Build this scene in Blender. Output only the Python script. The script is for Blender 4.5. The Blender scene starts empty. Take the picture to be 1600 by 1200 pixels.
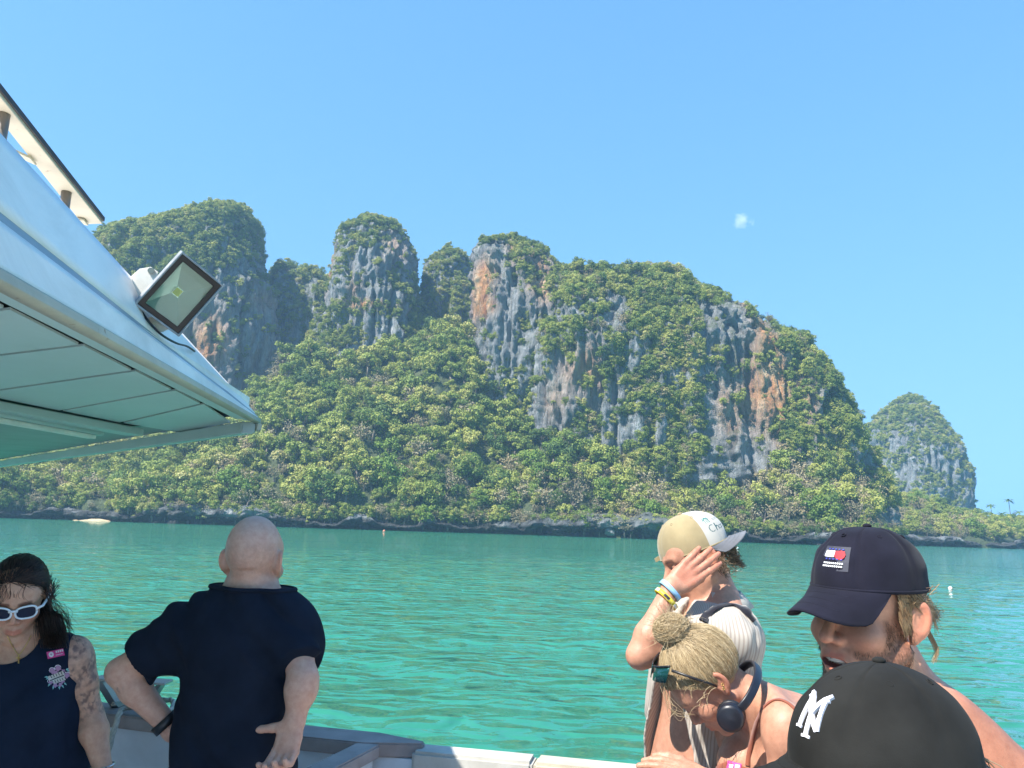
import bpy, bmesh, math, random
import numpy as np
from mathutils import Vector, Matrix

random.seed(7)
RNG = np.random.default_rng(7)
SC = bpy.context.scene
COL = SC.collection
rad = math.radians

# ------------------------------------------------------------------ camera, sky, sun, exposure
FPX = 1209.0                      # focal length in pixels of the 1600 x 1200 photograph
DECK = 1.98                       # deck above the water
EYE = DECK + 1.70
CAM_PITCH, CAM_ROLL = rad(10.31), rad(1.9)
cam_data = bpy.data.cameras.new('camera')
cam_data.sensor_width = 36.0
cam_data.lens = 36.0 * FPX / 1600.0
cam_data.clip_start, cam_data.clip_end = 0.05, 30000.0
cam = bpy.data.objects.new('camera', cam_data)
CAM_R = Matrix.Rotation(math.pi / 2 + CAM_PITCH, 3, 'X') @ Matrix.Rotation(CAM_ROLL, 3, 'Z')
cam.matrix_world = Matrix.Translation((0, 0, EYE)) @ CAM_R.to_4x4()
COL.objects.link(cam)
SC.camera = cam

SUN_ELEV, SUN_AZ = rad(51.0), rad(-130.0)     # azimuth clockwise from +Y: behind the camera, to its left
SUN_DIR = Vector((math.sin(SUN_AZ) * math.cos(SUN_ELEV), math.cos(SUN_AZ) * math.cos(SUN_ELEV), math.sin(SUN_ELEV)))
world = bpy.data.worlds.new('World')
SC.world = world
world.use_nodes = True
wn = world.node_tree.nodes; wl = world.node_tree.links
wn.clear()
w_out = wn.new('ShaderNodeOutputWorld')
w_bg = wn.new('ShaderNodeBackground')
w_sky = wn.new('ShaderNodeTexSky')
w_sky.sky_type = 'NISHITA'
w_sky.sun_disc = False
w_sky.sun_elevation = SUN_ELEV
w_sky.sun_rotation = SUN_AZ
w_sky.altitude = 0.0
w_sky.air_density = 0.6
w_sky.dust_density = 0.0
w_sky.ozone_density = 3.0
# one uniform tone curve over the whole sky (colour to colour, the same in every direction): c / (c + k), then a tint
EXPO = 1.52
w_bg.inputs['Strength'].default_value = 0.15
def w_vec(op, a, b):
    n = wn.new('ShaderNodeVectorMath'); n.operation = op
    for s_, v_ in ((n.inputs[0], a), (n.inputs[1], b)):
        if hasattr(v_, 'is_output'): wl.new(v_, s_)
        else: s_.default_value = v_
    return n.outputs[0]
w_c = w_vec('MULTIPLY', w_sky.outputs[0], (0.15, 0.15, 0.15))
w_c = w_vec('DIVIDE', w_c, w_vec('ADD', w_c, (0.12, 0.12, 0.12)))
w_g = 1.0 / (0.15 * 2.0 ** EXPO)
w_c = w_vec('MULTIPLY', w_c, (0.49 * w_g, 0.93 * w_g, 1.46 * w_g))
wl.new(w_c, w_bg.inputs['Color'])
wl.new(w_bg.outputs[0], w_out.inputs['Surface'])

sun_data = bpy.data.lights.new('sun', 'SUN')
sun_data.energy = 4.0
sun_data.angle = rad(0.53)
sun_data.color = (1.0, 0.95, 0.87)
sun = bpy.data.objects.new('sun', sun_data)
sun.rotation_euler = SUN_DIR.to_track_quat('Z', 'Y').to_euler()
sun.location = (-20, -20, 40)
COL.objects.link(sun)

SC.view_settings.view_transform = 'Standard'
SC.view_settings.look = 'None'
SC.view_settings.exposure = EXPO
SC.view_settings.gamma = 1.0
SC.view_settings.use_curve_mapping = False
SC.cycles.use_denoising = True
try:
    SC.cycles.denoiser = 'OPENIMAGEDENOISE'
except Exception:
    pass
SC.cycles.max_bounces = 8
SC.cycles.volume_bounces = 1
SC.cycles.caustics_reflective = False
SC.cycles.caustics_refractive = False

# ------------------------------------------------------------------ helpers
def ray(px, py):
    return CAM_R @ Vector(((px - 800.0) / FPX, (600.0 - py) / FPX, -1.0))

def P(px, py, d):                       # the point at depth d (metres along the camera axis) behind a pixel of the photograph
    v = ray(px, py)
    return Vector((0, 0, EYE)) + v * d

def onz(px, py, z):                     # the point of height z behind a pixel
    v = ray(px, py)
    return Vector((0, 0, EYE)) + v * ((z - EYE) / v.z)

def ony(px, py, y):
    v = ray(px, py)
    return Vector((0, 0, EYE)) + v * (y / v.y)

def tag(o, label=None, cat=None, group=None, kind=None):
    if label: o['label'] = label
    if cat: o['category'] = cat
    if group: o['group'] = group
    if kind: o['kind'] = kind
    return o

def link(o, parent=None):
    COL.objects.link(o)
    if parent is not None:
        o.parent = parent
        if parent.type == 'EMPTY' or True:
            o.matrix_parent_inverse = parent.matrix_basis.inverted()
    return o

def empty(name, loc):
    o = bpy.data.objects.new(name, None)
    o.location = loc
    o.empty_display_size = 0.2
    COL.objects.link(o)
    return o

def mesh_np(name, verts, faces, mat=None, parent=None, smooth=True, cols=None):
    """verts Nx3 (world), faces MxK array or list of tuples -> one mesh object"""
    me = bpy.data.meshes.new(name)
    verts = np.asarray(verts, dtype=np.float32)
    if isinstance(faces, np.ndarray) and faces.ndim == 2:
        n, k = faces.shape
        me.vertices.add(len(verts)); me.vertices.foreach_set('co', verts.ravel())
        me.loops.add(n * k); me.loops.foreach_set('vertex_index', faces.astype(np.int32).ravel())
        me.polygons.add(n)
        me.polygons.foreach_set('loop_start', np.arange(0, n * k, k, dtype=np.int32))
        me.polygons.foreach_set('loop_total', np.full(n, k, dtype=np.int32))
        me.update(calc_edges=True)
    else:
        me.from_pydata([tuple(v) for v in verts.tolist()], [], [tuple(int(i) for i in f) for f in faces])
        me.update()
    me.validate()
    if smooth and len(me.polygons):
        me.polygons.foreach_set('use_smooth', np.ones(len(me.polygons), dtype=bool))
    if cols is not None:
        at = me.color_attributes.new('col', 'FLOAT_COLOR', 'POINT')
        c = np.ones((len(verts), 4), dtype=np.float32); c[:, :cols.shape[1]] = cols
        at.data.foreach_set('color', c.ravel())
    if mat is not None: me.materials.append(mat)
    o = bpy.data.objects.new(name, me)
    return link(o, parent)

def bm_obj(name, bm, mat=None, parent=None, smooth=False):
    me = bpy.data.meshes.new(name)
    bm.normal_update()
    bm.to_mesh(me); bm.free()
    if smooth: me.polygons.foreach_set('use_smooth', np.ones(len(me.polygons), dtype=bool))
    if mat is not None: me.materials.append(mat)
    return link(bpy.data.objects.new(name, me), parent)

def prism(name, pts, off, mat, parent=None, bevel=0.0, smooth=False):
    """a slab: polygon pts (world) pushed by the vector off"""
    bm = bmesh.new()
    a = [bm.verts.new(p) for p in pts]
    f = bm.faces.new(a)
    r = bmesh.ops.extrude_face_region(bm, geom=[f])
    vs = [g for g in r['geom'] if isinstance(g, bmesh.types.BMVert)]
    bmesh.ops.translate(bm, verts=vs, vec=Vector(off))
    bmesh.ops.recalc_face_normals(bm, faces=bm.faces)
    if bevel > 0:
        bmesh.ops.bevel(bm, geom=list(bm.edges), offset=bevel, segments=2, affect='EDGES', profile=0.6)
    return bm_obj(name, bm, mat, parent, smooth)

def box(name, c, s, mat, parent=None, bevel=0.004, R=None):
    bm = bmesh.new()
    bmesh.ops.create_cube(bm, size=1.0)
    bmesh.ops.scale(bm, vec=Vector(s), verts=bm.verts)
    if bevel > 0:
        bmesh.ops.bevel(bm, geom=list(bm.edges), offset=bevel, segments=2, affect='EDGES', profile=0.6)
    M = Matrix.Translation(Vector(c)) @ (R.to_4x4() if R is not None else Matrix.Identity(4))
    bmesh.ops.transform(bm, matrix=M, verts=bm.verts)
    return bm_obj(name, bm, mat, parent)

def tube_arrays(pts, radii, n=8, cap=True, twist=0.0):
    pts = np.asarray([tuple(p) for p in pts], float); m = len(pts)
    radii = np.full(m, radii, float) if np.isscalar(radii) else np.asarray(radii, float)
    t = np.gradient(pts, axis=0); t /= np.linalg.norm(t, axis=1)[:, None] + 1e-12
    ref = np.array([0, 0, 1.0]) if abs(t[0, 2]) < 0.9 else np.array([1.0, 0, 0])
    u = np.cross(t[0], ref); u /= np.linalg.norm(u)
    V = []
    for i in range(m):
        u = u - t[i] * np.dot(u, t[i]); u /= np.linalg.norm(u) + 1e-12
        w = np.cross(t[i], u)
        a = np.arange(n) * 2 * math.pi / n + twist * i
        V.append(pts[i] + radii[i] * (np.cos(a)[:, None] * u + np.sin(a)[:, None] * w))
    V = np.concatenate(V)
    F = []
    for i in range(m - 1):
        for j in range(n):
            F.append((i * n + j, i * n + (j + 1) % n, (i + 1) * n + (j + 1) % n, (i + 1) * n + j))
    if cap:
        F.append(tuple(range(n))[::-1]); F.append(tuple((m - 1) * n + j for j in range(n)))
    return V, F

def tube(name, pts, radii, mat, parent=None, n=8, smooth=True):
    V, F = tube_arrays(pts, radii, n)
    return mesh_np(name, V, F, mat, parent, smooth)

def bez(pts, n=24):                     # Catmull-Rom through the points
    p = [Vector(q) for q in pts]
    p = [p[0] * 2 - p[1]] + p + [p[-1] * 2 - p[-2]]
    out = []
    seg = len(p) - 3
    for i in range(seg):
        m = max(2, n // seg)
        for k in range(m):
            t = k / m
            a, b, c, d = p[i:i + 4]
            out.append(0.5 * ((2 * b) + (c - a) * t + (2 * a - 5 * b + 4 * c - d) * t * t + (3 * b - a - 3 * c + d) * t ** 3))
    out.append(p[-2])
    return out

# vectorised value noise ------------------------------------------------
_TAB = np.random.default_rng(99).uniform(-1, 1, 64 * 64 * 64).astype(np.float32)
def vnoise(p, s=0):
    p = np.asarray(p, np.float32)
    q = np.floor(p); f = p - q; f = f * f * (3 - 2 * f)
    q = q.astype(np.int32)
    q[..., 0] += s * 17; q[..., 1] += s * 5; q[..., 2] += s * 29
    i0 = (q[..., 0] & 63) << 12; i1 = ((q[..., 0] + 1) & 63) << 12
    j0 = (q[..., 1] & 63) << 6; j1 = ((q[..., 1] + 1) & 63) << 6
    k0 = q[..., 2] & 63; k1 = (q[..., 2] + 1) & 63
    fx, fy, fz = f[..., 0], f[..., 1], f[..., 2]
    T = _TAB
    def lz(a): return T[a + k0] * (1 - fz) + T[a + k1] * fz
    def ly(i): return lz(i + j0) * (1 - fy) + lz(i + j1) * fy
    return ly(i0) * (1 - fx) + ly(i1) * fx

def fbm(p, oct=4, s=0, gain=0.5):
    p = np.asarray(p, float); r = 0; a = 1.0
    for o in range(oct):
        r = r + a * vnoise(p * (2.03 ** o) + 17.3 * o, s + o); a *= gain
    return r

def smooth(a, b, x):
    t = np.clip((np.asarray(x, float) - a) / (b - a), 0, 1)
    return t * t * (3 - 2 * t)

# materials ------------------------------------------------------------
def new_mat(name):
    m = bpy.data.materials.new(name); m.use_nodes = True
    nt = m.node_tree
    b = nt.nodes['Principled BSDF']
    return m, nt, b

def nd(nt, t, **kw):
    n = nt.nodes.new(t)
    for k, v in kw.items(): setattr(n, k, v)
    return n

def setin(n, **kw):
    for k, v in kw.items():
        n.inputs[k.replace('_', ' ')].default_value = v

def ramp(nt, fac, stops):
    r = nd(nt, 'ShaderNodeValToRGB')
    el = r.color_ramp.elements
    while len(el) < len(stops): el.new(0.5)
    for e, (p, c) in zip(el, stops):
        e.position = p; e.color = (*c, 1) if len(c) == 3 else c
    nt.links.new(fac, r.inputs[0])
    return r.outputs[0]

def coords(nt, scale=(1, 1, 1), world=False):
    if world:
        g = nd(nt, 'ShaderNodeNewGeometry'); src = g.outputs['Position']
    else:
        g = nd(nt, 'ShaderNodeTexCoord'); src = g.outputs['Object']
    m = nd(nt, 'ShaderNodeMapping'); m.inputs['Scale'].default_value = scale
    nt.links.new(src, m.inputs['Vector'])
    return m.outputs[0]

def noise(nt, vec, scale, detail=4, rough=0.55, dist=0.0):
    n = nd(nt, 'ShaderNodeTexNoise')
    setin(n, Scale=scale, Detail=detail, Roughness=rough, Distortion=dist)
    nt.links.new(vec, n.inputs['Vector'])
    return n.outputs['Fac']

def mixc(nt, fac, a, b, blend='MIX'):
    m = nd(nt, 'ShaderNodeMix', data_type='RGBA', blend_type=blend)
    for sock, v in ((m.inputs[0], fac), (m.inputs[6], a), (m.inputs[7], b)):
        if hasattr(v, 'is_output'): nt.links.new(v, sock)
        elif isinstance(v, (int, float)): sock.default_value = v
        else: sock.default_value = (*v, 1) if len(v) == 3 else v
    return m.outputs[2]

def mathn(nt, op, a, b=None, clamp=False):
    m = nd(nt, 'ShaderNodeMath', operation=op); m.use_clamp = clamp
    for s, v in ((m.inputs[0], a), (m.inputs[1], b)):
        if v is None: continue
        if hasattr(v, 'is_output'): nt.links.new(v, s)
        else: s.default_value = v
    return m.outputs[0]

def bump(nt, b, h, strength=0.3, dist=0.01):
    n = nd(nt, 'ShaderNodeBump'); setin(n, Strength=strength, Distance=dist)
    nt.links.new(h, n.inputs['Height']); nt.links.new(n.outputs[0], b.inputs['Normal'])
    return n

def paint(name, base, rough=0.45, var=0.12, scale=6.0, rust=0.0, bumps=0.12, rust_col=(0.20, 0.085, 0.03), metallic=0.0, bscale=60, bdist=0.002, dirt=0.0):
    """painted / worn surface: colour drifts with noise, optional rust blotches and grime, fine relief"""
    m, nt, b = new_mat(name)
    v = coords(nt, world=True)
    n1 = noise(nt, v, scale, 6)
    dark = tuple(c * (1 - var * 1.6) for c in base); lite = tuple(min(1, c * (1 + var)) for c in base)
    c = ramp(nt, n1, [(0.3, dark), (0.7, lite)])
    if dirt > 0:
        nD = noise(nt, v, scale * 0.6, 8, 0.7, 0.6)
        c = mixc(nt, mathn(nt, 'MULTIPLY', ramp(nt, nD, [(0.45, (0, 0, 0)), (0.75, (1, 1, 1))]), dirt), c, tuple(x * 0.45 for x in (base[0], base[1] * 0.95, base[2] * 0.85)))
    if rust > 0:
        n2 = noise(nt, v, scale * 3.1, 8, 0.65, 0.4)
        f = ramp(nt, n2, [(0.72 - rust * 0.35, (0, 0, 0)), (0.79 - rust * 0.3, (1, 1, 1))])
        c = mixc(nt, f, c, rust_col)
    nt.links.new(c, b.inputs['Base Color'])
    setin(b, Roughness=rough, Metallic=metallic)
    bump(nt, b, noise(nt, v, bscale, 5), bumps, bdist)
    return m

def cloth(name, base, rough=0.85, var=0.10, weave=900.0, sheen=0.25, stripes=None):
    m, nt, b = new_mat(name)
    v = coords(nt, world=True)
    n1 = noise(nt, v, 14, 5)
    c = ramp(nt, n1, [(0.3, tuple(x * (1 - var) for x in base)), (0.7, tuple(min(1, x * (1 + var)) for x in base))])
    nt.links.new(c, b.inputs['Base Color'])
    setin(b, Roughness=rough)
    b.inputs['Specular IOR Level'].default_value = 0.12
    b.inputs['Sheen Weight'].default_value = sheen
    b.inputs['Sheen Roughness'].default_value = 0.5
    bump(nt, b, noise(nt, v, weave, 2), 0.25, 0.0006)
    return m

# ================================================================== TERRAIN: limestone massifs, forest slope, shore
def rock_mat(name, tone=1.0, ochre_on=True):
    m, nt, b = new_mat(name)
    g = nd(nt, 'ShaderNodeNewGeometry')
    def mp(s):
        k = nd(nt, 'ShaderNodeMapping'); k.inputs['Scale'].default_value = s
        nt.links.new(g.outputs['Position'], k.inputs['Vector']); return k.outputs[0]
    def rid(vec, sc, det=6):
        n = nd(nt, 'ShaderNodeTexNoise'); n.noise_type = 'RIDGED_MULTIFRACTAL'
        setin(n, Scale=sc, Detail=det, Roughness=0.55, Lacunarity=2.1); n.inputs['Offset'].default_value = 0.9; n.inputs['Gain'].default_value = 1.6
        nt.links.new(vec, n.inputs['Vector']); return n.outputs['Fac']
    streak = noise(nt, mp((0.45, 0.45, 0.020)), 1.0, 9, 0.68, 0.5)
    crack = rid(mp((0.16, 0.16, 0.035)), 1.0, 8)
    blot = noise(nt, mp((0.05, 0.05, 0.035)), 1.0, 6, 0.6, 0.5)
    fine = noise(nt, mp((1.3, 1.3, 0.5)), 1.0, 8, 0.7)
    base = ramp(nt, streak, [(0.28, (0.085 * tone, 0.088 * tone, 0.092 * tone)), (0.45, (0.20 * tone, 0.20 * tone, 0.20 * tone)),
                             (0.58, (0.33 * tone, 0.325 * tone, 0.31 * tone)), (0.75, (0.50 * tone, 0.48 * tone, 0.44 * tone))])
    base = mixc(nt, ramp(nt, blot, [(0.40, (0, 0, 0)), (0.66, (1, 1, 1))]), base, mixc(nt, 0.55, base, (0.11, 0.105, 0.10)))
    base = mixc(nt, 0.30, base, ramp(nt, fine, [(0.3, (0.08, 0.08, 0.08)), (0.7, (0.55, 0.53, 0.50))]))
    base = mixc(nt, ramp(nt, crack, [(0.05, (0.75, 0.75, 0.75)), (0.30, (0, 0, 0))]), base, (0.055, 0.055, 0.058))
    at = nd(nt, 'ShaderNodeAttribute'); at.attribute_name = 'col'
    sp = nd(nt, 'ShaderNodeSeparateColor'); nt.links.new(at.outputs['Color'], sp.inputs[0])
    oc = ramp(nt, noise(nt, mp((0.22, 0.22, 0.05)), 1.0, 6, 0.65, 0.6), [(0.36, (0.40, 0.15, 0.055)), (0.5, (0.56, 0.27, 0.11)), (0.66, (0.62, 0.43, 0.25))])
    och = mathn(nt, 'MULTIPLY', sp.outputs[0], ramp(nt, streak, [(0.30, (0.15, 0.15, 0.15)), (0.46, (1, 1, 1))]), True)
    base = mixc(nt, och, base, oc)
    moss = mathn(nt, 'MULTIPLY', sp.outputs[1], ramp(nt, fine, [(0.35, (0, 0, 0)), (0.6, (1, 1, 1))]), True)
    base = mixc(nt, moss, base, (0.075, 0.09, 0.035))
    base = mixc(nt, sp.outputs[2], base, (0.028, 0.028, 0.027))
    base = mixc(nt, 1.0, base, (0.93, 1.0, 1.07), 'MULTIPLY')
    nt.links.new(base, b.inputs['Base Color'])
    setin(b, Roughness=0.9)
    fine2 = noise(nt, mp((0.9, 0.9, 0.12)), 1.0, 8, 0.72, 1.0)
    h = mathn(nt, 'ADD', mathn(nt, 'MULTIPLY', streak, 1.2), mathn(nt, 'MULTIPLY', fine2, 1.2))
    h = mathn(nt, 'ADD', h, mathn(nt, 'MULTIPLY', fine, 0.6))
    h = mathn(nt, 'ADD', h, mathn(nt, 'MULTIPLY', crack, 0.9))
    bump(nt, b, h, 1.0, 1.5)
    return m

ROCK = rock_mat('limestone', 1.08)

def polyx(tbl, px):
    a = np.array(tbl, float)
    return np.interp(px, a[:, 0], a[:, 1])

def blob(v, px, py, d, sx, sz):
    """1 at the world point behind a pixel, fading over sx, sz metres"""
    c = P(px, py, d)
    return np.exp(-((v[:, 0] - c.x) / sx) ** 2 - ((v[:, 2] - c.z) / sz) ** 2)

SHRUBS = []          # (x, y, z, scale, kind)

def massif(name, left, right, depth, thick, label, nz=150, nu=300, flute=1.6, lump=4.0, n_exp=2.6, ochres=(), lean=0.0, seed=1, low=-4.0, sink=7.0, inset=1.5):
    """a limestone tower: left and right outlines (pixels) at its depth, an oval plan of half depth thick(z 0..1)"""
    L = np.array([tuple(P(x, y + sink, depth)) for x, y in left]); Rr = np.array([tuple(P(x, y + sink, depth)) for x, y in right])
    ztop = max(L[:, 2].max(), Rr[:, 2].max())
    L = L[np.argsort(L[:, 2])]; Rr = Rr[np.argsort(Rr[:, 2])]
    t = np.linspace(0, 1, nz)
    zs = low + (ztop - low) * (1 - (1 - t) ** 1.25)
    xl = np.interp(zs, L[:, 2], L[:, 0]); xr = np.interp(zs, Rr[:, 2], Rr[:, 0])
    yc = 0.5 * (L[:, 1].mean() + Rr[:, 1].mean())
    a = np.maximum((xr - xl) / 2 - inset, 0.05); cx = (xl + xr) / 2
    th = thick * (0.30 + 0.70 * np.clip((1 - t) * 3.2, 0, 1) ** 0.5)
    th = np.minimum(th, a * 1.6 + 1.0)
    u = np.linspace(0, 2 * math.pi, nu, endpoint=False)
    cu, su = np.cos(u), np.sin(u)
    ex = 2 / n_exp
    sx = np.sign(cu) * np.abs(cu) ** ex; sy = np.sign(su) * np.abs(su) ** ex
    X = cx[:, None] + a[:, None] * sx[None]; Y = yc + th[:, None] * sy[None] - lean * (1 - t)[:, None]; Z = np.repeat(zs[:, None], nu, 1)
    p = np.stack([X, Y, Z], -1)
    p[..., 2] -= np.maximum(p[..., 2] - EYE, 0) * np.maximum(yc - p[..., 1], 0) / yc * 0.95          # the tops slope down toward the bay
    nrm = np.stack([cu / np.maximum(a, 1)[:, None] * np.ones((nz, nu)), su / np.maximum(th, 1)[:, None], np.full((nz, nu), 0.002)], -1)
    nrm /= np.linalg.norm(nrm, axis=2)[..., None]
    o = np.array([seed * 31.7, seed * 11.3, 0])
    q = p + o
    d = lump * fbm(q / np.array([26, 26, 34.0]), 3, seed)
    d += flute * (0.5 - 2.2 * np.abs(fbm(q / np.array([8.0, 8.0, 60.0]), 3, seed + 9, 0.55)))
    d += flute * 0.7 * (0.4 - 2.0 * np.abs(fbm(q / np.array([3.6, 3.6, 16.0]), 3, seed + 12, 0.55)))
    d += 1.3 * np.abs(fbm(q / np.array([15, 15, 5.0]), 3, seed + 5))
    d += 1.3 * fbm(q / np.array([3.0, 3.0, 7.0]), 3, seed + 3, 0.6)
    d -= 1.6 * np.exp(-(fbm(q / np.array([5.0, 5.0, 30.0]), 2, seed + 33) / 0.12) ** 2)
    # deep gullies
    gl = fbm(q / np.array([16, 16, 80.0]), 2, seed + 20)
    d -= 5.0 * np.exp(-(gl / 0.10) ** 2) * (lump / 4)
    fade = np.clip(np.minimum(a, th) / 8.0, 0.12, 1)[:, None]
    p = p + nrm * (d * fade)[..., None]
    zj = 1.1 * fbm(q / np.array([5, 5, 5.0]), 3, seed + 40)
    p[..., 2] += zj * smooth(0.7, 1.0, t)[:, None]
    v = p.reshape(-1, 3)
    i = np.arange(nz - 1)[:, None] * nu; j = np.arange(nu)[None]; j2 = (j + 1) % nu
    f = np.stack([i + j, i + j2, i + nu + j2, i + nu + j], -1).reshape(-1, 4)
    v = np.vstack([v, [[cx[-1], yc, v[-nu:, 2].mean() + 0.3]]])
    top = np.stack([(nz - 1) * nu + np.arange(nu), (nz - 1) * nu + (np.arange(nu) + 1) % nu, np.full(nu, nz * nu), np.full(nu, nz * nu)], -1)
    # attribute: R ochre stain, G moss, B sea-blackened
    c = np.zeros((len(v), 3))
    for (px, py, sxx, szz, w) in ochres:
        c[:, 0] += w * blob(v, px, py, depth, sxx, szz)
    c[:, 0] = np.clip(c[:, 0], 0, 1)
    fn = np.cross(v[f[:, 1]] - v[f[:, 0]], v[f[:, 3]] - v[f[:, 0]]); fn /= np.linalg.norm(fn, axis=1)[:, None] + 1e-9
    vn = np.zeros_like(v)
    for kk in range(4): np.add.at(vn, f[:, kk], fn)
    vn /= np.linalg.norm(vn, axis=1)[:, None] + 1e-9
    c[:, 1] = np.clip(smooth(0.25, 0.7, vn[:, 2]) * 1.2, 0, 1)
    c[:, 2] = smooth(4.0, 1.5, v[:, 2])
    tri = np.vstack([f[:, [0, 1, 2]], f[:, [0, 2, 3]], top[:, :3]])
    ob = mesh_np(name, v, tri, ROCK, None, False, c)
    tag(ob, label, None, None, 'structure')
    return v, f, fn

def scatter(v, f, fn, prob, smin, smax, kinds, front=True, seed=0, dens=0.06):
    """shrubs on a massif: prob(centre Nx3, normal Nx3) -> 0..1"""
    rg = np.random.default_rng(seed)
    c = v[f].mean(1)
    ar = 0.5 * np.linalg.norm(np.cross(v[f[:, 2]] - v[f[:, 0]], v[f[:, 3]] - v[f[:, 1]]), axis=1)
    pr = prob(c, fn) * ar * dens
    if front: pr = pr * ((fn[:, 1] < 0.35) | (fn[:, 2] > 0.4))
    pick = rg.random(len(c)) < pr
    for k in np.nonzero(pick)[0]:
        s = smin + (smax - smin) * rg.random() ** 1.6
        kd = kinds[int(rg.integers(len(kinds)))]
        SHRUBS.append((c[k, 0], c[k, 1] , c[k, 2] - 0.25 * s, s, kd, rg.random() * 6.28))

def to_px(v):
    """photograph pixel of world points (used to lay the vegetation out)"""
    q = (np.asarray(v) - np.array([0, 0, EYE])) @ np.array(CAM_R)
    return 800 + FPX * q[:, 0] / -q[:, 2], 600 - FPX * q[:, 1] / -q[:, 2]

# --- left peak (its left side runs on behind the boat roof)
v, f, n = massif('cliff_massif', [(-40, 800), (20, 560), (90, 440), (150, 395), (170, 352), (240, 330), (300, 322), (330, 309), (352, 306)],
                 [(352, 306), (385, 320), (405, 345), (413, 395), (432, 440), (440, 520), (438, 600), (445, 800)], 430, 42,
                 'tall wooded limestone peak with a shaded blue grey face behind the floodlight', seed=2, ochres=[(372, 555, 9, 14, 0.95), (322, 560, 6, 14, .7), (345, 590, 9, 8, .9), (420, 480, 5, 9, .5), (200, 720, 9, 16, 1.0), (335, 475, 4, 7, .7), (390, 370, 7, 10, .5)])
def pr(c, nn):
    x, y = to_px(c)
    w = 0.25 + 0.9 * smooth(0.1, 0.6, nn[:, 2]) + 0.6 * fbm(c / 14, 3, 5)
    w *= np.where((x > 290) & (y > 410), 0.10, 1.0)
    w += 0.9 * ((y < 420) & (x < 370))
    return np.clip(w, 0, 1)
scatter(v, f, n, pr, 1.1, 3.3, [0, 1, 2, 3, 7], seed=3, dens=0.27)

# --- saddle between the two left towers
v, f, n = massif('wooded_saddle', [(400, 800), (404, 500), (408, 425), (420, 408), (445, 402)], [(445, 402), (480, 412), (510, 418), (540, 470), (560, 800)], 470, 26,
                 'low wooded saddle between the two tall peaks', nz=70, nu=120, seed=5, lump=2.5)
scatter(v, f, n, lambda c, nn: np.full(len(c), 0.8), 1.8, 4.0, [0, 1, 2], seed=6)

# --- second peak
v, f, n = massif('cliff_tower', [(440, 800), (470, 620), (492, 520), (506, 460), (512, 415), (520, 372), (535, 345), (560, 330), (585, 326)],
                 [(585, 326), (608, 333), (628, 346), (643, 372), (650, 400), (652, 440), (664, 480), (690, 520), (700, 800)], 425, 34,
                 'rounded limestone tower with a pale streaked top, second peak from the boat roof', seed=3, n_exp=2.3, lump=3.2,
                 ochres=[(590, 502, 14, 2.5, 1.0), (520, 430, 3.5, 12, .75), (625, 400, 6, 14, .45), (470, 585, 6, 9, .8), (570, 480, 4, 9, .5)])
def pr(c, nn):
    x, y = to_px(c)
    w = -0.10 + 0.9 * smooth(0.2, 0.65, nn[:, 2]) + 0.8 * fbm(c / 9, 3, 15)
    w += 0.6 * smooth(400, 350, y) * smooth(650, 560, x) * (vnoise(c / 7, 4) > -0.2)
    w += 0.8 * ((y > 430) & (x > 640)) + 0.7 * ((x < 540) & (y > 480)) + 0.4 * (y > 520)
    return np.clip(w, 0, 1)
scatter(v, f, n, pr, 0.9, 2.6, [0, 1, 2, 3, 7], seed=9, dens=0.30)

# --- small third peak
v, f, n = massif('cliff_spire', [(640, 800), (652, 520), (662, 440), (668, 408), (684, 384), (700, 374)], [(700, 374), (716, 380), (730, 396), (742, 430), (756, 480), (770, 800)], 455, 24,
                 'small pointed limestone spire between the two larger towers', nz=80, nu=130, seed=8, lump=2.4)
def pr(c, nn):
    x, y = to_px(c)
    return np.clip(0.25 + 0.8 * smooth(0.1, 0.6, nn[:, 2]) + 0.6 * fbm(c / 9, 3, 25) + 0.7 * (y > 440), 0, 1)
scatter(v, f, n, pr, 0.9, 2.6, [0, 1, 2, 7], seed=10, dens=0.3)

# --- fourth peak with the orange wall
v, f, n = massif('cliff_buttress', [(716, 800), (726, 600), (735, 500), (737, 430), (741, 390), (750, 366), (780, 360), (800, 359)],
                 [(800, 359), (826, 365), (850, 380), (872, 398), (890, 420), (915, 520), (930, 640), (940, 800)], 395, 34,
                 'limestone buttress with an orange stained wall on its edge', seed=11, n_exp=3.0, lump=2.6, flute=2.2,
                 ochres=[(752, 470, 5, 13, 1.0), (765, 452, 4, 9, .8), (805, 400, 4, 9, 1.0), (838, 440, 7, 14, .8), (760, 505, 6, 4, .9), (845, 480, 5, 8, .6), (900, 600, 8, 9, .8)])
def pr(c, nn):
    x, y = to_px(c)
    w = -0.08 + 0.9 * smooth(0.25, 0.7, nn[:, 2]) + 0.75 * fbm(c / 8, 3, 35)
    w += 0.6 * smooth(845, 870, x) * (y > 380) + 0.5 * (y > 560) - 0.5 * ((x < 800) & (y < 520) & (y > 380))
    return np.clip(w, 0, 1)
scatter(v, f, n, pr, 0.9, 2.6, [0, 1, 2, 3, 7], seed=12, dens=0.34)

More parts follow.
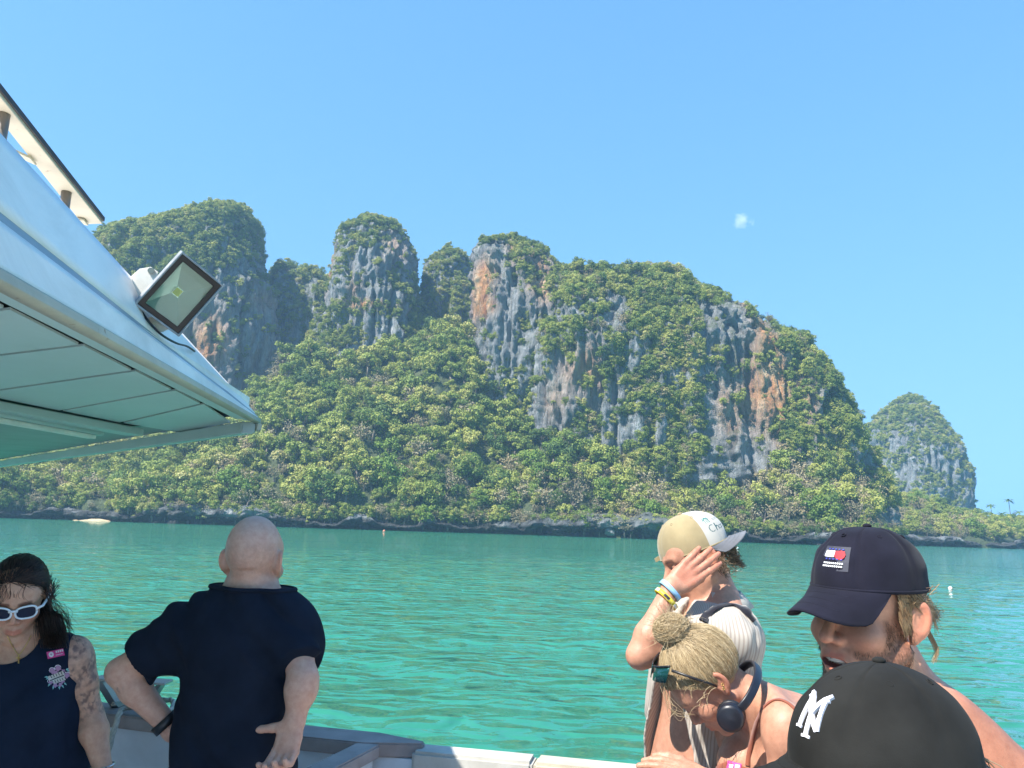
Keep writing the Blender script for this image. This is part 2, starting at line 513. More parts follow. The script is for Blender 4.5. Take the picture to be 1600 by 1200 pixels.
# --- long right hump, bare wall in its middle
v, f, n = massif('cliff_headland', [(800, 800), (815, 600), (835, 480), (850, 430), (880, 408), (930, 418), (1000, 424), (1050, 424), (1075, 428)],
                 [(1075, 428), (1110, 447), (1168, 464), (1188, 490), (1220, 514), (1248, 542), (1278, 576), (1302, 614), (1313, 648), (1330, 688), (1347, 730), (1359, 770), (1368, 848)], 372, 40,
                 'long wooded headland with a tall bare streaked wall and sheer far end', nz=170, nu=440, seed=17, n_exp=2.7, lump=3.4, flute=2.2,
                 ochres=[(1165, 530, 6, 26, 1.0), (1178, 640, 8, 22, 1.0), (1135, 640, 8, 16, .7), (1150, 480, 5, 7, .9), (1215, 640, 5, 14, .7), (1095, 660, 5, 12, .6), (905, 600, 9, 10, .8), (860, 640, 5, 9, .4), (1385, 700, 3, 10, .4)])
def pr(c, nn):
    x, y = to_px(c)
    w = 0.10 + 0.8 * smooth(0.1, 0.6, nn[:, 2]) + 1.1 * fbm(c / 11, 3, 45)
    bare = smooth(1085, 1105, x) * smooth(1240, 1215, x) * smooth(450, 475, y)
    w = w * (1 - 0.97 * bare)
    w -= 0.35 * smooth(1240, 1300, x) * (y < 640)
    w -= 0.7 * np.exp(-((x - 905) / 45) ** 2 - ((y - 590) / 45) ** 2)
    return np.clip(w, 0, 1)
scatter(v, f, n, pr, 1.1, 3.9, [0, 1, 2, 3, 0, 3, 4, 7], seed=13, dens=0.46)

# --- far tower beyond the headland
v, f, n = massif('cliff_stack', [(1340, 860), (1352, 740), (1362, 665), (1378, 640), (1400, 622), (1425, 612), (1434, 611)],
                 [(1434, 611), (1452, 617), (1463, 632), (1468, 660), (1482, 688), (1492, 712), (1499, 745), (1492, 772), (1490, 790), (1510, 860)], 640, 48,
                 'distant hazy limestone stack standing beyond the headland', nz=90, nu=170, seed=23, n_exp=2.6, lump=2.4, inset=3.5)
def pr(c, nn):
    x, y = to_px(c)
    return np.clip(-0.15 + 0.95 * smooth(0.2, 0.6, nn[:, 2]) + 0.7 * fbm(c / 16, 3, 55) + 0.35 * (x < 1440) * (y < 690), 0, 1)
scatter(v, f, n, pr, 1.2, 3.4, [0, 1, 3, 7], seed=14, dens=0.2)

# --- forest slope: a height field rising from the shore to the foot of the walls
CREST = [(-260, 640), (0, 690), (60, 696), (140, 705), (230, 705), (300, 700), (370, 650), (425, 600), (450, 555), (520, 560), (560, 548), (620, 560), (690, 520), (740, 520), (800, 560),
         (850, 600), (900, 640), (960, 600), (1010, 640), (1060, 690), (1110, 708), (1180, 690), (1240, 690), (1300, 700), (1360, 740), (1384, 790), (1398, 838)]
SHORE_D = [(-260, 285), (0, 290), (150, 302), (185, 304), (260, 297), (420, 300), (560, 306), (700, 310), (850, 312), (1000, 306), (1200, 300), (1340, 300), (1400, 318)]
NXS, NYS = 330, 110
pxs = np.linspace(-260, 1398, NXS)
sd = polyx(SHORE_D, pxs); cp = polyx(CREST, pxs)
Vs = np.zeros((NYS, NXS, 3))
for a in range(NXS):
    w = onz(pxs[a], 1000, 0.0)
    s0 = P(pxs[a], 600, sd[a]); top = P(pxs[a], cp[a], sd[a] + 72)
    x0, y0 = s0.x, s0.y
    x1, y1, z1 = top.x, top.y, top.z
    t = np.linspace(0, 1, NYS) ** 1.15
    k = np.where(t < 0.86, t / 0.86, 1.0)
    Vs[:, a, 0] = x0 + (x1 - x0) * k
    Vs[:, a, 1] = y0 + (y1 - y0) * k + np.maximum(t - 0.86, 0) / 0.14 * 30
    rise = np.minimum(1, k) ** 0.92
    Vs[:, a, 2] = 5.5 * np.minimum(1, k / 0.02) + (z1 - 5.5) * rise - np.maximum(t - 0.86, 0) / 0.14 * 25
pn_ = Vs.copy(); pn_[..., 2] = 0
kk = np.clip(Vs[..., 2] / 14.0, 0, 1)
Vs[..., 2] += kk * (6.0 * fbm(pn_ / np.array([30, 30, 1.0]) + 3.1, 3, 71) + 2.2 * fbm(pn_ / np.array([9, 9, 1.0]), 2, 72))
Vs[..., 1] += 4.0 * fbm(np.stack([Vs[..., 0] / 12, np.zeros_like(kk), np.zeros_like(kk)], -1), 4, 73)
Vs[0, :, 2] = -1.5
ia = np.arange(NYS - 1)[:, None] * NXS; ja = np.arange(NXS - 1)[None]
fs = np.stack([ia + ja, ia + ja + 1, ia + NXS + ja + 1, ia + NXS + ja], -1).reshape(-1, 4)
vs = Vs.reshape(-1, 3)
def soil_mat():
    m, nt, b = new_mat('forest_floor')
    v = coords(nt, world=True)
    nt.links.new(ramp(nt, noise(nt, v, 0.2, 8, 0.65), [(0.3, (0.03, 0.045, 0.02)), (0.6, (0.06, 0.075, 0.03)), (0.8, (0.13, 0.13, 0.10))]), b.inputs['Base Color'])
    setin(b, Roughness=0.95)
    bump(nt, b, noise(nt, v, 0.9, 6), 1.0, 0.8)
    return m
SOIL = soil_mat()
slope = mesh_np('forest_slope_terrain', vs, fs, SOIL)
tag(slope, 'earthy hillside under the forest between the shore and the walls', None, None, 'structure')

# --- shore ledge: blackened, undercut limestone along the waterline
def shore_ledge(name, pxa, pxb, dfun, label, n=420, seed=3, hscale=1.0):
    prof = [(-1.5, 2.6), (0.4, 2.4), (1.4, 1.9), (2.4, 0.9), (3.1, -0.4), (4.0, -1.1), (5.2, -0.9), (6.2, 0.2), (7.0, 2.0), (7.3, 5.5)]     # (height, set back)
    m = 30
    pz = np.interp(np.linspace(0, len(prof) - 1, m), np.arange(len(prof)), [q[0] for q in prof])
    pb = np.interp(np.linspace(0, len(prof) - 1, m), np.arange(len(prof)), [q[1] for q in prof])
    px = np.linspace(pxa, pxb, n)
    V = np.zeros((n, m, 3))
    for a in range(n):
        c = P(px[a], 600, dfun(px[a])); dirv = Vector((c.x, c.y, 0)).normalized()
        V[a, :, 0] = c.x + dirv.x * pb; V[a, :, 1] = c.y + dirv.y * pb; V[a, :, 2] = pz
    xx = V[..., 0]
    hs = hscale * (0.72 + 0.60 * fbm(np.stack([xx / 14, xx * 0, xx * 0], -1), 3, seed))
    V[..., 2] *= np.maximum(hs, 0.35)
    wob = fbm(np.stack([xx / 12, xx * 0, xx * 0], -1), 4, 73) * 4.0
    V[..., 1] += wob - 0.8
    q = V / np.array([2.6, 2.6, 2.2])
    V[..., 1] += 1.3 * fbm(q, 4, seed + 2, 0.6); V[..., 0] += 0.8 * fbm(q + 9, 3, seed + 4); V[..., 2] += 0.5 * fbm(q + 19, 3, seed + 6)
    v = V.reshape(-1, 3)
    i = np.arange(n - 1)[:, None] * m; j = np.arange(m - 1)[None]
    f = np.stack([i + j, i + m + j, i + m + j + 1, i + j + 1], -1).reshape(-1, 4)
    c = np.zeros((len(v), 3))
    c[:, 2] = np.clip(smooth(4.6, 2.8, v[:, 2] + 1.2 * fbm(v / 3, 3, 8)) * 0.95 + 0.25 + 0.6 * fbm(v / 6, 3, 18), 0, 0.90)
    c[:, 1] = 0.6 * smooth(5.5, 7, v[:, 2])
    ob = mesh_np(name, v, f, ROCK, None, True, c)
    tag(ob, label, None, None, 'structure')
shore_ledge('shore_rock_ledge', -260, 1396, lambda p: float(polyx(SHORE_D, p)) - 1.5, 'dark undercut rock ledge along the waterline below the forest')

# --- low wooded point on the right
LOW_CREST = [(1385, 770), (1420, 757), (1450, 775), (1480, 790), (1520, 797), (1560, 803), (1600, 806), (1660, 808), (1760, 815)]
def low_shore(p): return float(np.interp(p, [1385, 1440, 1500, 1560, 1600, 1760], [402, 402, 402, 410, 455, 520]))
NL, ML = 120, 40
pl = np.linspace(1385, 1760, NL)
Vl = np.zeros((ML, NL, 3))
for a in range(NL):
    d0 = low_shore(pl[a]); s0 = P(pl[a], 600, d0); tp = P(pl[a], float(polyx(LOW_CREST, pl[a])) + 14, d0 + 45)
    k = np.linspace(0, 1, ML)
    Vl[:, a, 0] = s0.x + (tp.x - s0.x) * k; Vl[:, a, 1] = s0.y + (tp.y - s0.y) * k
    Vl[:, a, 2] = 2.5 * np.minimum(1, k / 0.05) + (tp.z - 2.5) * k ** 0.8
Vl[..., 2] += np.clip(Vl[..., 2] / 6, 0, 1) * 1.2 * fbm(Vl / np.array([12, 12, 1e6]), 3, 91)
Vl[0, :, 2] = -1.5
ia = np.arange(ML - 1)[:, None] * NL; ja = np.arange(NL - 1)[None]
fl = np.stack([ia + ja, ia + ja + 1, ia + NL + ja + 1, ia + NL + ja], -1).reshape(-1, 4)
tag(mesh_np('low_point_terrain', Vl.reshape(-1, 3), fl, SOIL), 'low wooded point of land at the edge of the bay', None, None, 'structure')
shore_ledge('point_rock_ledge', 1386, 1760, lambda p: low_shore(p) - 1.2, 'low dark rocks along the waterline of the wooded point', n=160, seed=33, hscale=0.55)

# --- small sandy beach in the cove on the left
def sand_mat():
    m, nt, b = new_mat('pale_sand')
    v = coords(nt, world=True)
    nt.links.new(ramp(nt, noise(nt, v, 0.8, 6), [(0.3, (0.42, 0.31, 0.18)), (0.7, (0.58, 0.46, 0.29))]), b.inputs['Base Color'])
    setin(b, Roughness=0.95); bump(nt, b, noise(nt, v, 3, 4), 0.5, 0.2)
    return m
SAND = sand_mat()
def beach(name, pxa, pxb, d, label):
    n, m = 40, 14
    V = np.zeros((m, n, 3))
    for a in range(n):
        u = a / (n - 1); px = pxa + (pxb - pxa) * u
        c = P(px, 600, d); w = math.sin(math.pi * u) ** 0.6
        k = np.linspace(0, 1, m)
        V[:, a, 0] = c.x; V[:, a, 1] = c.y - 5.5 * w + 11 * k; V[:, a, 2] = -0.3 + k * (0.6 + 1.5 * w)
    V[..., 2] += 0.25 * fbm(V / 2.5, 3, 5)
    i = np.arange(m - 1)[:, None] * n; j = np.arange(n - 1)[None]
    f = np.stack([i + j, i + j + 1, i + n + j + 1, i + n + j], -1).reshape(-1, 4)
    tag(mesh_np(name, V.reshape(-1, 3), f, SAND), label, None, None, 'structure')
beach('beach', 138, 206, 299, 'tiny sandy beach in the cove under the boat roof')
beach('beach', 1588, 1680, 448, 'thin strip of pale sand at the edge of the wooded point')

# ================================================================== TREES
def foliage_mat(name, ramp_stops, transl=0.25):
    m, nt, b = new_mat(name)
    oi = nd(nt, 'ShaderNodeObjectInfo')
    g = nd(nt, 'ShaderNodeNewGeometry')
    n1 = noise(nt, coords(nt, (0.03, 0.03, 0.03), True), 1.0, 3)
    n2 = noise(nt, coords(nt, (0.5, 0.5, 0.5), True), 1.0, 3)
    f = mathn(nt, 'ADD', mathn(nt, 'MULTIPLY', oi.outputs['Random'], 0.72), mathn(nt, 'MULTIPLY', mathn(nt, 'SUBTRACT', n1, 0.5), 0.9))
    f = mathn(nt, 'ADD', f, mathn(nt, 'MULTIPLY', mathn(nt, 'SUBTRACT', n2, 0.5), 0.5))
    f = mathn(nt, 'ADD', f, 0.12, True)
    c = ramp(nt, f, ramp_stops)
    nt.links.new(c, b.inputs['Base Color'])
    setin(b, Roughness=0.6)
    b.inputs['Specular IOR Level'].default_value = 0.25
    tr = nd(nt, 'ShaderNodeBsdfTranslucent'); nt.links.new(c, tr.inputs['Color'])
    mx = nd(nt, 'ShaderNodeMixShader'); mx.inputs[0].default_value = transl
    out = nt.nodes['Material Output']
    nt.links.new(b.outputs[0], mx.inputs[1]); nt.links.new(tr.outputs[0], mx.inputs[2]); nt.links.new(mx.outputs[0], out.inputs['Surface'])
    return m
LEAF_GREEN = foliage_mat('leaves_green', [(0.0, (0.055, 0.10, 0.03)), (0.22, (0.13, 0.195, 0.042)), (0.48, (0.26, 0.31, 0.062)), (0.78, (0.38, 0.385, 0.095)), (1.0, (0.47, 0.42, 0.17))])
LEAF_LIME = foliage_mat('leaves_lime', [(0.0, (0.13, 0.21, 0.035)), (0.6, (0.20, 0.29, 0.05)), (1.0, (0.29, 0.34, 0.08))])
LEAF_DRY = foliage_mat('leaves_dry', [(0.0, (0.19, 0.165, 0.10)), (0.4, (0.30, 0.26, 0.16)), (0.75, (0.37, 0.29, 0.155)), (1.0, (0.42, 0.37, 0.25))], 0.2)
LEAF_PALM = foliage_mat('leaves_palm', [(0.0, (0.072, 0.131, 0.043)), (1.0, (0.145, 0.217, 0.058))], 0.2)
BARK = paint('bark', (0.17, 0.14, 0.11), 0.9, 0.25, 0.8, bumps=0.6, bscale=6, bdist=0.05)

def crown_arrays(rg, lobes, leaves, leaf, rxy=1.0, rz=0.8, open_=0.0):
    """leaf faces spread over uneven lobes that fill the crown's volume (unit radius)"""
    cs = []
    for _ in range(lobes):
        d = rg.normal(size=3); d /= np.linalg.norm(d); d[2] = d[2] * 0.9 + 0.12
        r = rg.uniform(0.30, 0.92)
        cs.append((d * r * np.array([rxy, rxy, rz]), rg.uniform(0.22, 0.44)))
    P_, N_ = [], []
    per = leaves // lobes
    for c, r in cs:
        d = rg.normal(size=(per, 3)); d /= np.linalg.norm(d, axis=1)[:, None]
        d[:, 2] = np.where(d[:, 2] < -0.35, -d[:, 2], d[:, 2])
        rr = r * rg.uniform(0.55, 1.22, size=(per, 1))
        P_.append(c + d * rr * np.array([1, 1, 0.85])); N_.append(d)
    P_ = np.concatenate(P_); N_ = np.concatenate(N_)
    if open_ > 0:
        keep = rg.random(len(P_)) > open_; P_, N_ = P_[keep], N_[keep]
    n = len(P_)
    N_ = N_ + rg.normal(size=(n, 3)) * 0.45; N_ /= np.linalg.norm(N_, axis=1)[:, None]
    A = np.cross(N_, rg.normal(size=(n, 3))); A /= np.linalg.norm(A, axis=1)[:, None]
    B = np.cross(N_, A)
    s = leaf * rg.uniform(0.6, 1.25, size=(n, 1))
    V = np.stack([P_ - A * s, P_ - B * s * 0.55 + N_ * s * 0.15, P_ + A * s, P_ + B * s * 0.55 + N_ * s * 0.15], 1).reshape(-1, 3)
    F = np.arange(n * 4).reshape(-1, 4)
    V[:, 2] += 0.90
    return V, F, cs

def trunk_arrays(rg, cs, h=0.95, r=0.075):
    VV, FF = [], []; off = 0
    lean = rg.uniform(-0.12, 0.12, 2)
    fork = np.array([lean[0], lean[1], h * 0.62])
    segs = [([(0, 0, -0.35), (lean[0] * .4, lean[1] * .4, h * 0.3), tuple(fork)], [r * 1.25, r, r * 0.8])]
    for c, rr in cs[:7]:
        e = np.array(c) + np.array([0, 0, 0.90])
        mid = fork * 0.5 + e * 0.5 + np.array([0, 0, 0.06])
        segs.append(([tuple(fork), tuple(mid), tuple(e)], [r * 0.55, r * 0.34, r * 0.12]))
    for pts, ra in segs:
        V, F = tube_arrays(pts, ra, 5)
        VV.append(V); FF += [tuple(i + off for i in q) for q in F]; off += len(V)
    return np.concatenate(VV), FF

def arr_mesh(name, V, F, mat):
    o = mesh_np(name, V, F, mat, None, name.startswith('crown') is False)
    me = o.data
    bpy.data.objects.remove(o)
    return me

rt = np.random.default_rng(42)
KINDS = []           # (crown mesh, trunk mesh)
spec = [(17, 1500, 0.088, 1.0, 1.05, 0.0, LEAF_GREEN), (12, 1400, 0.090, 0.85, 1.35, 0.05, LEAF_GREEN), (24, 1600, 0.082, 1.15, 0.85, 0.1, LEAF_GREEN),
        (15, 1200, 0.085, 1.0, 1.05, 0.25, LEAF_GREEN), (16, 800, 0.080, 1.05, 1.0, 0.45, LEAF_DRY), (18, 1500, 0.088, 1.0, 1.1, 0.0, LEAF_LIME), (20, 560, 0.075, 1.1, 0.85, 0.6, LEAF_DRY), (9, 900, 0.10, 0.9, 1.3, 0.15, LEAF_GREEN)]
for i, (lo_, le_, sz_, rxy, rz, op, mt) in enumerate(spec):
    V, F, cs = crown_arrays(rt, lo_, le_, sz_, rxy, rz, op)
    Vt, Ft = trunk_arrays(rt, cs)
    KINDS.append((arr_mesh('crown_foliage', V, F, mt), arr_mesh('trunk', Vt, Ft, BARK)))

# trees on the forest slope
TREES = []
rg = np.random.default_rng(5)
VsT = Vs[:96]
for a in range(0, 96):
    pass
su_ = 0.0
rowlen = np.linalg.norm(np.diff(VsT, axis=0), axis=2).mean(1)
acc = 0
rows = [1, 2, 4]
for a in range(5, 95):
    acc += rowlen[a - 1]
    if acc > 4.0: rows.append(a); acc = 0
for ri, a in enumerate(rows):
    xrow = VsT[a]
    step = 4.4
    L = np.concatenate([[0], np.cumsum(np.linalg.norm(np.diff(xrow[:, :2], axis=0), axis=1))])
    for s in np.arange(rg.uniform(0, step), L[-1], step):
        s2 = s + rg.uniform(-2.2, 2.2)
        x = np.interp(s2, L, xrow[:, 0]); y = np.interp(s2, L, xrow[:, 1]) + rg.uniform(-1.8, 1.8); z = np.interp(s2, L, xrow[:, 2])
        px = 800 + FPX * x / max(y, 1)
        sz = (2.2 + 4.4 * rg.random() ** 1.5) if ri > 1 else rg.uniform(2.0, 4.2)
        dry = 0.12 + 0.50 * math.exp(-max(z - 5, 0) / 12.0) * float(smooth(520, 950, px) + 0.4) + 0.12 * float(vnoise(np.array([x / 22, y / 22, 1.0]), 77))
        u = rg.random()
        if u < dry: kd = 4 if rg.random() < 0.55 else 6
        elif u > 0.955: kd = 5
        else: kd = int(rg.choice([0, 0, 1, 2, 3, 7, 7]))
        if ri > 3 and vnoise(np.array([x / 11, y / 11, 3.0]), 12) < -0.66: continue
        if (118 < px < 205 and ri < 1) or px > 1372: continue
        TREES.append((x, y, z - 0.3, sz, kd, rg.uniform(0, 6.28)))
# bushes leaning over the shore ledge
for a in np.arange(0, NXS - 1, 0.85):
    i0 = int(a); x, y, z = Vs[1, i0]
    px = 800 + FPX * x / y
    if 118 < px < 205 or rg.random() < 0.10: continue
    TREES.append((x + rg.uniform(-1, 1), y - rg.uniform(0.4, 2.4), rg.uniform(2.4, 5.5), rg.uniform(1.5, 3.0), int(rg.choice([0, 3, 4, 4, 2, 6, 0])), rg.uniform(0, 6.28)))
# low point
for a in range(3, 38, 4):
    for b_ in range(0, NL, 2):
        x, y, z = Vl[a, b_]
        px = 800 + FPX * x / y
        sz = rg.uniform(2.4, 4.4)
        kd = int(rg.choice([4, 6, 4, 0, 3])) if px < 1535 and a < 26 else int(rg.choice([0, 1, 2, 5, 4]))
        if rg.random() < 0.12: continue
        TREES.append((x + rg.uniform(-2, 2), y + rg.uniform(-2, 2), z - 0.4, sz, kd, rg.uniform(0, 6.28)))
# one bright lime tree at the shore (about where the photograph has it) and one on the point
LIME = [(385, 770, 300.0, 5.6), (1520, 828, 398.0, 5.2)]
lime_at = []
for (px, py, d, s) in LIME:
    c = P(px, py, d); lime_at.append((c.x, c.y - 2, c.z - 0.9 * s, s, 5, 1.0))

def vis(t):
    return t[3] / t[1] * (1.0 + 0.9 * math.exp(-max(t[2] - 4, 0) / 22.0))
TREES = [t for t in TREES if 800 + FPX * t[0] / t[1] > -60 and 800 + FPX * t[0] / t[1] < 1660]
TREES.sort(key=vis, reverse=True)
NEAR, REST = TREES[:290], TREES[290:]

def place_tree(t, label, group, name='tree'):
    x, y, z, s, kd, r = t
    e = empty(name, (x, y, z)); e.rotation_euler[2] = r; e.scale = (s, s, s)
    c = bpy.data.objects.new('crown', KINDS[kd][0]); COL.objects.link(c); c.parent = e
    k = bpy.data.objects.new('trunk', KINDS[kd][1]); COL.objects.link(k); k.parent = e
    tag(e, label, 'tree', group)
KN = {7: 'ragged tall green tree', 0: 'dense rounded green tree', 1: 'narrow upright green tree', 2: 'wide flat topped green tree', 3: 'thin crowned olive tree', 4: 'dry brownish tree', 5: 'bright yellow green tree', 6: 'nearly leafless grey tree'}
ZONES = [(230, 'near the tiny beach'), (440, 'near the bald head'), (580, 'left of the rounded tower'), (740, 'under the rounded tower'), (900, 'under the orange buttress'), (1090, 'under the wooded headland'),
         (1260, 'under the bare streaked wall'), (1405, 'at the sheer headland end'), (99999, 'on the low point')]
for t in NEAR:
    px = 800 + FPX * t[0] / t[1]
    where = next(w for lim, w in ZONES if px < lim)
    up = 'at the waterline' if t[2] < 9 else ('low on the slope' if t[2] < 22 else 'higher on the slope')
    lb = KN[t[4]] + ' ' + up + ' ' + where
    place_tree(t, lb, KN[t[4]].split(' ', 1)[1] + 's ' + up + ' ' + where)
place_tree(lime_at[0], 'large bright lime green tree at the waterline beside the bald man', None)
place_tree(lime_at[1], 'bright lime green tree at the waterline of the wooded point', None)

def instances(name, pts, label, cat):
    """the uncountable rest of the wood: one object that spreads the tree shapes over its points"""
    me = bpy.data.meshes.new(name)
    me.vertices.add(len(pts)); me.vertices.foreach_set('co', np.array([p[:3] for p in pts], np.float32).ravel())
    for nm, ty, vals in (('tscale', 'FLOAT', [p[3] for p in pts]), ('tkind', 'INT', [p[4] for p in pts]), ('trot', 'FLOAT', [p[5] for p in pts])):
        at = me.attributes.new(nm, ty, 'POINT'); at.data.foreach_set('value', np.array(vals, np.float32 if ty == 'FLOAT' else np.int32))
    ob = bpy.data.objects.new(name, me); COL.objects.link(ob)
    tag(ob, label, cat, None, 'stuff')
    ng = bpy.data.node_groups.new(name + '_spread', 'GeometryNodeTree')
    ng.interface.new_socket('Geometry', in_out='INPUT', socket_type='NodeSocketGeometry')
    ng.interface.new_socket('Geometry', in_out='OUTPUT', socket_type='NodeSocketGeometry')
    gi = ng.nodes.new('NodeGroupInput'); go = ng.nodes.new('NodeGroupOutput')
    ci = ng.nodes.new('GeometryNodeCollectionInfo'); ci.inputs['Collection'].default_value = SRC
    ci.inputs['Separate Children'].default_value = True; ci.inputs['Reset Children'].default_value = True
    ip = ng.nodes.new('GeometryNodeInstanceOnPoints'); ip.inputs['Pick Instance'].default_value = True
    def na(nm, ty):
        n = ng.nodes.new('GeometryNodeInputNamedAttribute'); n.data_type = ty; n.inputs['Name'].default_value = nm; return n.outputs['Attribute']
    cx_ = ng.nodes.new('ShaderNodeCombineXYZ'); ng.links.new(na('trot', 'FLOAT'), cx_.inputs['Z'])
    ng.links.new(gi.outputs[0], ip.inputs['Points']); ng.links.new(ci.outputs[0], ip.inputs['Instance'])
    ng.links.new(na('tkind', 'INT'), ip.inputs['Instance Index']); ng.links.new(cx_.outputs[0], ip.inputs['Rotation'])
    ng.links.new(na('tscale', 'FLOAT'), ip.inputs['Scale']); ng.links.new(ip.outputs[0], go.inputs[0])
    md = ob.modifiers.new('spread', 'NODES'); md.node_group = ng
    return ob

SRC = bpy.data.collections.new('tree_shapes')           # not linked to the scene: only a source of shapes
for i, (c, t) in enumerate(KINDS):
    bm = bmesh.new(); bm.from_mesh(t)
    for fc in bm.faces: fc.material_index = 1
    bm.from_mesh(c)
    me = bpy.data.meshes.new('shape_%d' % i); bm.to_mesh(me); bm.free()
    me.materials.append(c.materials[0]); me.materials.append(BARK)
    SRC.objects.link(bpy.data.objects.new('shape_%d' % i, me))
instances('forest', REST, 'dense green forest covering the slope behind the shore trees', 'forest')
instances('cliff_shrubs', SHRUBS, 'shrubs and small trees clinging to the limestone walls and tops', 'shrubs')

# palms on the point
def palm(px, py_top, d, base_z, label, seed):
    rg = np.random.default_rng(seed)
    top = P(px, py_top, d); b0 = Vector((top.x + rg.uniform(-1, 1), top.y, base_z))
    e = empty('palm_tree', b0); tag(e, label, 'palm tree', 'palms on the low point')
    pts = bez([b0, b0.lerp(top, 0.5) + Vector((0.4, 0, 0)), top], 10)
    tube('trunk', pts, np.linspace(0.28, 0.16, len(pts)), BARK, e, 6)
    V, F = [], []
    for k in range(15):
        a = k * 2.4 + rg.uniform(-.2, .2); up = rg.uniform(-0.2, 0.9); L = rg.uniform(3.0, 3.9)
        prev = None
        for s in range(9):
            t = s / 8
            r = L * t; z = up * r - 0.22 * r * r * (0.6 + 0.4 * rg.random() * 0.2)
            c = np.array([top.x + math.cos(a) * r * 0.92, top.y + math.sin(a) * r * 0.92, top.z + z])
            w = 0.55 * math.sin(math.pi * min(1, t * 0.92 + 0.08)) + 0.04
            side = np.array([-math.sin(a), math.cos(a), 0])
            i0 = len(V)
            V += [c - side * w - np.array([0, 0, 0.3 * w]), c, c + side * w - np.array([0, 0, 0.3 * w])]
            if prev is not None:
                F += [(prev, prev + 1, i0 + 1, i0), (prev + 1, prev + 2, i0 + 2, i0 + 1)]
            prev = i0
    mesh_np('crown', np.array(V), F, LEAF_PALM, e, False)
palm(1576, 782, 470, 5.0, 'tallest slender palm rising above the low point beside the frame edge', 1)
palm(1548, 790, 480, 6.0, 'palm with a drooping crown, nearest the far limestone stack', 2)
palm(1592, 800, 500, 5.0, 'short palm at the very edge of the low point', 3)
palm(1566, 803, 455, 4.0, 'low palm half hidden under the tall palm', 4)

# boulders along the shore
BOULD = rock_mat('pale_boulder', 1.5)
def boulder(px, py, d, r, label, seed):
    c = P(px, py, d); c.z = max(c.z, r * 0.15)
    bm = bmesh.new(); bmesh.ops.create_icosphere(bm, subdivisions=4, radius=1.0)
    v = np.array([tuple(q.co) for q in bm.verts])
    f = np.array([[q.index for q in fc.verts] for fc in bm.faces]); bm.free()
    dd = 1 + 0.38 * fbm(v * 1.3 + seed * 7.7, 3, seed) + 0.16 * fbm(v * 4 + seed, 3, seed + 1)
    v = v * dd[:, None] * np.array([r * 1.25, r, r * 0.8]) + np.array([c.x, c.y, c.z])
    cc = np.zeros((len(v), 3)); cc[:, 2] = 0.9 * smooth(0.9, 0.3, v[:, 2])
    tag(mesh_np('boulder', v, f, BOULD, None, True, cc), label, 'rock', 'boulders along the waterline')
boulder(955, 830, 298, 2.0, 'pale boulder standing alone at the water under the right part of the forest', 1)
boulder(898, 824, 303, 3.6, 'widest pale boulder at the waterline under the overhanging bush', 2)
boulder(838, 828, 304, 2.6, 'grey boulder at the waterline, left of the widest pale boulder', 3)
boulder(868, 833, 302, 0.9, 'small rock between the two larger shore boulders', 4)
boulder(285, 804, 294, 3.0, 'pale jagged boulder in the shore group beside the bald man', 5)
boulder(318, 800, 294, 3.4, 'tallest dark pointed boulder in the shore group beside the bald man', 6)
boulder(262, 809, 292, 1.6, 'low boulder nearest the tiny sandy beach', 7)
boulder(352, 806, 293, 2.2, 'rounded boulder just beside the bald head', 8)
boulder(578, 823, 302, 1.4, 'small pale rock at the gap in the shore ledge', 9)
boulder(1502, 855, 400, 1.3, 'small pale rock on the waterline of the wooded point', 10)
boulder(1470, 852, 400, 2.0, 'dark boulder on the waterline of the wooded point', 11)
boulder(1556, 856, 408, 2.4, 'flat dark boulder at the tip of the wooded point', 12)

# ================================================================== SEA
def water_mat():
    m, nt, b = new_mat('sea_water')
    v = coords(nt, world=True)
    n0 = noise(nt, v, 0.03, 3)
    c = ramp(nt, n0, [(0.3, (0.022, 0.165, 0.104)), (0.7, (0.030, 0.195, 0.126))])
    nt.links.new(c, b.inputs['Base Color'])
    setin(b, Roughness=0.04, IOR=1.62)
    w1 = noise(nt, coords(nt, (1.0, 1.75, 1), True), 1.0, 1.0, 0.45, 0.6)
    w2 = noise(nt, coords(nt, (3.2, 5.2, 1), True), 1.0, 2, 0.5, 0.3)
    w3 = noise(nt, coords(nt, (0.30, 0.6, 1), True), 1.0, 2, 0.5, 0.3)
    h = mathn(nt, 'ADD', mathn(nt, 'MULTIPLY', w1, 0.24), mathn(nt, 'MULTIPLY', w2, 0.022))
    h = mathn(nt, 'ADD', h, mathn(nt, 'MULTIPLY', w3, 0.45))
    bump(nt, b, h, 1.0, 1.0)
    return m
WATER = water_mat()
nr, na_ = 560, 420
r_ = 2.5 * (12000 / 2.5) ** np.linspace(0, 1, nr)
r_ = np.concatenate([[0.0], np.sort(np.unique(np.concatenate([2.2 * np.exp(np.linspace(0, math.log(60), 370)), 132 * np.exp(np.linspace(0, math.log(30), 50))])))])
ang = np.concatenate([np.linspace(-0.80, 0.80, 350), np.linspace(0.80, 2 * math.pi - 0.80, 60)[1:-1]])
RR, AA = np.meshgrid(r_, ang, indexing='ij')
XW, YW = RR * np.sin(AA), RR * np.cos(AA)
pw = np.stack([XW, YW, np.zeros_like(XW)], -1)
amp = np.clip(RR / 4, 0, 1) * np.exp(-RR / 160.0) * smooth(118, 50, RR)
ZW = amp * (0.060 * fbm(pw / np.array([1.7, 1.0, 1]), 2, 201, 0.5) + 0.09 * fbm(pw / np.array([5, 3, 1.0]), 2, 202))
vw = np.stack([XW, YW, ZW], -1).reshape(-1, 3)
nA = len(ang)
ia = np.arange(len(r_) - 1)[:, None] * nA; ja = np.arange(nA)[None]; jb = (ja + 1) % nA
fw = np.stack([ia + ja, ia + nA + ja, ia + nA + jb, ia + jb], -1).reshape(-1, 4)
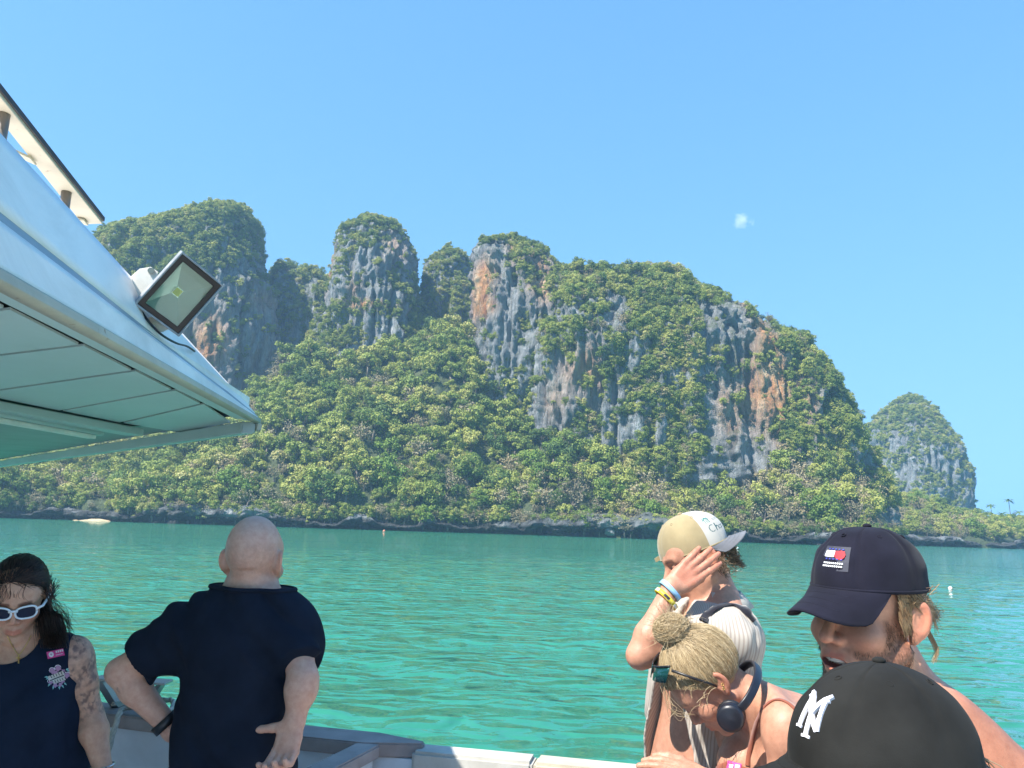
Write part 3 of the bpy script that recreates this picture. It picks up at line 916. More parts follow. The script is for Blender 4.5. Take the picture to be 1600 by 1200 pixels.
sea = mesh_np('sea', vw, fw, WATER)
tag(sea, 'rippled emerald green sea water of the bay', None, None, 'structure')

# ================================================================== BOAT
WHITE = paint('white_gelcoat', (0.93, 0.87, 0.81), 0.42, 0.05, 2.5, rust=0.02, bumps=0.12, dirt=0.55, rust_col=(0.45, 0.30, 0.16))
WORN = paint('worn_white_paint', (0.50, 0.485, 0.44), 0.6, 0.10, 5, rust=0.10, bumps=0.3, dirt=0.6)
CREAM = paint('cream_rusty_paint', (0.52, 0.47, 0.37), 0.55, 0.12, 5, rust=0.24, bumps=0.2, dirt=0.4)
CEIL = paint('pale_ceiling_paint', (0.54, 0.62, 0.62), 0.38, 0.06, 1.5, bumps=0.05, dirt=0.2)
GREYP = paint('grey_joint_and_shade', (0.33, 0.36, 0.38), 0.5, 0.10, 4, bumps=0.1)  # grey of the recess strip; also stands in for shade on the far ceiling bay
DARKTRIM = paint('dark_trim', (0.045, 0.04, 0.045), 0.6, 0.2, 8)
RAILP = paint('brown_grey_rail_paint', (0.30, 0.25, 0.235), 0.6, 0.18, 7, rust=0.06, bumps=0.3, rust_col=(0.5, 0.47, 0.42), dirt=0.4)
INNER = paint('pale_blue_bulwark', (0.60, 0.64, 0.68), 0.5, 0.07, 3, bumps=0.1, dirt=0.35)
STEEL = paint('dull_steel', (0.42, 0.42, 0.42), 0.35, 0.12, 9, metallic=0.8, dirt=0.3)
POSTM = paint('weathered_pipe', (0.30, 0.27, 0.24), 0.4, 0.15, 9, metallic=0.6, rust=0.08)
DECKM = paint('pale_deck_paint', (0.82, 0.81, 0.77), 0.7, 0.12, 3, bumps=0.3, dirt=0.4)
ROPEM = paint('old_rope', (0.50, 0.46, 0.38), 0.95, 0.2, 40, bumps=0.6, bscale=300, bdist=0.002)
BLACKP = paint('black_plastic', (0.014, 0.014, 0.016), 0.4, 0.2, 20)

zr = EYE - 0.87
boat = empty('tour_boat', (0, 0, DECK))
tag(boat, 'white tour boat with worn rails and an overhanging roof', 'boat')

def v2(p): return Vector((p[0], p[1]))
rail_px = [(-420, 1052), (-60, 1084), (100, 1098), (300, 1122), (490, 1143), (580, 1152), (662, 1160)]
railA = [onz(x, y, zr) for x, y in rail_px]

def offset_line(pts, w):
    """points moved sideways (to the left of the run) by w in plan"""
    out = []
    for i, p in enumerate(pts):
        a = pts[max(i - 1, 0)]; b = pts[min(i + 1, len(pts) - 1)]
        t = (b - a); n = Vector((-t.y, t.x, 0)).normalized()
        out.append(p + n * w)
    return out

def strip_solid(name, L, R, h, mat, parent, bevel=0.006):
    """a bar of rectangular section: left line L, right line R (tops), height h"""
    bm = bmesh.new()
    n = len(L)
    q = [[bm.verts.new(p) for p in (L[i], R[i], R[i] - Vector((0, 0, h)), L[i] - Vector((0, 0, h)))] for i in range(n)]
    for i in range(n - 1):
        for k in range(4):
            bm.faces.new((q[i][k], q[i][(k + 1) % 4], q[i + 1][(k + 1) % 4], q[i + 1][k]))
    bm.faces.new(q[0][::-1]); bm.faces.new(q[-1])
    bmesh.ops.recalc_face_normals(bm, faces=bm.faces)
    if bevel: bmesh.ops.bevel(bm, geom=[e for e in bm.edges if e.calc_face_angle(0) > 0.6], offset=bevel, segments=2, affect='EDGES')
    return bm_obj(name, bm, mat, parent)

# bow rail cap (dark) and its branch toward the camera
rail_w = [0.085] * (len(railA) - 1) + [0.02]
strip_solid('rail_cap', [offset_line(railA, w)[i] for i, w in enumerate(rail_w)], [offset_line(railA, -w)[i] for i, w in enumerate(rail_w)], 0.055, RAILP, boat)
J = onz(577, 1161, zr - 0.004); Bend = onz(430, 1236, zr - 0.004)
brn = [J, J.lerp(Bend, 0.5), Bend]
strip_solid('rail_cap', offset_line(brn, 0.05), offset_line(brn, -0.05), 0.05, RAILP, boat)
# pale worn ledge to the right, in two lengths with a joint between
ledge_px = [(652, 1166), (836, 1183)], [(838, 1183.2), (1030, 1202), (1300, 1228), (1640, 1262)]
ledges = []
for seg, m in zip(ledge_px, (WORN, CREAM)):
    pts = [onz(x, y, zr - 0.02) for x, y in seg]
    ledges += pts
    strip_solid('gunwale_block', offset_line(pts, 0.05), offset_line(pts, -0.075), 0.34, m, boat, 0.012)
# inner bulwark panels
def wall_strip(name, top, z0, th, mat):
    n = len(top)
    bm = bmesh.new()
    off = [b - a for a, b in zip(top, offset_line(top, th))]
    q = []
    for i in range(n):
        a = top[i]; b = a + off[i]
        q.append([bm.verts.new(a), bm.verts.new(b), bm.verts.new((b.x, b.y, z0)), bm.verts.new((a.x, a.y, z0))])
    for i in range(n - 1):
        for k in range(4): bm.faces.new((q[i][k], q[i][(k + 1) % 4], q[i + 1][(k + 1) % 4], q[i + 1][k]))
    bm.faces.new(q[0][::-1]); bm.faces.new(q[-1])
    bmesh.ops.recalc_face_normals(bm, faces=bm.faces)
    return bm_obj(name, bm, mat, boat)
wall_strip('bulwark_panel', [p - Vector((0, 0, 0.056)) for p in offset_line(railA, -0.045)], DECK - 0.02, 0.06, INNER)
wall_strip('bulwark_panel', [p - Vector((0, 0, 0.052)) for p in offset_line(brn, -0.03)], DECK - 0.02, 0.05, INNER)
lowl = [p - Vector((0, 0, 0.36)) for p in [onz(x, y, zr + 0.0) for x, y in [(600, 1168), (700, 1176), (1030, 1208), (1300, 1234), (1640, 1268)]]]
wall_strip('bulwark_panel', [Vector((p.x, p.y, zr - 0.362)) for p in lowl], DECK - 0.02, 0.05, WORN)
cw = [onz(592, 1166, zr - 0.07), onz(655, 1170, zr - 0.07)]
wall_strip('bulwark_panel', cw, DECK - 0.02, 0.03, WORN)
prism('corner_stiffener', [onz(637, 1170, zr - 0.08), onz(648, 1172, zr - 0.08), onz(655, 1215, zr - 0.3), onz(638, 1215, zr - 0.3)], (0.0, -0.02, 0.0), INNER, boat)
# hull skin outside, down to the water
path = offset_line(railA, 0.06) + [p + Vector((0.0, 0.05, 0)) for p in ledges]
end = path[-1]
path += [end + Vector((0.5, -0.9, 0)), end + Vector((0.6, -4.5, 0)), Vector((-7.5, -4.6, zr)), Vector((-7.5, path[0].y - 0.5, zr))]
n = len(path)
bm = bmesh.new()
cx0 = sum((p for p in path), Vector()) / n
ring = []
for zz, k in ((None, 1.0), (DECK - 0.1, 0.985), (0.9, 0.95), (-0.6, 0.86)):
    ring.append([bm.verts.new((cx0.x + (p.x - cx0.x) * k, cx0.y + (p.y - cx0.y) * k, (p.z - 0.058) if zz is None else zz)) for p in path])
for a, b in zip(ring, ring[1:]):
    for i in range(n): bm.faces.new((a[i], a[(i + 1) % n], b[(i + 1) % n], b[i]))
bm.faces.new(ring[-1])
bmesh.ops.recalc_face_normals(bm, faces=bm.faces)
bm_obj('hull', bm, WHITE, boat)
inner = [Vector((cx0.x + (p.x - cx0.x) * 0.975, cx0.y + (p.y - cx0.y) * 0.975, DECK)) for p in path]
prism('deck', inner, (0, 0, -0.05), DECKM, boat)
# locker in the well behind the branch rail
a = onz(466, 1166, zr - 0.16); b = onz(520, 1172, zr - 0.16)
box('locker', (a + Vector((0.10, 0.05, -0.3))), (0.34, 0.26, 0.6), INNER, boat, 0.012)
# grab bar on the inner face of the gunwale
g0 = onz(697, 1194, zr - 0.10); g1 = onz(815, 1206, zr - 0.10)
tube('grab_bar', [g0 + Vector((0, 0.05, 0)), g0 + Vector((0, -.012, 0)), g0.lerp(g1, .5) + Vector((0, -.016, 0)), g1 + Vector((0, -.012, 0)), g1 + Vector((0, 0.05, 0))], 0.011, STEEL, boat, 10)

# mooring stand on the rail with a flat top plate and two splayed legs
mz = zr + 0.135
tl, tr_ = onz(150, 1061, mz), onz(264, 1068, mz)
bl, br = onz(181, 1103, zr), onz(234, 1106, zr)
prism('mooring_plate', [tl + Vector((0, -.045, 0)), tr_ + Vector((0, -.045, 0)), tr_ + Vector((0, .045, 0)), tl + Vector((0, .045, 0))], (0, 0, 0.010), STEEL, boat, 0.003)
for p, q, s in ((tl, bl, 1), (tr_, br, -1)):
    d = (q - p); p2 = p + d * 0.02 + Vector((0.015 * s, 0, -0.002))
    prism('mooring_leg', [p2 + Vector((-.006, -.035, 0)), p2 + Vector((.03 * s, -.035, 0)), q + Vector((.03 * s, -.035, 0)), q + Vector((-.006, -.035, 0))], (0, 0.07, 0), STEEL, boat, 0.003)
# rope wound on the rail under the stand, one end hanging inside
def rope(name, pts, r, label):
    V, F = [], []
    off = 0
    c = bez(pts, 70)
    for k in range(3):
        q = []
        for i, p in enumerate(c):
            t = (c[min(i + 1, len(c) - 1)] - c[max(i - 1, 0)]).normalized()
            u = t.cross(Vector((0.3, 0.2, 1))).normalized(); w = t.cross(u)
            a = i * 0.9 + k * 2.094
            q.append(p + (u * math.cos(a) + w * math.sin(a)) * r * 0.55)
        v_, f_ = tube_arrays(q, r * 0.62, 5)
        V.append(v_); F += [tuple(j + off for j in g) for g in f_]; off += len(v_)
    o = mesh_np(name, np.concatenate(V), F, ROPEM)
    tag(o, label, 'rope')
    return o
R0 = [onz(176, 1108, zr), onz(200, 1098, zr), onz(235, 1102, zr), onz(268, 1106, zr), onz(262, 1121, zr), onz(225, 1117, zr), onz(195, 1114, zr)]
lp = [p + Vector((0, 0, 0.02 + 0.012 * (i % 2))) for i, p in enumerate(R0)]
q_ = onz(190, 1120, zr)
lp += [q_ + Vector((0, -.03, 0.01)), q_ + Vector((-0.01, -.06, -0.12)), q_ + Vector((-0.025, -.06, -0.3)), q_ + Vector((-0.03, -.05, -0.55)), q_ + Vector((-0.01, -.06, -0.86))]
rope('mooring_rope', lp, 0.011, 'old twisted mooring rope wound on the rail, one end hanging inside')

# ------------------------------------------------ wheelhouse roof overhang
zR = EYE + 0.40
A, T, L_ = onz(0, 445, zR), onz(400, 660, zR), onz(0, 722, zR)
A2 = T + (A - T) * 2.3; L2 = T + (L_ - T) * 1.25
roof = empty('wheelhouse_roof', (-3.0, 0, zR)); 
roof.parent = boat; roof.matrix_parent_inverse = boat.matrix_basis.inverted()
# upper deck slab above the lining
back = [Vector((-6.5, L2.y, zR)), Vector((-6.5, A2.y, zR))]
slab = [T + Vector((-0.03, -0.02, 0.055)), L2 + Vector((0, -0.02, 0.055))] + [b + Vector((0, 0, 0.055)) for b in back] + [A2 + Vector((-0.03, 0, 0.055))]
prism('roof_slab', slab, (0, 0, 0.05), WHITE, roof)
# lining panels between the measured joints
def isect(p, q, r, s):
    d1, d2 = v2(q) - v2(p), v2(s) - v2(r)
    den = d1.x * d2.y - d1.y * d2.x
    t = ((r.x - p.x) * d2.y - (r.y - p.y) * d2.x) / den
    return p + (q - p) * t
beam0, beam1 = onz(0, 626, zR), onz(236, 672, zR)
ed = (T - A).normalized(); nin = Vector((-ed.y, ed.x, 0))
if nin.x > 0: nin = -nin
E0, E1 = A + nin * 0.07, T + nin * 0.07
JT = [((0, 487), (66, 478)), ((0, 557), (185, 535)), ((0, 611), (262, 574)), ((90, 644), (313, 604)), ((187, 662), (350, 625))]
JL = []
for (p, q) in JT:
    p3, q3 = onz(*p, zR), onz(*q, zR)
    JL.append((isect(p3, q3, beam0, beam1), isect(p3, q3, E0, E1)))
# two more joints nearer than the frame
d0 = JL[0][0] - JL[1][0]; d1 = JL[0][1] - JL[1][1]
for k in range(1, 4): JL.insert(0, (JL[0][0] + d0, JL[0][1] + d1))
tipL, tipR = isect(beam0, beam1, T, L_), T + nin * 0.05 + (L_ - T).normalized() * 0.09
JL.append((tipL + Vector((0.05, -.03, 0)), tipR))
for k in range(len(JL) - 1):
    a, b = JL[k]; c, d = JL[k + 1]
    ctr = (a + b + c + d) / 4
    pts = [p + (ctr - p).normalized() * 0.026 for p in (a, b, d, c)]
    prism('ceiling_panel', [p + Vector((0, 0, 0.004)) for p in pts], (0, 0, 0.006), CEIL, roof, 0.0)
# border strip between the panels and the edge
prism('border_strip', [A2 + nin * 0.012, T + nin * 0.012 + ed * -0.03, T + nin * 0.064 + ed * -0.12, A2 + nin * 0.064], (0, 0, 0.016), CEIL, roof, 0.002)
# backing that shows dark in the joints
prism('lining_backing', [A2 + Vector((-0.02, 0, 0.03)), T + Vector((-0.04, -0.04, 0.03)), L2 + Vector((0, -0.02, 0.03))] + [back[0] + Vector((0, 0, 0.03)), back[1] + Vector((0, 0, 0.03))], (0, 0, 0.02), DARKTRIM, roof)
# beam, then the darker bay beyond it with the strip lamp
bd = (beam1 - beam0).normalized(); bn = Vector((-bd.y, bd.x, 0))
if bn.y < 0: bn = -bn
b0 = beam0 - bd * 1.6
b1 = isect(beam0, beam1, T, L_) - bd * 0.25
prism('ceiling_beam', [b0, b1, b1 + bn * 0.10, b0 + bn * 0.10], (0, 0, -0.035), CEIL, roof, 0.004)
pz = Vector((0, 0, 0.012))
far0, far1 = L2 - (L_ - T).normalized() * 0.05, T + (L_ - T).normalized() * 0.5
ld = (L_ - T).normalized(); ln = Vector((-ld.y, ld.x, 0))
if ln.y > 0: ln = -ln
prism('ceiling_panel', [b0 + bn * 0.105 + pz, b1 + bn * 0.105 + pz, far1 + ln * 0.05 + pz, far0 + ln * 0.05 + pz], (0, 0, 0.012), GREYP, roof)  # shade of the far bay put into its greyer colour
# strip lamp (off) under the far bay
s0, s1 = onz(-260, 606, zR - 0.05), onz(150, 681, zR - 0.05)
sd_ = (s1 - s0).normalized(); sn = Vector((-sd_.y, sd_.x, 0))
lampb = prism('strip_lamp', [s0 - sn * .04, s1 - sn * .04, s1 + sn * .04, s0 + sn * .04], (0, 0, 0.045), CEIL, roof, 0.006)
prism('diffuser', [s0 - sn * .024, s1 - sn * .024 - sd_ * .03, s1 + sn * .024 - sd_ * .03, s0 + sn * .024], (0, 0, -0.018), WHITE, lampb, 0.006)
# front lip along the far edge
strip_solid('front_lip', [T + ln * 0.0, L2 + ln * 0.0], [T + ln * 0.05 - ld * -0.03, L2 + ln * 0.05], 0.05, CEIL, roof, 0.006)
strip_solid('front_bead', [T - ln * 0.03, L2 - ln * 0.03], [T - ln * 0.004, L2 - ln * 0.004], 0.035, CREAM, roof, 0.004)

def band(name, near_px, far_px, dy0, dy1, mat, th=0.02):
    """a tapering band of the roof side: (lower, upper) pixels at the frame edge and at the tip"""
    nl, nu_ = ony(0, near_px[0], A.y + dy0[0]), ony(0, near_px[1], A.y + dy0[1])
    fl_, fu = ony(*far_px[0], T.y + dy1[0]), ony(*far_px[1], T.y + dy1[1])
    k = 1.3
    nl2, nu2 = nl + (nl - fl_) * k, nu_ + (nu_ - fu) * k
    # a few cross ribs of unevenness along the length
    bm = bmesh.new(); rows = []
    N, M = 40, 6
    rg = np.random.default_rng(len(name))
    nn = ((nl2 - fl_).cross(nu2 - fl_)).normalized()
    if nn.x < 0: nn = -nn
    for i in range(N + 1):
        t = i / N; lo_, up = nl2.lerp(fl_, t), nu2.lerp(fu, t)
        row = []
        for j in range(M + 1):
            p = lo_.lerp(up, j / M)
            w = float(vnoise(np.array([p.y * 2.2, p.z * 5, len(name)]), 3)) * 0.0035 * (1 - t)
            row.append(bm.verts.new(p + nn * w))
        rows.append(row)
    for i in range(N):
        for j in range(M): bm.faces.new((rows[i][j], rows[i + 1][j], rows[i + 1][j + 1], rows[i][j + 1]))
    bmesh.ops.recalc_face_normals(bm, faces=bm.faces)
    o = bm_obj(name, bm, mat, roof, True)
    md = o.modifiers.new('thickness', 'SOLIDIFY'); md.thickness = th; md.offset = 0.0
    return o
band('edge_bead', (447, 428), ((402, 661), (402, 655)), (-0.012, -0.006), (0.0, 0.0), CREAM, 0.03)
band('fascia', (429, 352), ((401, 657), (399, 652)), (0.0, 0.03), (0.0, 0.0), WHITE)
band('recess_strip', (354, 334), ((399, 654), (398, 650)), (0.05, 0.10), (0.01, 0.01), GREYP)
band('coaming', (336, 218), ((398, 653), (394, 645)), (0.08, 0.20), (0.0, 0.02), WHITE)

# hand rail board above, on posts
zB = EYE + 1.05
o0, o1 = onz(0, 151, zB), onz(160, 350, zB); i0, i1 = onz(0, 188, zB), onz(129, 351, zB)
o00, i00 = o0 + (o0 - o1) * 1.2, i0 + (i0 - i1) * 1.2
rail = prism('rail_board', [o00, o1, i1, i00], (0, 0, 0.022), CREAM, roof, 0.003)
dv = (o1 - o0).normalized(); dn = Vector((dv.y, -dv.x, 0))
if dn.x < 0: dn = -dn
prism('rail_trim', [o00 + Vector((0, 0, .010)), o1 + Vector((0, 0, .010)), o1 + dn * .006 + Vector((0, 0, .010)), o00 + dn * .006 + Vector((0, 0, .010))], (0, 0, 0.016), DARKTRIM, roof)
for (px, py) in ((6, 178), (104, 300), (-120, 30)):
    p = onz(px, py, zB)
    tube('rail_post', [p, p + Vector((0, 0, -0.25)), p + Vector((0, 0, -0.56))], 0.016, POSTM, roof, 12)
for (px, py, qx, qy) in ((22, 232, 48, 244), (112, 338, 132, 342)):
    p, q = onz(px, py, zB - 0.004), onz(qx, qy, zB - 0.004)
    prism('rail_bracket', [p, q, q + dv * 0.05, p + dv * 0.05], (0, 0, -0.008), CREAM, roof, 0.002)
# wheelhouse side wall out of frame that carries the roof
box('wheelhouse_wall', (-3.4, -0.6, (DECK + zR) / 2), (2.0, 4.6, zR - DECK + 0.06), WHITE, boat, 0.03)

# ------------------------------------------------ floodlight on the roof edge
FD = 2.25
fc = P(281.5, 460, FD); vb = (Vector((0, 0, EYE)) - fc).normalized()
pxd = lambda dx, dy: (P(281.5 + dx, 460 + dy, FD) - fc).normalized()
ax = pxd(-72.5, 71); lr = pxd(57, 51)
fnv = (vb * 0.93 + lr * 0.36).normalized()
ax = (ax - fnv * ax.dot(fnv)).normalized(); ay = fnv.cross(ax)
if ay.dot(lr) < 0: ay = -ay
def FLp(u, v_, w): return fc + ax * u + ay * v_ + fnv * w
hw, hh = 0.100, 0.078
flood = empty('floodlight', fc - fnv * 0.05)
tag(flood, 'grey square floodlight with glass front bolted to the boat roof edge', 'floodlight')
HOUS = paint('weathered_grey_housing', (0.10, 0.10, 0.11), 0.55, 0.25, 30, rust=0.12, rust_col=(0.55, 0.55, 0.55), bumps=0.3)
RIMM = paint('pale_alloy_rim', (0.30, 0.32, 0.34), 0.5, 0.2, 30, rust=0.1, rust_col=(0.2, 0.2, 0.2), bumps=0.3)
BRK = paint('chipped_white_bracket', (0.72, 0.69, 0.62), 0.55, 0.08, 20, rust=0.14, bumps=0.3)
REFL = paint('lamp_reflector', (0.90, 0.93, 0.90), 0.22, 0.03, 10, metallic=0.45)
LEDY = paint('yellow_led', (0.75, 0.68, 0.06), 0.4, 0.05, 10)
def ring_frame(name, o_, i_, w0, w1, mat):
    bm = bmesh.new()
    cs = [(-1, -1), (1, -1), (1, 1), (-1, 1)]
    def lay(h, w, k): return [bm.verts.new(FLp(x * (hw - h), y * (hh - h), w)) for x, y in cs]
    a, b, c, d = lay(o_, w0, 0), lay(o_, w1, 0), lay(i_, w1, 0), lay(i_, w0, 0)
    for p, q in ((a, b), (b, c), (c, d), (d, a)):
        for i in range(4): bm.faces.new((p[i], p[(i + 1) % 4], q[(i + 1) % 4], q[i]))
    bmesh.ops.recalc_face_normals(bm, faces=bm.faces)
    bmesh.ops.bevel(bm, geom=list(bm.edges), offset=0.0015, segments=1, affect='EDGES')
    return bm_obj(name, bm, mat, flood)
ring_frame('rim', 0.0, 0.006, -0.014, 0.006, RIMM)
ring_frame('gasket', 0.0062, 0.022, -0.010, 0.0015, BLACKP)
# reflector: four facets down to the diode
bm = bmesh.new()
oo = [bm.verts.new(FLp(x * (hw - .021), y * (hh - .021), -0.002)) for x, y in ((-1, -1), (1, -1), (1, 1), (-1, 1))]
ii = [bm.verts.new(FLp(x * .013, y * .012, -0.034)) for x, y in ((-1, -1), (1, -1), (1, 1), (-1, 1))]
for i in range(4): bm.faces.new((oo[i], oo[(i + 1) % 4], ii[(i + 1) % 4], ii[i]))
bm.faces.new(ii)
bm_obj('reflector', bm, REFL, flood)
prism('diode', [FLp(-.011, -.010, -0.0332), FLp(.011, -.010, -0.0332), FLp(.011, .010, -0.0332), FLp(-.011, .010, -0.0332)], fnv * 0.003, LEDY, flood)
gm, gnt, gb = new_mat('lamp_glass')
setin(gb, Roughness=0.02, IOR=1.45); gb.inputs['Transmission Weight'].default_value = 1.0; gb.inputs['Base Color'].default_value = (0.86, 0.95, 0.93, 1)
gt = nd(gnt, 'ShaderNodeBsdfTransparent'); gt.inputs[0].default_value = (0.84, 0.95, 0.92, 1)
gg = nd(gnt, 'ShaderNodeBsdfGlossy'); gg.inputs['Roughness'].default_value = 0.03
gf = nd(gnt, 'ShaderNodeFresnel'); gf.inputs[0].default_value = 1.45
gx = nd(gnt, 'ShaderNodeMixShader'); gnt.links.new(gf.outputs[0], gx.inputs[0]); gnt.links.new(gt.outputs[0], gx.inputs[1]); gnt.links.new(gg.outputs[0], gx.inputs[2])
gnt.links.new(gx.outputs[0], gnt.nodes['Material Output'].inputs['Surface'])
prism('glass', [FLp(x * (hw - .022), y * (hh - .022), -0.0012) for x, y in ((-1, -1), (1, -1), (1, 1), (-1, 1))], fnv * 0.002, gm, flood)
# finned housing behind
bm = bmesh.new()
f0 = [bm.verts.new(FLp(x * (hw - .003), y * (hh - .003), -0.014)) for x, y in ((-1, -1), (1, -1), (1, 1), (-1, 1))]
f1 = [bm.verts.new(FLp(x * (hw - .010), y * (hh - .010), -0.046)) for x, y in ((-1, -1), (1, -1), (1, 1), (-1, 1))]
f2 = [bm.verts.new(FLp(x * (hw - .03), y * (hh - .026), -0.072)) for x, y in ((-1, -1), (1, -1), (1, 1), (-1, 1))]
for a, b in ((f0, f1), (f1, f2)):
    for i in range(4): bm.faces.new((a[i], a[(i + 1) % 4], b[(i + 1) % 4], b[i]))
bm.faces.new(f2)
bmesh.ops.recalc_face_normals(bm, faces=bm.faces)
hous = bm_obj('housing', bm, HOUS, flood)
for k in range(9):
    u = -0.07 + k * 0.0175
    prism('fin', [FLp(u, -0.058, -0.045), FLp(u, 0.058, -0.045), FLp(u, 0.04, -0.088), FLp(u, -0.04, -0.088)], ax * 0.004, HOUS, hous)
# bracket: two arms and a foot plate down-left toward the roof
arm = P(238, 440, FD + 0.03)
for v_, pxs_ in ((-hh - 0.006, [(180, 462), (205, 474), (242, 443), (247, 425), (236, 417), (218, 420), (182, 452)]), (hh + 0.002, None)):
    if pxs_:
        prism('bracket_arm', [P(x, y, FD - 0.0) for x, y in pxs_], -vb * 0.006, BRK, flood, 0.001)
    else:
        prism('bracket_arm', [P(x, y, FD + 0.02) for x, y in [(236, 495), (252, 506), (264, 514), (254, 519), (240, 508), (228, 499)]], -vb * 0.006, BRK, flood, 0.001)
prism('bracket_foot', [P(x, y, FD + 0.05) for x, y in [(182, 455), (206, 474), (256, 519), (240, 519), (196, 480), (176, 462)]], -vb * 0.01, BRK, flood, 0.001)
c = P(236, 423, FD - 0.004)
V, F = tube_arrays([c + vb * 0.008, c - vb * 0.006], [0.010, 0.010], 6)
mesh_np('bolt', V, F, CREAM, flood, False)
cable = bez([P(214, 474, FD - 0.01), P(228, 497, FD - 0.03), P(250, 521, FD - 0.02), P(275, 536, FD + 0.1), P(292, 541, FD + 0.25), P(304, 549, FD + 0.4)], 30)
tube('power_cable', cable, 0.0035, BLACKP, flood, 6)

# ------------------------------------------------ floats on the water
BUOYR = paint('faded_orange_buoy', (0.62, 0.16, 0.07), 0.5, 0.15, 9)
BUOYW = paint('white_float', (0.75, 0.74, 0.70), 0.5, 0.08, 9)
def buoy(px, py, label, r, m1, m2):
    c = onz(px, py, 0.0)
    e = empty('buoy', c); tag(e, label, 'buoy')
    bm = bmesh.new(); bmesh.ops.create_uvsphere(bm, u_segments=20, v_segments=14, radius=r)
    bmesh.ops.translate(bm, vec=c + Vector((0, 0, r * 0.45)), verts=bm.verts)
    for v_ in bm.verts:
        v_.co.z += 0.12 * r * max(0, (v_.co.z - c.z - r)) / r
    o = bm_obj('float_body', bm, m1, e, True)
    tube('float_band', [c + Vector((r * 1.0 * math.cos(a), r * 1.0 * math.sin(a), r * 0.52)) for a in np.linspace(0, 6.2832, 25)], r * 0.09, m2, e, 6)
    tube('float_ring', [c + Vector((r * .22 * math.cos(a), 0, r * 1.45 + r * .2 * math.sin(a))) for a in np.linspace(0, 6.2832, 13)], r * 0.06, m2, e, 5)
buoy(1485, 921, 'small red and white buoy floating beside the navy cap', 0.15, BUOYW, BUOYR)
buoy(600, 831, 'small faded orange buoy far out near the shore', 0.42, BUOYR, BUOYW)
buoy(1152, 857, 'small white float beyond the brim of the beige cap', 0.28, BUOYW, BUOYW)

# ================================================================== PEOPLE: smooth implicit bodies turned into meshes
def smin(a, b, k):
    h = np.clip(0.5 + 0.5 * (b - a) / k, 0, 1)
    return b + (a - b) * h - k * h * (1 - h)
def smax(a, b, k): return -smin(-a, -b, k)
def ell(p, c, r):
    q = p - np.asarray(c, np.float32); r = np.asarray(r, np.float32)
    k0 = np.linalg.norm(q / r, axis=-1); k1 = np.linalg.norm(q / (r * r), axis=-1) + 1e-6
    return k0 * (k0 - 1) / k1
def cone(p, a, b, ra, rb, flat=None):
    a = np.asarray(tuple(a), np.float32); b = np.asarray(tuple(b), np.float32)
    ba = b - a; L = float(ba @ ba) + 1e-12
    t = np.clip(((p - a) @ ba) / L, 0, 1)
    return np.linalg.norm(p - a - t[..., None] * ba, axis=-1) - (ra + (rb - ra) * t)
def chain(p, pts, rs, k=0.01):
    d = None
    for i in range(len(pts) - 1):
        e = cone(p, pts[i], pts[i + 1], rs[i], rs[i + 1])
        d = e if d is None else smin(d, e, k)
    return d

class Frame:
    """local axes: x to the person's right, y forward, z up"""
    def __init__(s, o, fwd, up=(0, 0, 1), scale=1.0):
        s.s = np.float32(scale)
        s.o = np.asarray(tuple(o), np.float32)
        f = Vector(fwd).normalized(); u = Vector(up); u = (u - f * u.dot(f)).normalized(); r = f.cross(u)
        s.R = np.array([tuple(r), tuple(f), tuple(u)], np.float32)          # rows
    def loc(s, p): return (p - s.o) @ s.R.T / s.s
    def w(s, q): return s.o + (np.asarray(q, np.float32) * s.s) @ s.R
    def wv(s, x, y, z): return Vector([float(c) for c in s.w((x, y, z))])

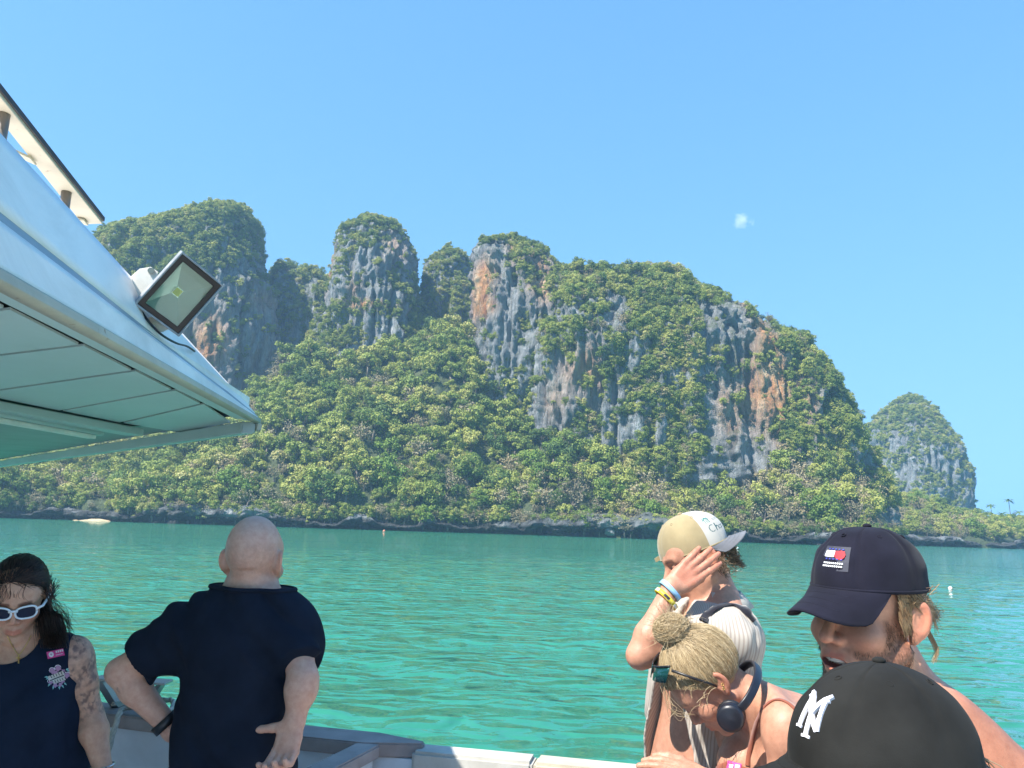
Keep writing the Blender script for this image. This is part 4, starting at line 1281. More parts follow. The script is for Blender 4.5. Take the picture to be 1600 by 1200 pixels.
from concurrent.futures import ThreadPoolExecutor
POOL = ThreadPoolExecutor(4)
def mesh_sdf(f, lo, hi, h, B=8, proj=1):
    lo = np.asarray(lo, np.float32); hi = np.asarray(hi, np.float32)
    nb = np.ceil((hi - lo) / (B * h)).astype(int)
    g = np.stack(np.meshgrid(*[np.arange(n) for n in nb], indexing='ij'), -1).reshape(-1, 3)
    ctr = lo + (g + 0.5) * (B * h)
    d = f(ctr.astype(np.float32))
    g = g[np.abs(d) < B * h * 0.87 * 1.45]
    o = np.stack(np.meshgrid(*[np.arange(B + 1)] * 3, indexing='ij'), -1).astype(np.int32)
    VK, VP, Q = [], [], []
    off8 = np.array([[a, b, c] for a in (0, 1) for b in (0, 1) for c in (0, 1)])
    edges = [(0, 4), (1, 5), (2, 6), (3, 7), (0, 2), (1, 3), (4, 6), (5, 7), (0, 1), (2, 3), (4, 5), (6, 7)]
    N = (nb + 2) * B
    sgn = []
    def work(s):
        gi = g[s:s + 200]
        idx = gi[:, None, None, None] * B + o[None]
        pts = lo + idx.astype(np.float32) * np.float32(h)
        dv = f(pts.reshape(-1, 3)).reshape(idx.shape[:-1])
        c8 = np.stack([dv[:, a:a + B, b:b + B, c:c + B] for a, b, c in off8], -1)
        neg = c8 < 0
        act = neg.any(-1) & ~neg.all(-1)
        if not act.any(): return None
        cells = idx[:, :B, :B, :B][act]; vals = c8[act]; ng = neg[act]
        acc = np.zeros((len(cells), 3)); cnt = np.zeros(len(cells))
        for e0, e1 in edges:
            m = ng[:, e0] != ng[:, e1]
            t = vals[m, e0] / (vals[m, e0] - vals[m, e1])
            acc[m] += off8[e0] + (off8[e1] - off8[e0]) * t[:, None]; cnt[m] += 1
        return lo + (cells + acc / cnt[:, None]) * h, cells, ng[:, [0, 4, 2, 1]]
    for r in POOL.map(work, range(0, len(g), 200)):
        if r is None: continue
        VP.append(r[0]); VK.append(r[1]); sgn.append(r[2])
    cells = np.concatenate(VK).astype(np.int64); V = np.concatenate(VP); ng = np.concatenate(sgn)
    key = (cells[:, 0] * N[1] + cells[:, 1]) * N[2] + cells[:, 2]
    od = np.argsort(key); key = key[od]; V = V[od]; ng = ng[od]; cells = cells[od]
    faces = []
    st = [N[1] * N[2], N[2], 1]
    for ax_ in range(3):
        m = ng[:, 0] != ng[:, ax_ + 1]
        u, w = (ax_ + 1) % 3, (ax_ + 2) % 3
        k0 = key[m]
        ks = [k0, k0 - st[u], k0 - st[u] - st[w], k0 - st[w]]
        ii = [np.clip(np.searchsorted(key, k), 0, len(key) - 1) for k in ks]
        ok = np.all([key[i] == k for i, k in zip(ii, ks)], axis=0)
        q = np.stack(ii, -1)[ok]; inside = ng[m][ok][:, 0]
        q[~inside] = q[~inside][:, ::-1]
        faces.append(q)
    F = np.concatenate(faces)
    V = V.astype(np.float32)
    e = h * 0.4
    def pj(v):
        for _ in range(proj):
            d0 = f(v)
            G = np.stack([f(v + np.array(x, np.float32) * e) - d0 for x in ((1, 0, 0), (0, 1, 0), (0, 0, 1))], -1) / e
            v = v - np.clip(d0 / (np.sum(G * G, -1) + 1e-3), -h, h)[:, None] * G * 0.8
        return v.astype(np.float32)
    V = np.concatenate(list(POOL.map(pj, np.array_split(V, max(1, len(V) // 8000)))))
    return V, F

# ---------------------------------------------------------------- head, hands
def head_sdf(q, o):
    """q: points in head coordinates; o: options"""
    w = o.get('w', 1.0)
    x = np.abs(q[..., 0]); m = q.copy(); m[..., 0] = x
    d = ell(q, (0, -0.014, 0.036), (0.077 * w, 0.097, 0.090))
    d = smin(d, ell(q, (0, 0.030, -0.040), (0.060 * w, 0.066, 0.076)), 0.03)
    d = smin(d, ell(q, (0, 0.045, 0.035), (0.060, 0.045, 0.045)), 0.03)
    jw = o.get('jaw', 1.0)
    d = smin(d, cone(m, (0.055 * w * jw, 0.0, -0.055), (0.024 * jw, 0.070, -0.104), 0.017, 0.014), 0.022)
    d = smin(d, ell(q, (0, 0.080, -0.104), (0.022 * jw, 0.019, 0.017)), 0.02)
    d = smin(d, ell(m, (0.041, 0.062, -0.026), (0.024, 0.024, 0.020)), 0.022)                 # cheek
    d = smin(d, cone(m, (0.004, 0.088, 0.026), (0.042, 0.074, 0.026), 0.010, 0.008), 0.016)    # brow
    d = smax(d, -ell(m, (0.031, 0.101, 0.007), (0.020, 0.018, 0.011)), 0.012)                 # socket
    d = smin(d, ell(m, (0.031, 0.074, 0.006), (0.0135, 0.0145, 0.0125)), 0.004)               # lidded eye
    ns = o.get('nose', 1.0)
    d = smin(d, cone(q, (0, 0.088, 0.016), (0, 0.088 + 0.026 * ns, -0.028), 0.0065, 0.0105 * ns), 0.012)
    d = smin(d, ell(m, (0.012, 0.099, -0.033), (0.0095, 0.012, 0.0085)), 0.007)
    d = smax(d, -ell(m, (0.0065, 0.107, -0.0415), (0.004, 0.006, 0.004)), 0.004)
    op = o.get('mouth', 0.0)
    zc = -0.066
    d = smin(d, ell(q, (0, 0.080, zc), (0.030, 0.022, 0.024)), 0.016)                          # muzzle
    if op > 0:
        mp = ell(q, (0, 0.101, zc - 0.0045), (0.024, 0.021, 0.0125 * op))
        d = smin(d, cone(m, (0, 0.100, zc + 0.012 * op), (0.026, 0.088, zc), 0.006, 0.004), 0.006)
        d = smin(d, cone(m, (0, 0.098, zc - 0.019 * op), (0.026, 0.088, zc - 0.002), 0.0075, 0.004), 0.006)
        d = smax(d, -mp, 0.003)
        d = smin(d, ell(q, (0, 0.081, zc - 0.0005), (0.0215, 0.0175, 0.0062)), 0.001)           # teeth
    else:
        d = smin(d, cone(m, (0, 0.102, zc + 0.006), (0.022, 0.091, zc), 0.0055, 0.003), 0.006)
        d = smin(d, cone(m, (0, 0.101, zc - 0.008), (0.020, 0.091, zc - 0.003), 0.0068, 0.004), 0.006)
        d = smax(d, -cone(m, (0, 0.112, zc), (0.026, 0.098, zc), 0.0035, 0.002), 0.004)
    if o.get('crease'):
        d = smax(d, -cone(m, (0, -0.0875, -0.030), (0.045, -0.073, -0.026), 0.0055, 0.003), 0.008)
    # ear
    es = o.get('ear', 1.0)
    ex, ey = 0.0745 * w, -0.006
    t = (m - np.array([ex, ey, -0.004], np.float32))
    tilt = 0.42 * es                                   # stands off the skull
    tx = t[..., 0] * math.cos(tilt) + t[..., 1] * math.sin(tilt); ty = -t[..., 0] * math.sin(tilt) + t[..., 1] * math.cos(tilt)
    te = np.stack([tx, ty + 0.10 * t[..., 2], t[..., 2]], -1)
    ear = ell(te, (0.004, -0.012, 0.004), (0.0075, 0.021, 0.032))
    ear = smax(ear, -ell(te, (0.013, -0.011, 0.006), (0.010, 0.013, 0.021)), 0.004)
    ear = smin(ear, ell(te, (0.004, -0.004, -0.024), (0.006, 0.009, 0.011)), 0.006)
    ear = smin(ear, ell(te, (-0.004, -0.010, 0.002), (0.010, 0.012, 0.026)), 0.008)
    d = smin(d, ear, 0.009)
    return d

def near(p, c, R, fn):
    """evaluate fn only within R of c; elsewhere a distance that is safely large"""
    r = np.linalg.norm(p - np.asarray(tuple(c), np.float32), axis=-1)
    d = (r - R * 0.72).astype(np.float32)
    m = r < R
    if m.any(): d[m] = fn(p[m])
    return d

def hand_pts(wrist, palm_dir, palm_norm, side, curl=(0.5, 0.5, 0.5, 0.5), spread=0.10, thumb=(0.8, 0.35), size=1.0):
    """finger chains. palm_dir: wrist to knuckles, palm_norm: out of the back of the hand, side: +1 if the thumb lies toward palm_dir x palm_norm"""
    D = Vector(palm_dir).normalized(); N = Vector(palm_norm); N = (N - D * N.dot(D)).normalized(); S = D.cross(N) * side
    w = Vector(wrist); s = size
    ch = []
    lens = [(0.040, 0.025, 0.020), (0.045, 0.029, 0.021), (0.041, 0.027, 0.021), (0.033, 0.020, 0.018)]
    for i in range(4):
        lat = (0.030, 0.010, -0.011, -0.030)[i] * s
        k = w + D * (0.088, 0.092, 0.088, 0.080)[i] * s + S * lat
        base = w + D * 0.03 * s + S * lat * 0.6
        a = spread * (1.5, 0.5, -0.5, -1.6)[i]
        dd = (D * math.cos(a) + S * math.sin(a)).normalized()
        pts = [base, k]; ang = 0; c = curl[i]
        for j, L in enumerate(lens[i]):
            ang += c * (0.6, 1.0, 0.8)[j]
            pts.append(pts[-1] + (dd * math.cos(ang) - N * math.sin(ang)) * L * s)
        ch.append((pts, [0.0135 * s, 0.0112 * s, 0.0100 * s, 0.0090 * s, 0.0076 * s]))
    a, c = thumb
    t0 = w + D * 0.022 * s + S * 0.020 * s
    td = (D * math.cos(a) + S * math.sin(a)).normalized()
    t1 = t0 + td * 0.042 * s; t2 = t1 + (td * math.cos(c * .5) - N * math.sin(c * .5) ).normalized() * 0.033 * s; t3 = t2 + (td * math.cos(c) - N * math.sin(c)).normalized() * 0.026 * s
    ch.append(([t0, t1, t2, t3], [0.017 * s, 0.0125 * s, 0.0105 * s, 0.0078 * s]))
    return dict(w=w, D=D, N=N, S=S, ch=ch, s=s)

def hand_sdf(p, H):
    s = H['s']
    fr = np.array([tuple(H['S']), tuple(H['D']), tuple(H['N'])], np.float32)
    q = (p - np.array(tuple(H['w']), np.float32)) @ fr.T
    d = ell(q, (0, 0.050 * s, -0.002), (0.040 * s, 0.052 * s, 0.0155 * s))
    d = smin(d, ell(q, (0, 0.004 * s, 0), (0.029 * s, 0.03 * s, 0.02 * s)), 0.015)
    for pts, rs in H['ch'][:4]:
        d = smin(d, chain(p, pts, rs, 0.003), 0.004)
    pts, rs = H['ch'][4]
    d = smin(d, chain(p, pts, rs, 0.004), 0.010)
    return d

# ---------------------------------------------------------------- skin, colour
def skin_mat(name, rough=0.48):
    m, nt, b = new_mat(name)
    at = nd(nt, 'ShaderNodeAttribute'); at.attribute_name = 'col'
    v = coords(nt, world=True)
    n1 = noise(nt, v, 55, 6, 0.65); n2 = noise(nt, v, 9, 3)
    c = mixc(nt, 0.5, at.outputs['Color'], ramp(nt, n1, [(0.3, (0.33, 0.29, 0.27)), (0.7, (0.66, 0.66, 0.66))]), 'OVERLAY')
    c = mixc(nt, mathn(nt, 'MULTIPLY', n2, 0.24), c, (0.55, 0.16, 0.10))
    nt.links.new(c, b.inputs['Base Color'])
    setin(b, Roughness=rough)
    b.inputs['Subsurface Weight'].default_value = 0.12
    b.inputs['Subsurface Radius'].default_value = (0.012, 0.005, 0.003)
    b.inputs['Subsurface Scale'].default_value = 0.6
    b.inputs['Specular IOR Level'].default_value = 0.4
    bump(nt, b, noise(nt, v, 300, 4), 0.4, 0.0016)
    return m
SKIN = skin_mat('skin')

def torso_sdf(p, J, o):
    """J: joints (world). An oval trunk from pelvis to neck, soft shoulders"""
    T = J['fr']                                     # torso frame: x right, y forward, z up, origin at the pelvis
    q = T.loc(p)
    H = J['H']                                      # pelvis to neck base
    w, dp = o.get('tw', 1.0), o.get('td', 1.0)
    d = ell(q, (0, 0.0, 0.02), (0.165 * w * o.get('hip', 1), 0.115 * dp, 0.15))
    d = smin(d, ell(q, (0, 0.010 + o.get('belly', 0), H * 0.38), (0.145 * w * o.get('waist', 1), 0.100 * dp, H * 0.34)), 0.06)
    d = smin(d, ell(q, (0, 0.005, H * 0.68), (0.165 * w, 0.118 * dp, H * 0.33)), 0.06)
    nb = np.array(tuple(J['neck']), np.float32)
    for s in ('L', 'R'):
        sh = np.array(tuple(J['sh' + s]), np.float32)
        tq = nb + (sh - nb) * 0.35 + np.array([0, 0, 0.012], np.float32)
        d = smin(d, cone(p, tq, sh + np.array([0, 0, -0.012], np.float32), 0.045 * w, 0.050 * o.get('arm', 1)), 0.055)
        d = smin(d, cone(p, T.w((0.05 if s == 'R' else -0.05, -0.01, H * 0.8)), sh - np.array([0, 0, 0.04], np.float32), 0.075 * dp, 0.048), 0.05)
    if o.get('bust', 0):
        m = q.copy(); m[..., 0] = np.abs(m[..., 0])
        d = smin(d, ell(m, (0.075, 0.085, H * 0.60), (0.062, 0.062, 0.062)), 0.03)
    return d

def limb_sdf(p, J, o):
    d = None
    a = o.get('arm', 1.0)
    for s in ('L', 'R'):
        sh, el, wr = J['sh' + s], J['el' + s], J['wr' + s]
        m1 = Vector(sh).lerp(Vector(el), 0.5); f1 = Vector(el).lerp(Vector(wr), 0.28)
        e = chain(p, [sh, m1, el], [0.050 * a, 0.046 * a, 0.038 * a], 0.02)
        e = smin(e, chain(p, [el, f1, wr], [0.037 * a, 0.042 * a, 0.026 * a], 0.02), 0.02)
        if J.get('hand' + s): e = smin(e, near(p, J['hand' + s]['w'], 0.28, lambda q, H=J['hand' + s]: hand_sdf(q, H)), 0.014)
        d = e if d is None else np.minimum(d, e)
    return d

def leg_sdf(p, J, o):
    d = None
    l = o.get('leg', 1.0)
    for s in ('L', 'R'):
        hp, kn, an = J['hp' + s], J['kn' + s], J['an' + s]
        fwd = Vector([float(c) for c in J['fr'].R[1]]); fwd.z = 0; fwd.normalize()
        cf = Vector(kn).lerp(Vector(an), 0.3) - fwd * 0.015
        e = chain(p, [hp, Vector(hp).lerp(Vector(kn), .5), kn], [0.085 * l, 0.072 * l, 0.052 * l], 0.03)
        e = smin(e, chain(p, [kn, cf, an], [0.050 * l, 0.055 * l, 0.036 * l], 0.03), 0.02)
        toe = Vector((an[0], an[1], DECK + 0.03)) + fwd * 0.13
        heel = Vector((an[0], an[1], DECK + 0.036)) - fwd * 0.03
        e = smin(e, chain(p, [heel, toe], [0.035, 0.028], 0.02), 0.03)
        d = e if d is None else smin(d, e, 0.02)
    return d

def body_sdf(J, o):
    hf = J['head']
    def f(p):
        d = torso_sdf(p, J, o)
        nb = Vector(J['neck'])
        nk = chain(p, [nb - Vector((0, 0, 0.03)), hf.wv(0, -0.022, -0.055)], [0.066 * o.get('nk', 1), 0.056 * o.get('nk', 1)], 0.02)
        d = smin(d, nk, 0.05)
        d = smin(d, limb_sdf(p, J, o), 0.022)
        lowm = p[..., 2] < J['fr'].o[2] + 0.12
        if lowm.any(): d[lowm] = smin(d[lowm], leg_sdf(p[lowm], J, o), 0.04)
        d = smin(d, near(p, hf.o, 0.27, lambda q: head_sdf(hf.loc(q), o) * hf.s), 0.020)
        return d
    return f

def stand(px, d, turn, lean=0.0, height=1.7, lift=0.0, hipw=0.09):
    """legs of a standing person: pelvis over the feet at the photograph column px, depth d; turn: heading in degrees, 0 = away from the camera, 90 = toward the right edge"""
    pass

def legs_for(J, fr, spreadx=0.10):
    pel = Vector([float(c) for c in fr.o])
    r = Vector([float(c) for c in fr.R[0]]); r.z = 0; r.normalize()
    f = Vector([float(c) for c in fr.R[1]]); f.z = 0; f.normalize()
    for s, k in (('L', -1), ('R', 1)):
        J['hp' + s] = pel + r * 0.085 * k - Vector((0, 0, 0.05))
        an = Vector((pel.x, pel.y, DECK + 0.085)) + r * spreadx * k
        J['an' + s] = an
        J['kn' + s] = (J['hp' + s] + an) / 2 + f * 0.02

def bounds(J, pad=0.17):
    pts = [Vector(v) for k, v in J.items() if isinstance(v, Vector)]
    pts.append(Vector([float(c) for c in J['head'].o]))
    for s in 'LR':
        if J.get('hand' + s):
            for c, _ in J['hand' + s]['ch']: pts += c
    a = np.array([tuple(p) for p in pts])
    lo, hi = a.min(0) - pad, a.max(0) + pad
    lo[2] = DECK - 0.0; hi[2] = max(hi[2], J['head'].o[2] + 0.18)
    return lo, hi

def skin_cols(V, J, base, extra=None, o={}):
    c = np.tile(np.array(base, np.float32), (len(V), 1))
    q = J['head'].loc(V)
    inh = (np.linalg.norm(q, axis=1) < 0.19)
    m = np.abs(q[:, 0])
    def put(w, col, k=1.0):
        w = np.clip(w, 0, 1)[:, None] * k
        c[:] = c * (1 - w) + np.array(col, np.float32) * w
    red = np.array(base) * np.array([1.05, 0.72, 0.68])
    put(inh * np.exp(-((m - 0.04) / 0.025) ** 2 - ((q[:, 2] + 0.03) / 0.025) ** 2) * (q[:, 1] > 0.03), red, 0.4)
    put(inh * np.exp(-((q[:, 0]) / 0.02) ** 2 - ((q[:, 2] + 0.03) / 0.016) ** 2) * (q[:, 1] > 0.09), red, 0.4)
    put(inh * smooth(0.079, 0.088, m) * (np.abs(q[:, 2]) < 0.05), red, 0.6)
    lip = np.array(base) * np.array([0.95, 0.52, 0.50])
    op = o.get('mouth', 0)
    lz = np.abs(q[:, 2] + 0.067) if not op else np.abs(q[:, 2] + 0.069) * 0.62
    put(inh * (q[:, 1] > 0.078) * smooth(0.0115, 0.0075, lz) * smooth(0.026, 0.018, m), lip, 0.75)
    # brows
    put(inh * (q[:, 1] > 0.055) * smooth(0.0065, 0.003, np.abs(q[:, 2] - 0.0285 + 0.10 * np.abs(m - 0.03))) * smooth(0.008, 0.014, m) * smooth(0.052, 0.044, m), o.get('brow', (0.05, 0.035, 0.025)), 0.8)
    put(inh * (q[:, 1] > 0.06) * smooth(0.004, 0.0015, np.abs(q[:, 2] - 0.002)) * smooth(0.017, 0.020, m + 0.004) * smooth(0.047, 0.043, m), (0.03, 0.02, 0.015), 0.8)
    if op:
        tee = (ell(q.astype(np.float32), (0, 0.081, -0.0665), (0.0215, 0.0175, 0.0062)) < 0.0012) & (q[:, 1] > 0.06) & inh
        hol = (np.abs(ell(q.astype(np.float32), (0, 0.101, -0.0705), (0.024, 0.021, 0.0125 * op))) < 0.0016) & (q[:, 1] < 0.0985) & inh
        c[hol] = (0.09, 0.02, 0.018)
        c[tee] = (0.78, 0.74, 0.66)
    if extra is not None: c = extra(V, q, c, put)
    return c

def person(name, label, J, o, base, h=0.0045, extra=None, skin=None):
    f = body_sdf(J, o)
    lo, hi = bounds(J)
    zc = float(J['fr'].o[2]) + o.get('zcut', -0.06)
    V, F = mesh_sdf(lambda p: np.maximum(f(p), zc - p[..., 2]), (lo[0], lo[1], zc - 0.02), hi, h)
    V2, F2 = mesh_sdf(lambda p: np.maximum(f(p) + 0.002, p[..., 2] - zc - 0.01), (lo[0], lo[1], DECK - 0.03), (hi[0], hi[1], zc + 0.04), 0.012)
    F = np.concatenate([F, F2 + len(V)]); V = np.concatenate([V, V2])
    c = skin_cols(V, J, base, extra, o)
    foot = Vector(((J['anL'].x + J['anR'].x) / 2, (J['anL'].y + J['anR'].y) / 2, DECK))
    e = empty('person', foot)
    tag(e, label, 'person')
    b = mesh_np('body', V, F, skin or SKIN, e, True, c)
    return e, f

def garment(name, f, lo, hi, h, mat, parent, cols=None, proj=1):
    V, F = mesh_sdf(f, lo, hi, h, proj=proj)
    return mesh_np(name, V, F, mat, parent, True, cols(V) if cols else None)

def folds(p, fr, amp=0.005, sx=0.05, sz=0.16, seed=1, diag=0.5):
    q = fr.loc(p)
    r = np.stack([q[..., 0] / sx + diag * q[..., 2] / sx, q[..., 1] / sx, q[..., 2] / sz], -1)
    n = vnoise(r, seed); n2 = vnoise(r * 2.1 + 5, seed + 1)
    return (amp * (1 - 2.2 * np.abs(n)) + amp * 0.45 * n2).astype(np.float32)

# ---------------------------------------------------------------- hair strands
def strands(name, lines, r0, r1, mat, parent, n=3):
    """many fine tapering hairs as one mesh; each carries its own tone"""
    VV, FF, CC = [], [], []; off = 0
    rc = np.random.default_rng(len(lines))
    by = {}
    for L in lines: by.setdefault(len(L), []).append([tuple(p) for p in L])
    for m, Ls in by.items():
        X = np.array(Ls, float); N = len(X)
        T = np.gradient(X, axis=1); T /= np.linalg.norm(T, axis=2)[..., None] + 1e-12
        ref = rc.normal(size=(N, 1, 3)) + np.zeros((N, m, 3))
        U = np.cross(T, ref); U /= np.linalg.norm(U, axis=2)[..., None] + 1e-12
        Wv = np.cross(T, U)
        r = np.linspace(r0, r1, m)[None, :, None, None]
        a = np.arange(n) * 2 * math.pi / n
        V = X[:, :, None] + r * (np.cos(a)[None, None, :, None] * U[:, :, None] + np.sin(a)[None, None, :, None] * Wv[:, :, None])
        VV.append(V.reshape(-1, 3))
        i = np.arange(m - 1)[:, None] * n; j = np.arange(n)[None]; j2 = (j + 1) % n
        f = np.stack([i + j, i + j2, i + n + j2, i + n + j], -1).reshape(-1, 4)
        FF.append((f[None] + (np.arange(N) * m * n)[:, None, None]).reshape(-1, 4) + off)
        CC.append(np.repeat(rc.uniform(0.15, 1.0, N), m * n)[:, None] * np.ones(3))
        off += N * m * n
    return mesh_np(name, np.concatenate(VV), np.concatenate(FF), mat, parent, True, np.concatenate(CC))

def hair_mat(name, c0, c1, c2, rough=0.42):
    m, nt, b = new_mat(name)
    v = coords(nt, world=True)
    n2 = noise(nt, v, 30, 3); at = nd(nt, 'ShaderNodeAttribute'); at.attribute_name = 'col'
    f = mathn(nt, 'ADD', mathn(nt, 'MULTIPLY', at.outputs['Fac'], 0.75), mathn(nt, 'MULTIPLY', n2, 0.35))
    nt.links.new(ramp(nt, f, [(0.15, c0), (0.5, c1), (0.9, c2)]), b.inputs['Base Color'])
    setin(b, Roughness=rough)
    b.inputs['Specular IOR Level'].default_value = 0.35
    b.inputs['Anisotropic'].default_value = 0.6
    return m

def groom(hf, ctr, E, roots, tgt, rs, lift=(0.0, 0.06), jit=0.012, sagv=0.06, n=12, tail=0.8):
    """strands combed over an oval skull from each root to a gathering point"""
    out = []
    ctr_ = np.array(ctr); E_ = np.array(E)
    for r_ in roots:
        t_ = np.array(tgt) + rs.normal(size=3) * jit
        lf = 1.0 + rs.uniform(*lift)
        v0 = (np.array(r_) - ctr_) / E_; v0 /= np.linalg.norm(v0); v1 = (t_ - ctr_) / E_; l1 = max(np.linalg.norm(v1), 1.0); v1 /= np.linalg.norm(v1)
        om = math.acos(max(-1, min(1, float(v0 @ v1)))) + 1e-4
        sg = rs.normal(0, sagv); sd = np.cross(v0, v1); sd /= np.linalg.norm(sd) + 1e-6
        pts = []
        for t in np.linspace(0, 1, n):
            v_ = (math.sin((1 - t) * om) * v0 + math.sin(t * om) * v1) / math.sin(om) + sd * sg * math.sin(math.pi * t)
            v_ /= np.linalg.norm(v_)
            pts.append(hf.w(ctr_ + v_ * E_ * (lf * (1 - 0.03 * (1 - t) ** 6) + (l1 - 1) * max(0, t - 0.75) * 4 * tail)))
        out.append(pts)
    return out

# ---------------------------------------------------------------- caps
def cap(parent, hf, mats, tilt=0.0, yaw=0.0, size=(0.086, 0.105, 0.118), lift=0.022, back=0.0, brim=(0.075, 0.078, 0.020), drop=0.35, button=True, seam=0.0012, name='cap', label=None, cut_back=False, brim_mat=None, structured=0.0, wrinkle=0.0, front_panel=None, pexp=0.80):
    """six-panel cap in head coordinates; yaw turns it on the head (180 = worn backwards)"""
    cy, sy = math.cos(yaw), math.sin(yaw); ct, st_ = math.cos(tilt), math.sin(tilt)
    def tw(q):
        q = np.asarray(q, float)
        y = q[..., 1] * ct + q[..., 2] * st_; z = -q[..., 1] * st_ + q[..., 2] * ct       # tilt > 0: front goes down
        x = q[..., 0]
        X = x * cy - y * sy; Y = x * sy + y * cy
        return hf.w(np.stack([X, Y + back, z + lift], -1).astype(np.float32))
    a, b, c = size
    nu, nv = 96, 30
    V = np.zeros((nv, nu, 3)); u = np.arange(nu) * 2 * math.pi / nu
    for j in range(nv):
        t = j / (nv - 1)
        el = t * math.pi / 2
        pr = math.cos(el) ** pexp; pz = math.sin(el) ** 0.92
        sm = seam * np.exp(-((np.abs(((u / (math.pi / 3) + 0.5) % 1) - 0.5)) / 0.045) ** 2) * min(1, (1 - t) * 6)
        rr = 1 - sm / a * 1.0
        ff = 1 + structured * np.clip(np.sin(u), 0, 1) ** 2 * math.sin(el * 2) ** 1.0
        V[j, :, 0] = a * pr * np.cos(u) * rr; V[j, :, 1] = b * pr * np.sin(u) * rr * ff; V[j, :, 2] = c * pz * (1 - sm / c * 1.5)
    if wrinkle:
        n = vnoise(V / np.array([0.035, 0.035, 0.02]) + 3, 5) * wrinkle * np.sin(np.linspace(0, math.pi, nv))[:, None]
        rd = V / (np.linalg.norm(V, axis=2)[..., None] + 1e-9)
        V += rd * n[..., None]
    F = []; MI = []
    for j in range(nv - 1):
        for i in range(nu):
            F.append((j * nu + i, j * nu + (i + 1) % nu, (j + 1) * nu + (i + 1) % nu, (j + 1) * nu + i))
            ua = (u[i] + u[1] / 2)
            front = (math.pi / 6 < ua < math.pi * 5 / 6)
            MI.append(1 if (front_panel is not None and front) else 0)
    root = bpy.data.objects.new(name, None); COL.objects.link(root)
    root.location = Vector([float(x) for x in tw(np.array([0, 0, 0]))])
    bpy.context.view_layer.update() if False else None
    tag(root, label, 'cap')
    cr = mesh_np('crown_panels', tw(V.reshape(-1, 3)), F, mats, root)
    if front_panel is not None:
        cr.data.materials.append(front_panel)
        cr.data.polygons.foreach_set('material_index', np.array(MI, np.int32))
    md = cr.modifiers.new('thickness', 'SOLIDIFY'); md.thickness = 0.002; md.offset = 1
    # sweat band hem
    hem = np.stack([a * 1.008 * np.cos(u), b * 1.008 * np.sin(u), np.full(nu, 0.004)], -1)
    Vh, Fh = tube_arrays(list(tw(hem)) + [tw(hem[:1])[0]], 0.0028, 6, cap=False)
    mesh_np('hem', Vh, Fh, mats, root)
    # brim
    bl, bw, bd = brim
    nU, nV = 40, 14
    B_ = np.zeros((nV, nU, 3))
    for i in range(nU):
        s = -1 + 2 * i / (nU - 1)
        ang = math.pi / 2 - s * 1.10
        x0, y0 = a * 1.0 * math.cos(ang), b * 1.0 * math.sin(ang)
        L = bl * max(0.0, 1 - abs(s) ** 3.2)
        for j in range(nV):
            t = j / (nV - 1)
            x = x0 * (1 + 0.06 * t * (1 - abs(s))) ; y = y0 + L * t
            z = 0.003 - drop * L * t - bd * (x / a) ** 2 * (0.35 + 0.65 * t) * 1.6 * min(1, t * 3 + 0.0) * min(1, 2.2 * L / bl)
            B_[j, i] = (x, y, z)
    Fb = [(j * nU + i, j * nU + i + 1, (j + 1) * nU + i + 1, (j + 1) * nU + i) for j in range(nV - 1) for i in range(nU - 1)]
    bo = mesh_np('brim', tw(B_.reshape(-1, 3)), Fb, brim_mat or mats, root)
    md = bo.modifiers.new('thickness', 'SOLIDIFY'); md.thickness = 0.0035; md.offset = 0
    for t_ in (0.25, 0.5, 0.75):
        jj = int(t_ * (nV - 1))
        Vq, Fq = tube_arrays(list(tw(B_[jj, 2:-2] + np.array([0, 0, 0.0019]))), 0.0007, 4, cap=False)
        mesh_np('brim_stitching', Vq, Fq, brim_mat or mats, root)
    for k in range(6):
        ii_ = int(round(k * nu / 6)) % nu
        for sft in (-1, 1):
            Vq, Fq = tube_arrays(list(tw(V[1:-2, (ii_ + sft) % nu] * 1.012)), 0.0008, 4, cap=False)
            mesh_np('seam_stitching', Vq, Fq, mats, root)
    if button:
        bm = bmesh.new(); bmesh.ops.create_uvsphere(bm, u_segments=14, v_segments=8, radius=1)
        vv = np.array([tuple(v.co) for v in bm.verts]) * np.array([0.0075, 0.0075, 0.0042]) + np.array([0, 0, c + 0.0035])
        ff = [tuple(v.index for v in f_.verts) for f_ in bm.faces]; bm.free()
        mesh_np('button', tw(vv), ff, mats, root)
    # eyelets
    for k in range(6):
        ua = math.pi / 6 + k * math.pi / 3 + math.pi / 6 * 0; el = 1.02
        ua = k * math.pi / 3 + math.pi / 6 + math.pi / 6
        ua = (k + 0.5) * math.pi / 3
        pc = surf(size, structured, ua, el, pexp)
        n_ = pc / np.array([a * a, b * b, c * c]); n_ /= np.linalg.norm(n_)
        e1 = np.cross(n_, (0, 0, 1)); e1 /= np.linalg.norm(e1); e2 = np.cross(n_, e1)
        ring_ = [pc + n_ * 0.0022 + 0.0036 * (math.cos(q) * e1 + math.sin(q) * e2) for q in np.linspace(0, 6.2832, 13)]
        Ve, Fe = tube_arrays(list(tw(np.array(ring_))), 0.0011, 5, cap=False)
        mesh_np('eyelet', Ve, Fe, mats, root)
    return root, tw

def surf(size, structured, ua, el, pexp=0.80):
    a, b, c = size
    pr = math.cos(el) ** pexp; pz = math.sin(el) ** 0.92
    ff = 1 + structured * max(0, math.sin(ua)) ** 2 * math.sin(el * 2)
    return np.array([a * pr * math.cos(ua), b * pr * math.sin(ua) * ff, c * pz])

